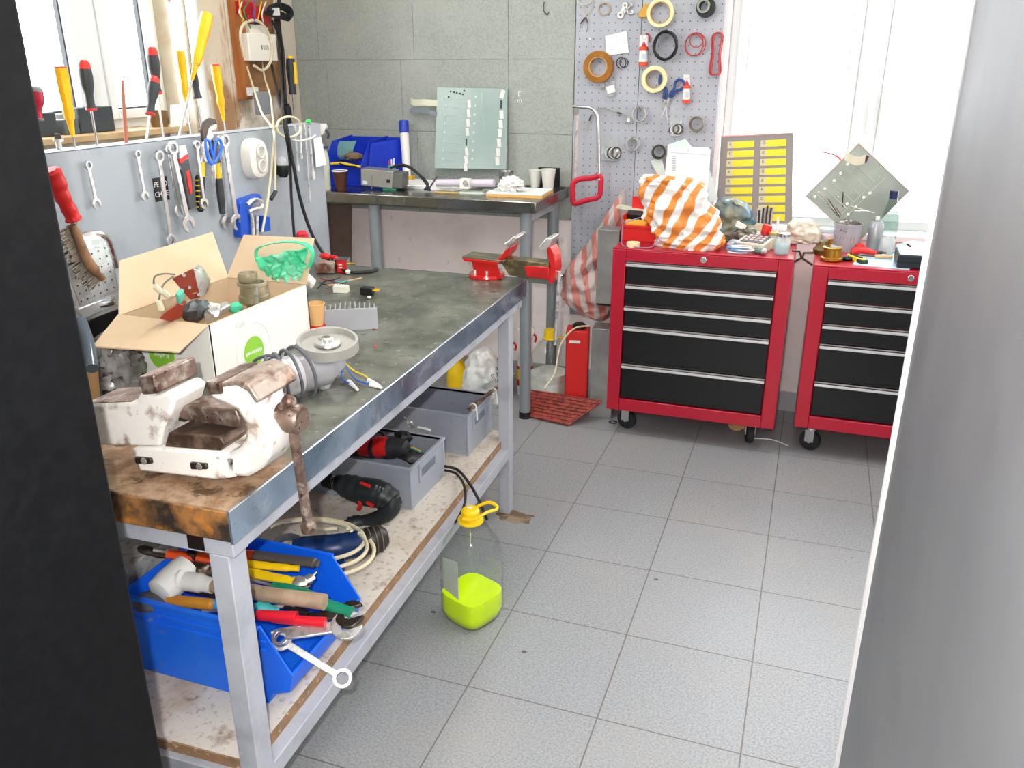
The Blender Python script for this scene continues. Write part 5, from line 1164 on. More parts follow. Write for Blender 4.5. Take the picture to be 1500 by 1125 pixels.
# ---- things on the floor
def grid_bottle(t, c, r, h, neck, liquid_h, liq, sq=.8, n=40):
    """big ribbed water jug; squarish section"""
    def sec(rad, z, s_):
        o = []
        for i in range(n):
            a = 2*PI*i/n+.4; cs, sn = math.cos(a), math.sin(a); p = 2+2.2*s_
            k = (abs(cs)**p+abs(sn)**p)**(-1/p); o.append(Vector((c.x+rad*k*math.cos(a-.4+JR), c.y+rad*k*math.sin(a-.4+JR), c.z+z)))
        return o
    prof = [(.0, .006), (r*.72, .0), (r*.9, .008), (r*1.0, .035), (r*1.0, h*.33), (r*.975, h*.345), (r*1.0, h*.36), (r, h*.46), (r*.975, h*.475), (r, h*.49), (r*.99, h*.6), (r*.88, h*.72), (r*.6, h*.84), (neck, h*.90), (neck*.95, h*.93)]
    sc = [0, .5, .8, 1, 1, 1, 1, 1, 1, 1, .9, .6, .2, 0, 0]
    rings = [sec(max(p[0], .002), p[1], s_) for p, s_ in zip(prof, sc)]
    MB().rings(rings).build('bottle', clear('PET film', '#f8fbfa', .9, .08, True), t, world=True, sharp=60)
    if liq:
        lr = [p for p in zip(prof, sc) if p[0][1] <= liquid_h]
        L_ = [sec(max(p[0]-.002, .001), p[1]+.0015, s_) for p, s_ in lr]+[sec(r*.98-.002, liquid_h, 1)]
        MB().rings(L_).build('liquid', liq, t, world=True, sharp=50)
JR = .02
jc = at(692, 893, z=0); jc *= .768/abs(jc.x)
t = thing('water_jug', 'clear five litre bottle with fluorescent yellow-green liquid and yellow cap', 'bottle', jc)
H_ = .345
m_fluo = M('fluorescent coolant', '#dcff04', .1, trans=.08, ior=1.33)
grid_bottle(t, jc, .073, H_, .022, .088, m_fluo)
cz = H_*.93
cp = MB().lathe([(.034, -.004), (.036, .0), (.034, .006), (.026, .008), (.025, .03), (.018, .036), (0, .037)], (0, 0, cz-.012), (0, 0, 1), 32)
cp.build('bottle_cap', m_yel, t)
hn = MB(); hr = MB()
lw = [(-.01, -.036), (.02, -.032), (.06, -.012), (.078, .012), (.07, .034), (.04, .044), (.0, .04)]
hn.tube([Vector((x*.9, y*.9, cz+.008+.02*(x > .03))) for x, y in lw], .0045, 8); hn.build('carry_handle', m_yel, t)
MB().box((-.002, 0, cz+.0255), (.014, .009, .001)).build('cap_label', m_white, t)
lab = MB()
def labf(u, v):
    dv = lambda a: Vector((math.cos(R(a)), math.sin(R(a)), 0))
    p = (Vector(jc)+dv(-158)*.079).lerp(Vector(jc)+dv(-100)*.069, u); return p+Vector((0, 0, .095+v*(.10+.02*u)))
lab.sheet(labf, 8, 2, .0006); lab.build('paper_label', M('greenish paper label', '#cdd4c8', .6), t, world=True)
# rear jug with white granules
jc2 = at(805, 590, z=0); 
t = thing('water_jug', 'clear bottle half full of white powder beside the table leg', 'bottle', jc2)
grid_bottle(t, jc2, .082, .35, .022, .155, M('white powder', '#dcdcd4', .9, var=[('#c8c8c0', 40, .4, .7)]))
MB().lathe([(.034, -.004), (.036, 0), (.03, .006), (.029, .04), (.018, .043), (0, .043)], (0, 0, .315), (0, 0, 1), 28).build('bottle_cap', m_yel, t)
MB().tube([Vector((.03, 0, .318)), Vector((.06, .01, .322)), Vector((.085, .015, .345))], .005, 8).build('carry_handle', m_yel, t)
# fire extinguisher style red box
t = thing('fire_box', 'tall red metal box with a white label beside the grey post', 'box', (-.89, 3.40, 0), (0, 0, 12))
MB().bx(-.055, .045, -.05, .05, 0, .39).build('body', m_redp, t, bevel=.006)
MB().bx(-.04, .008, -.0508, -.05, .335, .348).build('label', m_white, t)
MB().lathe([(.03, 0), (.03, .014), (.02, .022), (.0, .024)], (0, 0, .39), n=20).build('dark_top', m_black, t)
cable([Vector((-.84, 3.38, .41)), Vector((-.90, 3.35, .40)), Vector((-.95, 3.32, .33)), Vector((-.96, 3.27, .22)), Vector((-.99, 3.225, .16))], .004, m_cabw, 'cream hose running from the red box across the powder bottle')
m_gal = M('galvanised steel', '#8c8e8c', .4, .6, var=[('#a4a6a2', 5, .45, .65)])
g0 = at(875, 608, z=0)
t = thing('steel_post', 'short galvanised square post on the floor beside the red box', 'post', (-.775, 3.40, 0), (0, 0, 4))
MB().bx(-.05, .05, -.05, .05, 0, .41).build('post', m_gal, t, bevel=.002)
a = at(876, 336, y=3.35); b = at(903, 447, y=3.35)
t = thing('steel_post', 'upper galvanised box hanging left of the red cabinet', 'post', ((a.x+b.x)/2, 3.40, b.z))
MB().bx(a.x-(a.x+b.x)/2, b.x-(a.x+b.x)/2, -.05, .05, 0, a.z-b.z).build('housing', m_gal, t, bevel=.002)
MB().bx(a.x-(a.x+b.x)/2+.002, b.x-(a.x+b.x)/2-.002, -.045, .045, -.008, 0).build('dark_bottom', m_black, t)
cable([Vector((b.x-.012, 3.37, b.z-.006)), Vector((b.x-.01, 3.36, b.z-.05)), Vector((b.x+.012, 3.38, b.z-.08))], .006, m_cabk, 'thick black cable between the two galvanised posts')
# red mesh tray
P_ = [at(*p, z=.03) for p in ((776, 598), (835, 620), (880, 590), (790, 572))]
t = thing('floor_tray', 'translucent dark red tray lying on the floor by the bottle', 'tray', (P_[0]+P_[2])/2)
m_rt = M('dark red mesh', '#a04436', .5, var=[('#6c2a24', 60, .45, .6)])
C0, C1, C2, C3 = at(773, 611, z=.004), at(833, 624, z=.004), at(882, 590, z=.085), at(778, 574, z=.085)
tr = MB(); tr.ext([C0, C1, C2, C3], (0, 0, .006)); tr.build('tray', m_rt, t, world=True, bevel=.002)
for k in range(9):
    f_ = k/8; up = Vector((0, 0, .008)); MB().cyl(C0.lerp(C3, f_)+up, C1.lerp(C2, f_)+up, .003, n=6).build('bar', m_rt, t, world=True)
# spray bottles, yellow bottle, white bag behind the bench
def spray(name, label, c, mt, tm, h=.2, r=.035, rz=0, lab=None, body=None):
    t = thing('spray_bottle', label, 'spray bottle', c, (0, 0, rz))
    MB().lathe([(r*.95, 0), (r, .006), (r, h*.62), (r*.8, h*.78), (r*.38, h*.9), (r*.36, h*.96)], n=28, sc=(1, .75)).build('body', mt, t)
    MB().lathe([(.016, h*.95), (.016, h*1.04)], n=16).build('collar', tm, t)
    MB().ext([Vector((x, -.01, z)) for x, z in ((-.02, h*1.04), (.03, h*1.06), (.045, h*1.2), (.04, h*1.27), (-.035, h*1.24), (-.032, h*1.17), (-.01, h*1.15))], (0, .02, 0)).build('head', body or tm, t, bevel=.003)
    MB().tube([Vector((.035, 0, h*1.16)), Vector((.05, 0, h*1.08)), Vector((.045, 0, h*.99))], .005, 8).build('trigger', tm, t)
    if lab:
        for i, (z0, z1, cm) in enumerate(lab): MB().lathe([(r*1.01, z0*h), (r*1.012, z1*h)], n=28, sc=(1, .75)).build('label_band', cm, t)
    return t
sbp = at(769, 560, y=3.52); sbp.z = 0
spray('s', 'white spray bottle with yellow and red label and red trigger behind the table leg', sbp, m_white, m_redp, .26, .038, 20, [(.18, .30, m_redp), (.30, .50, m_yel), (.50, .56, m_redp)], m_white)
# ================================================================ pegboard and everything on it
def ribbon(label, px, ys, hh, mt):
    P_ = [at(*p, y=y) for p, y in zip(px, ys)]; C_ = catmull(P_, 5); m_ = len(C_)-1
    def fn(u, v): k = min(m_-1, int(u*m_)); f_ = u*m_-k; return C_[k].lerp(C_[k+1], f_)+Vector((0, 0, hh*(1-2*v)))
    return one(MB().sheet(fn, m_, 1, .0015), 'ribbon_cable', mt, label, 'ribbon cable')
def pg(px, py, d=.008): return at(px, py, y=PEG-d)
K = 1/347.
FY = (0, -1, 0)
def peg(t, p, l=.03):
    MB().cyl((p.x, PEG, p.z), (p.x, PEG-l, p.z), .0018, n=6).build('hook', m_shaft, t, world=True)
def hoop(name, label, cat, px, py, ro, ri, th, mt, group=None, hook=True, edge=None, d=0):
    c = pg(px, py, th/2+.002+d); t = thing(name, label, cat, c, group=group)
    MB().ring((0, 0, 0), FY, ro*K, ri*K, th, 40).build('roll', mt, t, bevel=.001)
    if edge: MB().ring((0, 0, 0), FY, ri*K, ri*K*.9, th*.98, 40).build('core', edge, t)
    if hook: peg(t, Vector((c.x, 0, c.z+ri*K-.003)), th+.02)
    return t
m_mask = M('masking tape', '#e4d8a8', .6); m_btape = M('brown tape', '#a8701c', .35, var=[('#8c5a14', 8, .4, .6)]); m_core = M('card core', '#b89468', .8)
G_T = 'tape rolls on the pegboard'
hoop('tape_roll', 'cream tape roll at the top of the pegboard beside a yellow scraper', 'tape', 967.8, 19, 19, 14.5, .024, m_mask, G_T, edge=m_core)
hoop('tape_roll', 'cream tape roll with blue scissors hanging through it', 'tape', 959, 116, 18.5, 13, .024, m_mask, G_T, edge=m_core)
hoop('tape_roll', 'wide brown tape roll, the largest on the pegboard', 'tape', 877, 98, 22, 14, .03, m_btape, G_T, edge=m_core)
hoop('tape_roll', 'black insulating tape roll at the top right of the pegboard', 'tape', 1034, 11, 13, 7, .02, m_black, G_T)
hoop('tape_roll', 'grey-green tape roll just behind the top black one', 'tape', 1031, 9, 9, 6.2, .028, M('grey green', '#8c9884', .5), G_T, hook=False)
hoop('rubber_ring', 'thin tan ring at the top left of the pegboard', 'ring', 885, 13, 9, 7.2, .006, M('tan ring', '#a89878', .5))
for i, dx in enumerate((0, 4)):
    c = pg(910+dx, 92); t = thing('o_ring', ['left dark o-ring under the pinned note', 'right dark o-ring under the pinned note'][i], 'ring', c, group='dark o-rings'); MB().torus((0, 0, 0), FY, (7-i)*K, .0018, 28, 6).build('ring', m_blackm, t); peg(t, Vector((c.x, 0, c.z+6.5*K)), .015)
def coil(name, label, px, py, rx, rz, n, r, mt, closed=True, cat='wire coil'):
    c = pg(px, py); t = thing(name, label, cat, c)
    random.seed(px)
    for i in range(n):
        q = MB(); a0 = random.random()*6; pts = [Vector(((rx*K+random.uniform(-.003, .003))*math.cos(a0+2*PI*j/14), -.004-r*1.6*i, (rz*K+random.uniform(-.003, .003))*math.sin(a0+2*PI*j/14))) for j in range(14)]
        q.tube(pts, r, 6, True, 3); q.build('turn', mt, t)
    peg(t, Vector((c.x, 0, c.z+rz*K-.004)), .03); return t
coil('cable_coil', 'thick black cable coil in the middle of the pegboard', 975.5, 67, 16, 18, 5, .0045, m_black)
c = pg(1019, 65); t = thing('wire_coil', 'coil of thin red wire on the pegboard', 'wire coil', c)
m_rw = M('dull red rubber', '#b03c3c', .5)
for rx, rz, dx, dz in ((14, 15, 0, 0), (12.5, 14, -2, -1), (9, 9, 1, 5)): MB().torus((dx*K, -.004, dz*K), FY, 1, .0022, 30, 6, (rx*K, rz*K)).build('turn', m_rw, t)
peg(t, Vector((c.x, 0, c.z+14*K)))
for i, (w_, dx) in enumerate(((8.5, 0), (5.5, 0))):
    pts = [pg(1051-w_*.8+dx, 52, .01+.006*i), pg(1053+w_*.7, 51, .01+.006*i), pg(1051+w_*.5, 80, .01+.006*i), pg(1048+w_*.9, 106, .01+.006*i), pg(1047, 109, .01+.006*i), pg(1047-w_*.9, 106, .01+.006*i), pg(1049-w_*.75, 80, .01+.006*i)]
    o = one(MB().tube(pts, .0035, 8, True), 'rubber_band', m_rw, ['outer long red rubber loop at the right edge of the pegboard', 'inner long red rubber loop at the right edge of the pegboard'][i], 'rubber band', group='long red rubber loops')
# metal brackets, scraper, hooks
t = thing('spanner', 'flat pale plate with ring eyes at the top of the pegboard', 'spanner', pg(914, 15))
b_ = MB(); 
for px, py, ro, ri in ((909, 22, 4.6, 2), (915.5, 8, 4, 1.8), (914, 16, 3, 1)): b_.ring(pg(px, py, .006), FY, ro*K, ri*K, .004, 20)
b_.ext([pg(908, 18, .004), pg(913, 8, .004), pg(917, 11, .004), pg(913, 20, .004)], (0, -.004, 0)); b_.build('plate', M('pale zinc', '#dcdcd4', .4, .3), t, world=True)
one(MB().tube([pg(921, 3), pg(926, 8), pg(919, 13), pg(921, 20), pg(927, 20), pg(926, 15)], .0035, 8), 'metal_hook', m_tool, 'bent grey metal clip right of the pale plate with ring eyes', 'hook')
one(MB().ext([pg(*p, .004) for p in ((935, 22), (946, 5), (951, 7), (952, 20), (947, 26), (937, 26))], (0, -.012, 0)), 'scraper', M('yellow brown plastic', '#c8983c', .4), 'yellow-brown plastic scraper at the top of the pegboard', 'scraper', bevel=.003)
t = thing('pliers', 'small pliers with dark tips at the top left of the pegboard', 'pliers', pg(860, 20))
for pts in ([(852, 0), (855, 12), (858, 24)], [(869, 0), (866, 12), (861, 22)]): MB().tube([pg(*p) for p in pts], .0022, 6).build('wire_leg', M('yellowish wire', '#b8b090', .5), t, world=True)
for pts in ([(857, 26), (851, 34)], [(858, 25), (861, 33)]): MB().tube([pg(*p) for p in pts], .003, 6, k=1).build('dark_tip', m_dark, t, world=True)
for pts in ([(851, 34), (850, 42)], [(861, 33), (860, 44)]): MB().tube([pg(*p) for p in pts], .0015, 6, k=1).build('prong', m_shaft, t, world=True)
one(MB().torus(pg(856, 1), FY, 10*K, .002, 24, 6, (1, .5)), 'clear_hose', M('pale hose', '#c4c8b8', .4), 'pale hose loop at the very top left of the pegboard', 'hose')
t = thing('peg_hook', 'small empty hook on the left part of the pegboard', 'hook', pg(864, 57)); MB().cyl(pg(864, 57, 0), pg(864, 57, .03), .002, n=6).build('pin', m_shaft, t, world=True)
# note
q = [pg(*p, .004) for p in ((886.5, 53), (918, 45.5), (921, 77), (888.5, 81.5))]
t = thing('paper_note', 'square white note pinned above the brown tape roll', 'note', pg(903, 80, .004)); MB().ext(q, (0, -.0015, 0)).build('sheet', m_paper, t, world=True)
MB().ball(pg(903, 53, .006), .003, n=8).build('pin', m_tool, t, world=True)
tl = M('faint pencil', '#b4b8c4', .8)
for i in range(6): MB().box(pg(903, 57+3.2*i, .0062), (.07, .0004, .0012), (0, 5, 0)).build('written_line', tl, t, world=True)
# glue tubes
def glue(label, px, py, w, h):
    t = thing('glue_tube', label, 'glue', pg(px, py+h/2), group='glue tubes on cards')
    MB().ext([pg(px-w/2+1, py-h/2, .001), pg(px+w/2-1, py-h/2, .001), pg(px+w/2, py, .001), pg(px-w/2, py, .001)], (0, -.0015, 0)).build('card', m_white, t, world=True)
    c0, c1 = pg(px-1, py+h/2, .014), pg(px, py-h*.12, .012); d_ = c1-c0
    MB().lathe([(w*.5*K, 0), (w*.5*K, .35*d_.length), (w*.42*K, d_.length)], c0, d_, 20).build('tube', m_white, t, world=True)
    for f0, f1 in ((0, .2), (.82, 1)): MB().lathe([(w*.51*K, f0*d_.length), (w*(.51 if f0 == 0 else .46)*K, f1*d_.length)], c0, d_, 20).build('band', M('orange red print', '#e04418', .4), t, world=True)
    MB().lathe([(w*.3*K, 0), (w*.05*K, .02)], c1, d_, 14).build('nozzle', M('crimson cap', '#c01838', .35), t, world=True)
    MB().box(pg(px, py+h*.2, .014+w*.5*K), (w*.5*K, .001, .02)).build('print', M('label blue grey', '#b8c4cc', .5), t, world=True)
    MB().torus(pg(px+1, py-h/2+3, .004), FY, 3*K, .001, 12, 4).build('hang_hole', m_tool, t, world=True); return t
glue('orange and white glue tube left of the black cable coil', 943, 74, 13, 45)
glue('orange and white glue tube right of the blue scissors', 1006, 130, 11, 42)
one(MB().tube([pg(946, 49, .006), pg(951, 52, .006), pg(951, 62, .006)], .003, 8), 'red_clip', M('crimson clip', '#b02848', .4), 'small crimson clip behind the left glue tube', 'clip')
# scissors
sp2 = lambda px, py: pg(px, py, .012)
scissors('scissors', 'scissors with dark blue handles hanging through a cream tape roll', M('dark blue handle', '#1c3c78', .35),
         [[(968, 110), (966, 118), (968, 126), (974, 128), (973, 138), (972, 143), (976, 143), (976, 131), (972, 127), (969, 122)], [(981, 142), (983, 136), (988, 129), (989, 121), (994, 117), (1001, 119), (1002, 126), (997, 131), (990, 134), (985, 140)]],
         (977, 146), [((978.5, 182), (973.5, 143)), ((965.5, 179), (981, 142))], sp2, r=.0035)
# rings, bags of rings
m_ringd = M('dark steel ring', '#5a544e', .35, .8)
def bundle(label, px, py, r, mt=m_tool, n=4):
    c = pg(px, py); t = thing('ring_bundle', label, 'rings', c, group='bundles of steel rings'); random.seed(int(px))
    for i in range(n): MB().torus((random.uniform(-.003, .003), -.003-.004*i, random.uniform(-.003, .003)), FY, r*K*random.uniform(.78, .9), .0032, 28, 6).build('ring', mt, t)
    peg(t, Vector((c.x, 0, c.z+r*K*.7))); return t
bundle('steel ring bundle below the cream tape roll with scissors', 938, 168, 11)
bundle('steel ring bundle nearest the right edge of the pegboard', 1021, 181, 11, M('brown grey ring', '#8a8070', .4, .6))
bundle('steel ring bundle above the bag of rings, left of the seam', 927, 210, 11)
bundle('dark ring bundle beside the white clipboard sheets', 966, 222, 10.5, m_ringd)
m_bagc = clear('clear bag film', '#eef2f2', .72, .15)
def zipbag(label, px, py, w, h, rings=3, rr=8):
    t = thing('zip_bag', label, 'bag', pg(px, py+h/2), group='clear bags on the pegboard')
    def fn(u, v):
        p = pg(px-w/2+w*u, py-h/2+h*v, .004); bul = math.sin(PI*u)*max(0, v-.25)*1.2
        return p+Vector((0, -.016*bul-.003*mnoise.noise(p*60), 0))
    MB().sheet(fn, 10, 10, .0008).build('film', m_bagc, t, world=True)
    for i in range(rings): MB().torus(pg(px-3+3*i, py+h*.18, .007+.002*i), (.3*(i-1), -1, .2), rr*K, .0028, 20, 6).build('ring', m_tool if i % 2 else m_ringd, t, world=True)
    peg(t, pg(px, py-h/2+2), .015); return t
zipbag('clear bag of steel rings right of the scissors tips', 990, 184, 17, 30, 3, 7)
zipbag('clear bag of many steel rings low on the left pegboard', 894, 218, 25, 34, 5, 8)
zipbag('small clear bag with white parts under the brown tape roll', 894, 130, 14, 22, 0)
one(MB().box(pg(895, 131, .016), (.035, .008, .03), (0, -15, 0)), 'white_parts', m_white, 'small white parts inside the clear bag under the brown tape', 'parts', bevel=.002)
one(MB().tube([pg(882, 122), pg(884, 126), pg(880, 130), pg(886, 128)], .0025, 6), 'small_clip', m_tool, 'tiny metal clip beside the small clear bag', 'clip')
# thin lead with connectors
cable([pg(875, 160), pg(884, 158), pg(895, 162), pg(906, 165), pg(913, 167), pg(919, 172), pg(921, 177)], .0015, M('olive wire', '#9a9878', .5), 'thin olive lead with connector hanging across the pegboard', name='wire')
one(MB().box(pg(907, 165.5, .01), (.018, .006, .006), (0, 15, 0)), 'dark_joint', m_dark, 'dark joint in the thin olive lead', 'joint')
one(MB().box(pg(921, 176, .01), (.014, .008, .016)), 'white_connector', m_white, 'white connector at the end of the thin olive lead', 'connector', bevel=.002)
t = thing('test_lead', 'dark and olive test lead hanging beside the hacksaw', 'lead', pg(863, 170)); MB().tube([pg(876, 160), pg(870, 165), pg(867, 168)], .0015, 6).build('wire', M('olive wire', '#9a9878', .5), t, world=True)
MB().tube([pg(866, 168), pg(863, 177)], .003, 8, k=1).build('dark_grip', m_dark, t, world=True); MB().tube([pg(862, 178), pg(861, 186), pg(860, 193)], .0015, 6).build('tip', M('olive wire', '#9a9878', .5), t, world=True)
# hanging sheets
t = thing('clipboard_sheets', 'white sheets in a plastic sleeve hanging at the lower pegboard', 'papers', pg(1005, 300))
MB().ext([pg(*p, .012) for p in ((978, 215), (1037, 216), (1041, 220), (1036, 300), (970, 296))], (0, -.002, 0)).build('sheet', m_paper, t, world=True)
MB().ext([pg(*p, .009) for p in ((978, 212), (1004, 203), (1013, 214), (1040, 250), (1052, 292), (1030, 300), (975, 280))], (0, -.002, 0)).build('back_sheet', M('pale cyan sheet', '#d4e4e2', .6), t, world=True)
MB().ext([pg(*p, .006) for p in ((953, 236), (968, 228), (980, 270), (970, 270))], (0, -.002, 0)).build('side_sheet', M('pale green sheet', '#d0dcd4', .6), t, world=True)
MB().ball(pg(1008, 220, .016), .003, n=8).build('pin', m_tool, t, world=True)
for i in range(7): MB().box(pg(987, 229+3.4*i, .0146), (.016, .0004, .004)).build('printed_line', tl, t, world=True)
MB().box(pg(1009, 225, .0146), (.15, .0004, .002), (0, 1.5, 0)).build('printed_line', tl, t, world=True)
# hacksaw
YH = 3.60
hs = lambda px, py, d=0: at(px, py, y=YH+d)
t = thing('hacksaw', 'hacksaw with chrome frame and red handle hanging at the table corner', 'hacksaw', hs(860, 298))
MB().tube([hs(840, 156), hs(852, 157), hs(864, 158), hs(871, 163), hs(875, 172), hs(876, 200), hs(877, 258)], .0075, 10, k=5).build('frame', m_chrome, t, world=True)
MB().ext([hs(841, 154), hs(847, 154), hs(847, 166), hs(843, 170), hs(841, 166)], (0, .012, 0)).build('blade_holder', m_chrome, t, world=True)
MB().ext([hs(844, 168), hs(848, 168), hs(845, 264), hs(841, 264)], (0, .0015, 0)).build('blade', M('speckled blade', '#d8ccc8', .35, .6, var=[('#9c7468', 30, .5, .7)]), t, world=True)
hd = MB()
hd.tube([hs(840, 268), hs(852, 262), (hs(866, 261)), hs(879, 258), hs(880, 270), hs(877, 288), hs(860, 293), hs(841, 298), hs(839, 284)], .0085, 10, True, 5, flat=1.4)
hd.build('handle', M('red saw handle', '#c01c34', .35), t, world=True)
MB().ball(hs(878, 263, -.012), .004, n=8).build('rivet', m_white, t, world=True)
# small wire hook and chalk marks on the boards
one(MB().tube([at(797, 3, y=YB-.02), at(796, 14, y=YB-.02), at(801, 21, y=YB-.02), at(804, 18, y=YB-.02)], .0022, 6), 'wire_hook', m_dark, 'small dark wire hook at the top of the board lining', 'hook')
q = at(761, 142, y=YB-.0145); t = thing('chalk_mark', 'faint white handwritten mark on the grey boards', 'mark', q)
text('E', .03, m_white, t, (0, 0, .012), (90, 0, 0)); text('m', .03, m_white, t, (0, 0, -.015), (90, 0, 0))
# ================================================================ rear table things
def tb(px, y): p = at(px, 270, y=y); return Vector((p.x, y, TZ))
S = 1/325.
spray('spray_bottle', 'pale green spray bottle with grey trigger at the left end of the steel table', tb(472, 3.25), M('pale green bottle', '#cfd8c0', .4, trans=.1), M('dark trigger', '#3a3a50', .4), .22, .04, 0, [(.80, .84, M('purple neck', '#503878', .4))], m_white)
t = thing('parts_bin', 'deep blue open bin with rag and cable on the steel table', 'bin', tb(530, 3.5))
def bp_(px, py, y): return at(px, py, y=y)
x0, x1 = tb(483, 3.45).x, tb(536, 3.45).x; m_b2 = M('deep blue bin', '#1436c0', .4, var=[('#2444d0', 8, .5, .7)])
ZT = TZ+.001
w = MB()
w.ext([Vector((x1, 3.42, ZT)), Vector((x1, 3.66, ZT)), Vector((x1, 3.68, ZT+.20)), Vector((x1, 3.50, ZT+.185)), Vector((x1, 3.40, ZT+.08))], (.004, 0, 0))
w.build('side_wall', m_b2, t, world=True); w = MB()
w.ext([Vector((x0, 3.42, ZT)), Vector((x0, 3.66, ZT)), Vector((x0, 3.68, ZT+.20)), Vector((x0, 3.50, ZT+.185)), Vector((x0, 3.40, ZT+.08))], (.004, 0, 0))
w.build('side_wall', m_b2, t, world=True)
MB().bx(x0, x1, 3.41, 3.66, ZT, ZT+.004).bx(x0, x1+.10, 3.665, 3.672, ZT, ZT+.195).build('back_wall', m_b2, t, world=True)
MB().ext([Vector((x0, 3.42, ZT)), Vector((x0, 3.40, ZT+.08)), Vector((x0, 3.404, ZT+.08)), Vector((x0, 3.424, ZT))], (x1-x0+.004, 0, 0)).build('front_lip', m_b2, t, world=True)
MB().ext([Vector((x1+.004, 3.45, ZT)), Vector((x1+.095, 3.66, ZT)), Vector((x1+.10, 3.66, ZT+.19)), Vector((x1+.01, 3.50, ZT+.18))], (0, .004, 0)).build('side_wall', m_b2, t, world=True)
one(MB().sheet(lambda u, v: at(494+28*u, 207+26*v, y=3.56)+Vector((0, -.03*math.sin(v*2.5)+.008*mnoise.noise(Vector((u*4, v*3, 1))), .004*mnoise.noise(Vector((u*5, v*3, 5))))), 12, 10, .002), 'rag', M('faded teal cloth', '#6c9898', .9), 'faded teal rag hanging over the deep blue bin', 'rag')
one(MB().ball(at(518, 229, y=3.50), .04, (1.15, .8, .5), 20, .25, 5, 6), 'brown_rag', M('brown cloth', '#7c6650', .9), 'brown rag lying inside the deep blue bin', 'rag')
cable([at(485, 240, y=3.40), at(500, 239, y=3.40), at(515, 242, y=3.40), at(528, 244, y=3.40)], .006, m_yel, 'yellow cable across the front of the deep blue bin'); cable([at(497, 239, y=3.385), at(508, 243, y=3.385), at(522, 244, y=3.385)], .003, m_cabk, 'thin black cable beside the yellow one in the blue bin')
cup('paper_cup', tb(499, 3.27), .032, .083, M('dark brown cup', '#48241c', .45), 'dark brown cup with white rim in front of the deep blue bin')
bpy.data.objects[[o.name for o in bpy.data.objects if o.name.startswith('paper_cup')][-1]]
lastc = [o for o in bpy.data.objects if o.name.startswith('paper_cup') and o.parent is None and o['label'].startswith('dark brown')][0]
MB().torus((0, 0, .082), (0, 0, 1), .0325, .0025, 28, 6).build('rim', m_white, lastc)
# power supply
t = thing('power_supply', 'grey metal power supply box with black cables on the steel table', 'power supply', tb(565, 3.36), (0, 4, 8))
MB().bx(-.10, .045, -.045, .045, .012, .085).build('case', M('psu grey', '#9c9c96', .4, .6), t, bevel=.003)
MB().bx(.045, .09, -.043, .043, .014, .08).build('end_block', M('dark psu grey', '#6c6c68', .5, .5), t, bevel=.004)
MB().bx(.018, .034, -.0465, -.045, .035, .05).build('switch', m_black, t); MB().bx(-.09, -.07, -.0465, -.045, .02, .034).build('label', M('pale label', '#c0ccd4', .5), t)
MB().bx(-.05, -.047, -.047, -.045, .0, .06).build('bracket', m_chrome, t)
MB().bx(.0, .06, -.04, .03, .0, .012).build('foot', M('green foot', '#2c7058', .5), t)
for i in range(4): cable([at(572+2*i, 246-i, y=3.34), at(590+2*i, 241+i, y=3.33), at(608+2*i, 250+i*2, y=3.33), at(622+1.5*i, 266+i, y=3.33), tb(630-3*i, 3.32)+Vector((0, 0, .008))], .005, m_cabk, ['topmost', 'second', 'third', 'lowest'][i]+' black cable curving over the grey power supply')
# white tube with blue cap, teal pot
t = rod('marker_tube', 'white tube with blue cap standing against the grey boards', 'tube', tb(597, 3.60), at(591, 177, y=3.66), [('tube', [(.018, 0), (.019, .5), (.021, .8)], m_white, 24), ('cap', [(.0225, .8), (.0235, .98), (.021, 1)], M('royal blue cap', '#1c3cb0', .35), 24)])
t = thing('pot', 'small turquoise pot with pens standing in front of the blue bin side', 'pot', tb(575, 3.47)+Vector((0, 0, 0))); MB().lathe([(.016, 0), (.018, .09), (.016, .09), (.014, .004), (0, .004)], n=20).build('body', M('turquoise pot', '#30b0a0', .4), t)
for a_, l_ in ((.3, .12), (2, .115), (4, .11)): MB().cyl((.006*math.cos(a_), .006*math.sin(a_), .01), (.012*math.cos(a_), .012*math.sin(a_), l_), .003, n=8).build('pen', m_white if a_ < 3 else m_redcap, t)
# acrylic circuit panel leaning on the wall
t = thing('circuit_panel', 'large clear greenish panel with white labels leaning on the wall', 'panel', Vector((-1.62, 3.66, TZ)))
c4 = [at(641, 128, y=3.695), at(744, 130, y=3.695), at(742, 248, y=3.66), at(637, 246, y=3.66)]
MB().ext(c4, (0, -.004, 0)).build('sheet', M('greenish glass panel', '#93a8a4', .25, var=[('#a8bab4', 3, .4, .7)]), t, world=True)
def pp(px, py, d=.006): f_ = (py-128)/118; return at(px, py, y=3.695-.035*f_-d)
for i, py in enumerate((152, 166, 180, 193, 222, 234, 245)): MB().box(pp(687.5-i*.9, py), (.016, .002, .034), (0, -4, 0)).build('white_label', m_white, t, world=True)
for i, py in enumerate((138, 168, 182, 195, 209, 223, 236)): MB().box(pp(736-i*1.2, py), (.019, .002, .036), (0, -4 if i else 18, 0)).build('white_label', m_white, t, world=True)
for px, py, h_ in ((683, 208, .03), (734, 153, .035)): MB().box(pp(px, py), (.005, .002, h_)).build('black_mark', m_black, t, world=True)
for px, py in ((657, 142), (660, 134), (665, 135), (669, 136), (674, 137), (678, 138), (680, 133)): MB().ball(pp(px, py), .004, n=8).build('stud', m_black, t, world=True)
m_ln = M('pale line', '#c8d8c8', .5)
for px in (654, 697): 
    for i in range(8): MB().lathe([(.006, 0), (.006, .001)], pp(px-i*.7, 142+13*i), FY, 10).build('spot', m_ln, t, world=True)
for i in range(8): MB().box(pp(668-.5*i, 144+13*i), (.08, .001, .0015), (0, 3, 0)).build('line', m_ln, t, world=True)
for px in (652, 709): MB().box(pp(px, 185), (.0015, .001, .30), (0, -4, 0)).build('line', m_ln, t, world=True)
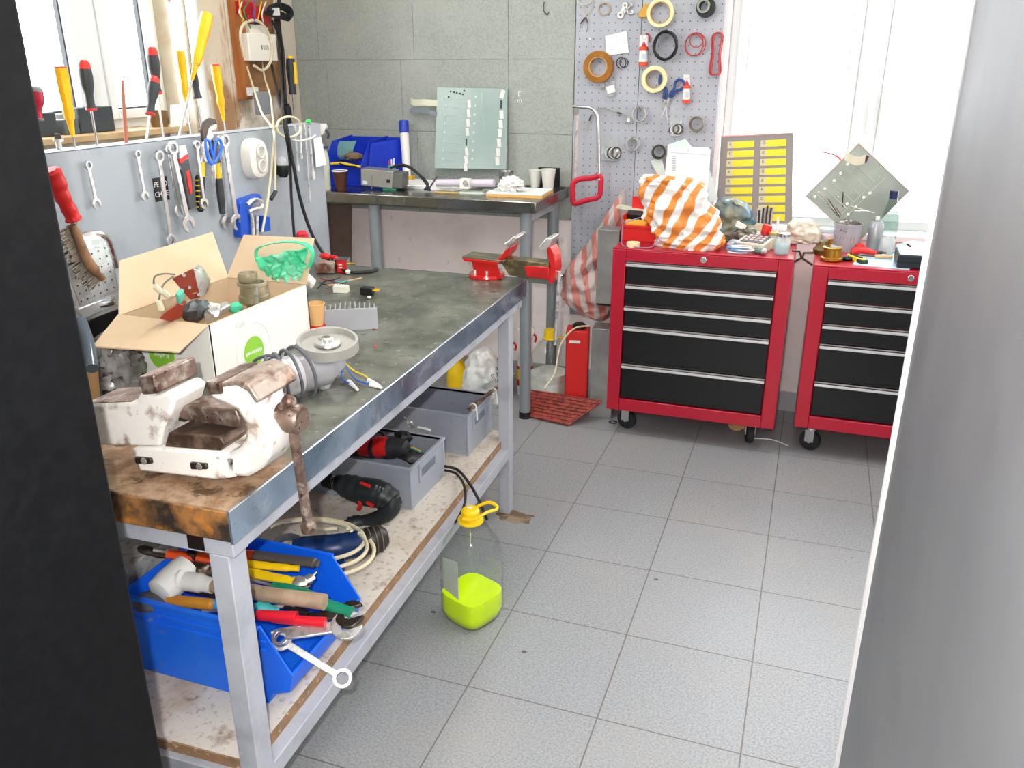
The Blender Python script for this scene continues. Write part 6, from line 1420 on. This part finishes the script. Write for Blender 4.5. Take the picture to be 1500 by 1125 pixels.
ribbon('pale ribbon cable sticking out left of the clear panel', [(602, 147), (606, 150), (622, 150), (641, 151)], (3.68, 3.67, 3.66, 3.685), .014, M('pale ribbon', '#d4d8c0', .5))
ribbon('grey ribbon cable below the pale one by the clear panel', [(600, 162), (618, 162), (632, 165), (642, 168)], (3.68, 3.67, 3.665, 3.685), .010, M('grey ribbon', '#7c868e', .5))
# papers and lamp tube
def lying(name, label, cat, px, z0, h, mt, **k):
    return one(MB().ext([Vector((*at(*p, z=z0).xy, z0)) for p in px], (0, 0, h)), name, mt, label, cat, **k)
def rect(cx_, cy_, w_, d_, a_, z, h, name, mt, label, cat, **k):
    return one(MB().box((cx_, cy_, z+h/2), (w_, d_, h), (0, 0, a_)), name, mt, label, cat, **k)
rect(-1.62, 3.52, .34, .22, -6, TZ, .012, 'paper_stack', m_paper, 'thick stack of white papers under the clear panel', 'papers')
rect(-1.70, 3.50, .12, .2, 30, TZ+.012, .004, 'paper_stack', M('paper warm', '#f2f2ec', .8), 'white papers fanned out at the left of the stack', 'papers')
rect(-1.80, 3.60, .08, .06, 10, TZ+.0, .03, 'yellow_packet', M('yellow packet', '#e0a820', .5), 'small yellow packet between the white tube and papers', 'packet')
t = thing('lamp_fitting', 'pale lilac tube fitting with a square socket lying on the steel table', 'fitting', tb(670, 3.37))
MB().cyl(at(640, 268, y=3.37), at(724, 268, y=3.37), .016, n=16).build('tube', M('pale lilac', '#d0c8d4', .35), t, world=True)
MB().box(at(682, 269, y=3.355), (.042, .04, .042)).build('socket', m_cream, t, world=True, bevel=.003); MB().lathe([(.014, 0), (.012, .003), (0, .003)], at(682, 269, y=3.335), FY, 16).build('socket_face', m_tool, t, world=True)
rod('pencil', 'yellow pencil lying in front of the lilac tube fitting', 'pencil', tb(634, 3.30)+Vector((0, 0, .006)), tb(672, 3.31)+Vector((0, 0, .006)), [('shaft', [(.001, 0), (.0035, .08), (.0035, 1)], M('pencil yellow', '#c8a040', .5), 6)])
rod('dark_rod', 'short dark rod lying by the cable ends on the steel table', 'rod', tb(628, 3.34)+Vector((0, 0, .012)), at(640, 259, y=3.38), [('rod', [(.004, 0), (.003, 1)], m_dark, 8)])
cup('metal_cup', tb(741, 3.55), .034, .075, m_steel, 'silver metal cup standing in front of the clear panel')
t = thing('tissue', 'crumpled white tissue lying on the notepad', 'tissue', tb(750, 3.36)+Vector((.0, -.01, .018))); MB().ball((0, 0, .02), .05, (1.1, .7, .75), 36, .5, 6, 8, True, .034).build('paper', m_white, t)
rect(-1.165, 3.40, .24, .19, 3, TZ, .011, 'notepad', M('manila backing', '#d8a860', .7), 'notepad with a manila back at the right end of the steel table', 'notepad')
rect(-1.165, 3.40, .238, .188, 3, TZ+.011, .005, 'paper_sheets', m_paper, 'white sheets lying on top of the manila notepad', 'papers')
rect(-1.36, 3.37, .12, .05, 4, TZ, .006, 'label_strips', M('greenish paper', '#d0dcd0', .7), 'pale greenish paper strip left of the notepad', 'paper')
rect(-1.30, 3.36, .03, .03, 10, TZ+.006, .012, 'plastic_clip', m_tool, 'little pale clip lying on the greenish strip', 'clip')
cup('plastic_cup', tb(784, 3.62), .028, .076, M('white cup plastic', '#d8d8d0', .4), 'left one of two white cups at the right end of the steel table', top=None)
cup('plastic_cup', tb(803, 3.59), .032, .086, M('white cup plastic', '#d8d8d0', .4), 'right and larger of two white cups on the steel table')
rect(-1.115, 3.655, .10, .012, -3, TZ, .085, 'black_plate', m_black, 'black plate standing behind the white cups', 'plate')
rect(-1.13, 3.63, .18, .05, 0, TZ+.0, .003, 'black_mat', m_black, 'thin black mat lying under the white cups', 'mat')
# brown board and stick under the table
one(MB().ext([at(480, 300, y=3.55), at(512, 300, y=3.55), at(512, 395, y=3.55), at(486, 395, y=3.55)], (0, .02, 0)), 'hardboard_sheet', M('dark brown board', '#6c5c54', .8, var=[('#5c4c44', 8, .4, .7)]), 'dark brown board standing under the left end of the steel table', 'board')
bpy.data.objects['hardboard_sheet'].data.vertices
# ================================================================ bags
def sack(name, label, secs, y, dep, mt, cat='bag', seed=0, amp=.12, n=48, k=5, group=None, yoff=None):
    """plastic sack; secs = (left px, right px, py) from top to bottom"""
    import bisect
    rows = []
    for i in range(len(secs)-1):
        for j in range(k):
            u = j/k; rows.append([secs[i][q]*(1-u)+secs[i+1][q]*u for q in range(3)])
    rows.append(list(secs[-1])); rings = []
    W0 = max(s[1]-s[0] for s in secs)
    for ri, (l, r_, py) in enumerate(rows):
        A = at(l, py, y=y); B = at(r_, py, y=y); c = (A+B)/2; hw = (B.x-A.x)/2; ring = []
        for i in range(n):
            a = 2*PI*i/n; d = Vector((math.cos(a)*1.2, math.sin(a)*1.2, ri*.12+seed))
            w_ = 1+amp*(mnoise.noise(d*1.6)*1.2-abs(mnoise.noise(d*3.1))*1.0+.3)
            edge = abs(math.cos(a))
            w2 = 1+(w_-1)*(1-.6*edge)
            ring.append(Vector((c.x+hw*w2*math.cos(a), c.y+dep*w_*math.sin(a)*(.3+.7*(r_-l)/W0), c.z+.006*mnoise.noise(d*2))))
        rings.append(ring)
    t = thing(name, label, cat, (rings[-1][0]+rings[-1][n//2])/2, group=group)
    MB().rings(rings[::-1]).build('film', mt, t, world=True, sharp=70); return t
m_obag = stripes('orange white film', '#f0ece8', '#e08838', 5.2, 0, .02, .3, 4.5, .0, rot=(0, R(-28), 0))
sack('plastic_bag', 'orange and white striped plastic bag standing on the left red cabinet', [(942, 958, 257), (940, 1022, 262), (939, 1032, 272), (938, 1036, 290), (942, 1046, 308), (948, 1053, 325), (955, 1057, 340), (960, 1058, 352), (966, 1056, 362), (976, 1046, 368)], 3.275, .06, m_obag, seed=3, amp=.5)
m_pbag = stripes('pink white film', '#dcd0cc', '#dc8c80', 5.5, 0, .0, .3, 2.2, .2, rot=(0, R(10), 0))
sack('plastic_bag', 'pink striped translucent plastic bag hanging from the pegboard', [(911, 914, 278), (904, 915, 292), (888, 915, 318), (868, 910, 348), (848, 905, 376), (832, 902, 398), (823, 900, 418), (824, 898, 436), (838, 894, 452), (860, 890, 464), (876, 886, 468)], 3.60, .075, m_pbag, seed=8, amp=.45)
peg(bpy.data.objects['pegboard'], pg(912, 281), .11)
sack('plastic_bag', 'dull blue translucent bag behind the striped one on the cabinet', [(1056, 1078, 290), (1048, 1094, 300), (1046, 1102, 312), (1044, 1104, 326), (1042, 1100, 340), (1042, 1096, 350)], 3.50, .06, M('dull blue film', '#4c7c94', .3, var=[('#8a8c74', 7, .45, .65), ('#3a90c0', 5, .6, .7)], trans=.15), seed=5, amp=.5)
sack('plastic_bag', 'clear bag of pale granules bridging the gap between the red cabinets', [(1164, 1190, 322), (1154, 1198, 328), (1151, 1202, 338), (1152, 1204, 348), (1157, 1200, 354)], 3.5, .05, M('bag of pale granules', '#cfc4b4', .35, var=[('#e4dccc', 30, .45, .6)]), seed=6, amp=.3)
sack('plastic_bag', 'clear crumpled bag with papers beside the calculator', [(1070, 1080, 352), (1066, 1086, 356), (1064, 1090, 362), (1064, 1090, 368), (1068, 1086, 371)], 3.30, .03, clear('papery film', '#d8e0e8', .45, .2), seed=9, amp=.6)
# ================================================================ on the left cabinet
C1 = .797; C2 = .777
def c1(px, y, z=None): p = at(px, 350, y=y); return Vector((p.x, y, C1 if z is None else z))
x0, x1 = c1(907, 3.3).x, c1(962, 3.3).x
t = thing('small_parts_bin', 'bright red open bin with a yellow cord spool on the left cabinet', 'bin', ((x0+x1)/2, 3.32, C1))
rb_ = MB(); zz = C1
rb_.bx(x0, x0+.004, 3.34, 3.53, zz, zz+.10); rb_.bx(x1-.004, x1, 3.34, 3.53, zz, zz+.10); rb_.bx(x0, x1, 3.33, 3.335, zz, zz+.06); rb_.bx(x0, x1, 3.525, 3.53, zz, zz+.15); rb_.bx(x0, x1, 3.33, 3.53, zz, zz+.003)
rb_.bx(x0-.003, x1+.003, 3.326, 3.336, zz+.052, zz+.064)
rb_.build('body', m_redp, t, world=True, bevel=.001)
t = thing('cord_spool', 'yellow-orange cord spool lying in the bright red bin', 'spool', c1(930, 3.37)+Vector((0, 0, .06)), (0, 90, 0)); MB().lathe([(.016, -.045), (.02, -.04)]+[(.02+.0015*(i % 2), -.036+.009*i) for i in range(9)]+[(.02, .04), (.016, .045)], n=24).build('winding', M('yellow orange cord', '#eca020', .5), t)
one(MB().box(c1(932, 3.44)+Vector((0, 0, .085)), (.09, .05, .03), (10, 0, 0)), 'dark_case', m_black, 'dark case behind the yellow cord spool in the red bin', 'case', bevel=.004)
one(MB().ext([at(903, 302, y=3.50), at(941, 309, y=3.48), at(941, 312, y=3.48), at(903, 305, y=3.50)], (0, .06, 0)), 'board_strip', M('greenish white strip', '#ccd0b8', .6), 'greenish white strip lying across the top of the red bin', 'strip')
tp = thing('tape_roll', 'small cream tape roll lying flat in front of the red bin', 'tape', c1(928, 3.222)+Vector((0, 0, .0))); MB().ring((0, 0, .009), (0, 0, 1), .026, .014, .018, 32).build('roll', m_mask, tp, bevel=.001)
cable([c1(912, 3.24)+Vector((0, 0, .10)), c1(911, 3.225)+Vector((0, 0, .05)), c1(912, 3.212)+Vector((0, 0, .006)), c1(930, 3.198)+Vector((0, 0, .004)), c1(952, 3.205)+Vector((0, 0, .004)), c1(960, 3.225)+Vector((0, 0, .02)), c1(966, 3.24)+Vector((0, 0, .05))], .002, M('violet grey wire', '#8c7c98', .5), 'violet-grey wire looped around the small cream tape roll', name='wire')
cable([c1(913, 3.25)+Vector((0, 0, .085)), c1(925, 3.245)+Vector((0, 0, .10)), c1(936, 3.245)+Vector((0, 0, .11))], .0018, M('pale blue wire', '#8098d0', .5), 'pale blue wire across the opening of the red bin', name='wire')
t = thing('calculator', 'cream desk calculator with dark key field on the left cabinet', 'calculator', c1(1108, 3.33)+Vector((0, 0, 0)), (0, 0, -20))
MB().ext([Vector((-.06, -.05, 0)), Vector((-.06, .08, 0)), Vector((-.06, .08, .055)), Vector((-.06, -.05, .03))], (.115, 0, 0)).build('case', M('calculator cream', '#cdc4b0', .5), t, bevel=.004)
MB().box((0, 0, .041), (.09, .085, .002), (10.5, 0, 0)).build('key_field', M('dark key field', '#55545c', .5), t)
for i in range(4):
    for j in range(3): MB().box((-.03+.02*i, -.024+.022*j, .0385+.0042*j), (.013, .013, .004), (10.5, 0, 0)).build('key', M('pinkish key', '#c4a8a4', .5), t)
t = thing('wire_coil', 'flat coil of blue and white wire on the cabinet edge', 'wire coil', c1(1082, 3.235), group=None)
for i in range(5): MB().torus((.012*(i % 3), 0, .004+.005*i), (0, .1*(i % 2), 1), .035+.003*(i % 2), .0028, 28, 6, (1, .55)).build('turn', M('sky blue wire', '#5894d0', .4) if i % 2 else m_white, t)
one(MB().ball(c1(1121, 3.225)+Vector((0, 0, .013)), .013, (1, 1, 1), 16), 'metal_ball', m_tool, 'round metal knob standing on the cabinet near its front edge', 'knob')
cup('plastic_cup', c1(1104, 3.48), .035, .07, M('cream cup', '#d4d0b4', .5), 'cream tapered cup behind the calculator')
t = thing('drill_bits', 'bunch of dark drill bits standing behind the calculator', 'drill bits', c1(1117, 3.52)); random.seed(3)
for i in range(9): 
    x = -.025+.006*i; MB().cyl((x, random.uniform(-.01, .01), 0), (x*1.25, random.uniform(-.01, .01), .13+random.uniform(-.012, .012)), .0035, n=8).build('bit', m_dark if i % 2 else m_tool, t)
MB().box((0, 0, .02), (.06, .035, .04)).build('stand', m_dark, t)
o = MB().lathe([(.018, 0), (.019, .03), (.016, .038), (0, .04)], c1(1120, 3.38)+Vector((0, 0, .05)), (.2, 0, 1), 18); one(o, 'red_dish', m_redp, 'bright red lid tilted behind the calculator', 'lid')
one(MB().box(c1(1083, 3.40)+Vector((0, 0, .075)), (.04, .03, .02), (0, 25, 10)), 'cream_block', m_cream, 'small cream block on top of the clutter behind the calculator', 'block', bevel=.002)
one(MB().ball(c1(1093, 3.40)+Vector((0, 0, .035)), .045, (1, .7, .7), 24, .45, 8, 12), 'metal_parts_heap', M('dull metal parts', '#66665c', .45, .6, var=[('#a09c90', 30, .5, .65)]), 'dull heap of small metal parts behind the calculator', 'parts')
one(MB().ball(c1(1114, 3.25)+Vector((0, 0, .012)), .02, (1.3, .8, .6), 20, .3, 7, 2), 'glass_stopper', M('greenish glass', '#6a8078', .2), 'greenish lump lying in front of the calculator', 'stopper')
def jar(label, p, r, h, lidm, fill=None, fm=None, name='glass_jar', bm=None):
    t = thing(name, label, 'jar', p)
    MB().lathe([(r*.9, 0), (r, .006), (r, h*.75), (r*.8, h*.86), (r*.8, h)], n=28).build('body', bm or clear('jar glass', '#eaf4f4', .62, .05), t)
    if lidm: MB().lathe([(r*.88, h*.9), (r*.88, h*1.04), (0, h*1.05)], n=28).build('lid', lidm, t)
    if fill: MB().lathe([(r*.86, .004), (r*.9, h*fill), (0, h*fill)], n=24).build('contents', fm, t)
    return t
jar('glass jar with a pale blue content at the right corner of the left cabinet', c1(1147, 3.27), .028, .075, m_shaft, .5, M('pale teal content', '#90c4c8', .5))
jar('small amber jar between the calculator and glass jar', c1(1133, 3.36), .022, .06, M('brass lid', '#b8a860', .4, .6), .8, M('amber content', '#b49838', .4))
rod('clear_tube', 'thin clear tube standing behind the glass jar', 'tube', c1(1138, 3.42), at(1140, 318, y=3.42), [('tube', [(.005, 0), (.005, 1)], clear('tube film', '#ffffff', .5), 10)])
for i, (px, y) in enumerate(((1011, 3.21), (1016, 3.215))): one(MB().ball(c1(px, y)+Vector((0, 0, .003)), .005, (1.2, .8, .6), 8), 'paper_scrap', m_white, ['left', 'right'][i]+' one of two tiny white scraps below the striped bag', 'scrap')
# ================================================================ label board in the window
y_ = 3.735
t = thing('label_board', 'grey board with two columns of yellow label strips on the window sill', 'board', at(1105, 322, y=y_))
TL, TR, BR, BL = at(1051, 201, y=y_+.03), at(1162, 196, y=y_+.03), at(1160, 327, y=y_), at(1049, 327, y=y_)
TL.x = max(TL.x, -.392); BL.x = max(BL.x, -.392)
MB().ext([TL, TR, BR, BL], (0, .012, 0)).build('board', M('warm grey board', '#8c8684', .5), t, world=True)
MB().ext([TL+Vector((0, -.002, 0)), TR+Vector((0, -.002, 0)), TR+Vector((0, -.002, .005)), TL+Vector((0, -.002, .005))], (0, .014, 0)).build('top_edge', M('pink edge', '#c89088', .5), t, world=True)
m_ys = M('yellow label', '#ecd820', .45); m_ky = M('pale key label', '#cfc8a0', .5)
for col in range(2):
    for r_ in range(9):
        def lp_(u, v): return TL.lerp(TR, u).lerp(BL.lerp(BR, u), v)
        v0 = .055+r_*.105; u0 = (.10, .56)[col]; u1 = (.47, .95-.04)[col]; d = Vector((0, -.0015, 0))
        s_ = MB().ext([lp_(u0+.08, v0)+d, lp_(u1, v0)+d, lp_(u1, v0+.075)+d, lp_(u0+.08, v0+.075)+d], (0, .001, 0)).build('label_strip', m_ys, t, world=True)
        q_ = MB().ext([lp_(u0, v0)+d, lp_(u0+.08, v0)+d, lp_(u0+.08, v0+.075)+d, lp_(u0, v0+.075)+d], (0, .001, 0)).build('key_letter_tab', m_ky, t, world=True)
        if r_ < 7: text('K' if (r_ % 3) else 'G' if col else 'K', .016, M('dark print', '#4c4438', .6), t, _inv[t.name] @ (lp_(u0+.042, v0+.032)+Vector((0, -.0022, 0))), (90, 0, 0))
# ================================================================ on the right cabinet
def c2(px, y): p = at(px, 350, y=y); return Vector((p.x, y, C2))
t = thing('parts_bucket', 'clear bucket full of metal bits and wires on the right cabinet', 'bucket', c2(1240, 3.53))
MB().lathe([(.048, 0), (.052, .10), (.055, .10), (.055, .106), (.050, .106), (.047, .003), (0, .003)], n=32).build('bucket', M('cloudy grey plastic', '#b4b4bc', .3, trans=.2), t)
MB().lathe([(.0475, .002), (.0505, .06), (0, .06)], n=24).build('pinkish_label', M('pinkish grey content', '#9c8c90', .5), t)
MB().ball((0, 0, .10), .042, (1, 1, .45), 24, .4, 9, 7).build('metal_bits', M('mixed metal bits', '#5c544c', .4, .7, var=[('#b0aca4', 40, .5, .62), ('#5a3020', 20, .58, .7)]), t)
text('AC', .02, M('dark print2', '#38384c', .6), t, (-.018, -.0535, .085), (90, 0, 0))
for i, (p0, p1, mt_) in enumerate((((1228, 318), (1199, 281), m_shaft), ((1230, 318), (1213, 291), M('dark rod', '#3c3440', .4)), ((1239, 307), (1228, 288), m_shaft), ((1234, 303), (1235, 281), m_black), ((1247, 302), (1281, 312), M('pale wire', '#c8ccb8', .5)), ((1252, 309), (1271, 309), m_shaft), ((1232, 315), (1224, 303), M('brownish rod', '#905848', .4)))):
    a, b = at(*p0, y=3.54), at(*p1, y=3.52)
    rod('wire_rod', ['long pale rod leaning left', 'dark violet rod leaning left', 'short pale rod pointing up left', 'short black rod pointing up', 'pale wire leaning towards the spray can', 'short pale wire towards the spray can', 'brownish rod'][i]+' out of the clear bucket', 'rod', a, b, [('rod', [(.0018, 0), (.0018, 1)], mt_, 6)])
jar('white lidded tub left of the clear bucket', c2(1213, 3.55), .042, .075, M('pale blue lid', '#c4d8e4', .4), name='plastic_tub', bm=M('whitish tub', '#d4c8cc', .4))
t = thing('spray_can', 'grey aerosol can without lid on the right cabinet', 'spray can', c2(1281, 3.55)); MB().lathe([(.026, 0), (.028, .004), (.028, .10), (.022, .113), (.012, .117), (.012, .122)], n=28).build('can', M('grey can', '#a4a8ac', .35, .4), t); MB().lathe([(.008, .122), (.008, .134), (0, .135)], n=14).build('nozzle', m_white, t)
jar('small pale jar right of the aerosol can', c2(1301, 3.50), .027, .075, None, .55, M('white cream', '#ccd4d8', .5), bm=clear('milky glass', '#d8dcdc', .3, .2))
t = thing('plastic_bottle', 'clear bottle with dark blue cap before the corner-standing panel', 'bottle', at(1301, 340, y=3.575)); zb_ = C2; t.location.z = zb_
_inv[t.name] = Matrix.Translation(t.location).inverted()
xs_ = 0; hh = at(1301, 279, y=3.575).z-zb_
MB().lathe([(.028, 0), (.032, .006), (.032, hh*.45), (.03, hh*.6), (.014, hh*.88), (.014, hh*.9)], n=28).build('bottle', clear('pale bottle', '#dce8e4', .8, .05, True), t); MB().lathe([(.016, hh*.87), (.016, hh), (0, hh)], n=20).build('cap', M('dark blue cap', '#1c2450', .35), t)
m_brass = M('brass', '#a08a48', .35, .8, var=[('#7c6a38', 18, .45, .65)])
t = thing('brass_fitting', 'large brass fitting on the front left of the right cabinet', 'fitting', c2(1222, 3.31), (0, 0, 20))
MB().lathe([(.030, 0), (.040, .004), (.040, .012), (.032, .014), (.032, .045), (.036, .05), (.028, .052), (.026, .02), (0, .02)], n=32).build('body', m_brass, t); MB().ring((.01, .0, .05), (.2, 0, 1), .020, .012, .008, 20).build('rim', m_tool, t)
t = thing('brass_fitting', 'smaller dark brass valve behind the large brass fitting', 'fitting', c2(1208, 3.42)); MB().lathe([(.035, 0), (.038, .02), (.02, .035), (.016, .05), (0, .05)], n=24).build('body', M('dark brass', '#6c5c30', .4, .7), t); MB().lathe([(.008, 0), (.01, .02), (0, .022)], (.022, 0, .04), (0, 0, 1), 12).build('knob', m_brass, t)
t = thing('pliers', 'red handled pliers lying behind the yellow knife', 'pliers', c2(1268, 3.45))
for pts in ([(-.04, 0, .012), (-.01, .02, .02), (.03, .0, .014)], [(-.045, -.03, .012), (-.01, -.02, .02), (.045, -.02, .014)]): MB().tube([Vector(p) for p in pts], [.010, .012, .011, .009], 12).build('grip', m_redp, t)
MB().tube([Vector((.03, -.01, .014)), Vector((.055, .0, .014)), Vector((.08, .012, .012))], [.008, .007, .003], 10).build('jaw', m_dark, t)
MB().ball((-.015, .03, .03), .014, (1.3, .8, .7), 12).build('grip_end', m_redp, t)
t = thing('utility_knife', 'yellow and black utility knife on the front of the right cabinet', 'knife', c2(1259, 3.32)+Vector((0, 0, .009)), (0, 0, -60))
MB().ext([Vector((x, y, -.008)) for x, y in ((-.055, -.008), (-.03, -.012), (.03, -.013), (.05, -.006), (.05, .008), (.02, .013), (-.05, .010))], (0, 0, .018)).build('body', m_yel, t, bevel=.003)
MB().bx(-.04, .03, -.005, .005, .010, .013).build('slider', m_black, t); MB().bx(.02, .055, -.014, .014, -.007, .008).build('grip', M('dark green grip', '#243c30', .4), t, bevel=.003)
one(MB().ball(c2(1244, 3.32)+Vector((0, 0, .009)), .02, (1, .8, .45), 16, .35, 8, 5), 'black_parts', m_black, 'black crumpled parts between the brass fitting and yellow knife', 'parts')
rect(.285, 3.40, .19, .32, -8, C2, .003, 'blue_sheet', M('pale blue sheet', '#b4d0e0', .3), 'pale blue sheet lying under the tools on the right cabinet', 'sheet')
rod('screwdriver', 'wooden handled screwdriver lying beside the black box', 'screwdriver', c2(1264, 3.38)+Vector((0, 0, .012)), c2(1312, 3.39)+Vector((0, 0, .012)), [('shaft', [(.0025, 0), (.0035, .45)], m_dark, 8), ('handle', [(.006, .45), (.008, .7), (.007, 1)], M('pale wood handle', '#d8b48c', .5), 10)])
xb = c2(1320, 3.24).x
t = thing('plastic_case', 'black case with white label partly behind the grey cabinet', 'case', (xb+.07, 3.33, C2+.001)); MB().bx(-.07, .10, -.085, .07, 0, .05).build('case', M('black blue case', '#1c2830', .35), t, bevel=.006)
MB().bx(-.0, .06, -.02, .03, .050, .0515).build('label', m_white, t); MB().bx(-.072, .102, -.087, -.084, .022, .026).build('seam', m_black, t)
one(MB().ball(c2(1348, 3.52)+Vector((0, 0, .02)), .07, (1.2, .7, .4), 28, .3, 5, 4), 'white_cloth', M('pale blue white cloth', '#d0e0e8', .9), 'crumpled white cloth behind the black case', 'cloth')
one(MB().tube([c2(1330, 3.47)+Vector((0, 0, .01)), c2(1336, 3.47)+Vector((0, 0, .035)), c2(1330, 3.46)+Vector((0, 0, .05))], .004, 8), 'hook_tool', m_dark, 'small dark hooked tool between the black case and cloth', 'tool')
# diamond panel leaning in the window
yD = 3.622
t = thing('circuit_panel', 'grey-green square panel standing on its corner in the window', 'panel', at(1256, 350, y=yD))
dq = [at(1258, 210, y=yD+.03), at(1332, 280, y=yD+.01), at(1257, 354, y=yD), at(1180, 287, y=yD+.01)]
MB().ext(dq, (0, .005, 0)).build('sheet', M('grey green panel', '#848c84', .35, var=[('#9aa49a', 4, .4, .7)]), t, world=True)
MB().tube([p+Vector((0, -.001, 0)) for p in dq], .0025, 4, True, k=1).build('edge', M('beige edge', '#c4a894', .5), t, world=True)
def dp(u, v): return dq[3].lerp(dq[0], u).lerp(dq[2].lerp(dq[1], u), v)+Vector((0, -.003, 0))
for i in range(6): MB().cyl(dp(.12+.13*i, .12), dp(.12+.13*i, .55), .0009, n=4).build('track', m_ln, t, world=True)
for v in (.55, .62): MB().cyl(dp(.05, v), dp(.9, v), .0009, n=4).build('track', m_ln, t, world=True)
for u, v in ((.08, .1), (.25, .12), (.42, .13), (.55, .12), (.70, .1), (.2, .62), (.35, .62), (.52, .6), (.62, .62), (.3, .5)): MB().lathe([(.006, 0), (.006, .003), (0, .004)], dp(u, v), FY, 10).build('led', m_cream, t, world=True)
ribbon('pale beige ribbon cable on the corner-standing panel', [(1238, 228), (1246, 233), (1257, 236), (1267, 233)], (yD-.01, yD-.035, yD-.035, yD-.015), .016, M('pale beige ribbon', '#d0ccb4', .5))
one(MB().box(at(1268, 233, y=yD-.008), (.016, .012, .028), (0, 15, 0)), 'ribbon_plug', M('dark red brown plug', '#4c2c2c', .5), 'dark brown plug at the end of the beige ribbon cable', 'plug')
cable([at(1206, 223, y=yD), at(1216, 225, y=yD), at(1226, 229, y=yD), at(1232, 235, y=yD-.005)], .003, M('red-orange wire', '#d04830', .5), 'red wire sticking out left of the corner-standing panel', name='wire')
# clasp between the cabinets
yc = 3.30
mk = M('brown clasp', '#4c3834', .4, .5)
t = thing('wire_clasp', 'brown wire clasps linking the two red cabinets', 'clasp', at(1175, 385, y=yc))
for pts in ([(1160, 367), (1171, 368), (1174, 378), (1163, 384)], [(1191, 370), (1178, 370), (1175, 378), (1190, 388)]): MB().tube([at(*p, y=yc) for p in pts], .0045, 8, k=1).build('link', mk, t, world=True)
# ================================================================ small things on the floor
def fl_(px, py): return at(px, py, z=0)
t = thing('tape_roll', 'round tan disc leaning under the left red cabinet', 'tape', fl_(1077, 633)+Vector((0, .02, 0))); MB().lathe([(.032, -.008), (.036, -.006), (.036, .006), (.032, .008)], (0, 0, .036), (0, -1, .15), 32).build('disc', M('tan disc', '#c8a46c', .5), t)
one(MB().torus(fl_(898, 619)+Vector((0, 0, .003)), (0, 0, 1), .016, .003, 24, 8, (1, .8)), 'rubber_ring', m_blackm, 'small black rubber ring on the floor by the caster', 'ring')
cable([fl_(1104, 643)+Vector((0, 0, .003)), fl_(1130, 645)+Vector((0, 0, .003)), fl_(1155, 654)+Vector((0, 0, .003))], .0025, m_white, 'thin white stick lying on the floor before the right cabinet', name='plastic_stick')
for i, (px, py, c_, lb) in enumerate(((1116, 628, '#d8d4cc', 'small pale crumb beside the rear caster'), (964, 628, '#b8a890', 'beige scrap under the left cabinet'), (750, 752, '#7a5a3c', 'rusty flake at the far bench leg'), (635, 897, '#5c5048', 'dark crumb on the floor left of the fluorescent jug'), (768, 955, '#6a5a54', 'dark flake on the tile below the jug'), (961, 849, '#6c6058', 'dark fleck on a tile in the middle of the aisle'))):
    one(MB().ball(fl_(px, py)+Vector((0, 0, .0015)), .006, (1.3, .8, .25), 8), 'floor_crumb', M('crumb%d' % i, c_, .8), lb, 'crumb')
t = thing('rust_stain', 'brown rust stain on the floor around the far bench leg', 'stain', fl_(755, 758)); MB().ball((0, 0, -.0002), .055, (1.2, .7, .012), 28, .5, 5, 3).build('stain', M('rust stain', '#6e5a44', .8, var=[('#94846e', 14, .5, .6)]), t)
# things seen between the bench legs
spy = Vector((-1.25, 3.28, 0))
t = thing('cleaner_bottle', 'yellow plastic bottle standing behind the workbench', 'bottle', (-1.47, 3.40, 0)); MB().lathe([(.052, 0), (.055, .01), (.055, .10), (.045, .14), (.025, .165), (.024, .18), (.034, .19), (.05, .235), (.048, .24), (.02, .24)], n=28).build('body', m_yel, t)
def bagp(px, py, y): return at(px, py, y=y)
sack('plastic_bag', 'white plastic carrier bag with dark writing behind the workbench', [(700, 716, 512), (688, 724, 522), (682, 730, 535), (680, 734, 550), (678, 736, 566), (680, 737, 582), (684, 734, 598), (690, 728, 604)], 3.36, .08, M('white carrier film', '#dcdcd8', .4, var=[('#c0c4c4', 7, .5, .7)]), seed=15, amp=.4)
wb = [o for o in bpy.data.objects if o.get('label', '').startswith('white plastic carrier')][0]
for s_, px, py in (('an', 730, 538), ('e m', 727, 548), ('isu', 731, 557)):
    q = at(px, py, y=3.285); text(s_, .035, M('navy print', '#30304c', .6), wb, _inv[wb.name] @ q, (90, -12, 30))
spray('spray_bottle', 'clear spray bottle with yellow label left of the far bench leg', Vector((at(741, 560, y=3.45).x, 3.45, 0)), clear('smoky bottle', '#c8b8b0', .5), m_redp, .24, .035, 0, [(.2, .6, m_yel)], m_white)
import OpenImageIO as oiio,sys
b=oiio.ImageBuf('/workdir/render_main.png'); w=b.spec().width
def p(x,y,r=6):
    s=w/1500; acc=[0,0,0];n=0
    for i in range(-r,r+1,3):
        for j in range(-r,r+1,3):
            v=b.getpixel(int((x+i)*s),int((y+j)*s)); acc=[a+c for a,c in zip(acc,v[:3])];n+=1
    return [round(255*a/n) for a in acc]
for n,x,y in (('floor near',1000,1000),('floor mid',1050,800),('floor far',900,660),('board',600,50),('board R',790,120),('peg',900,150),('underwall',660,350),('red',1100,378),('black dr',1000,560),('rightcab',1400,800),('rightcab top',1470,60),('rightcab bot',1350,1080),('blackcab',60,600),('panel',180,290),('benchtop',620,450),('bin',260,950),('carton flap',250,380),('crate',560,700),('shelf',640,740),('gap wall',1170,500),('leg',345,900),('table edge',620,290)):
    print(n,p(x,y))
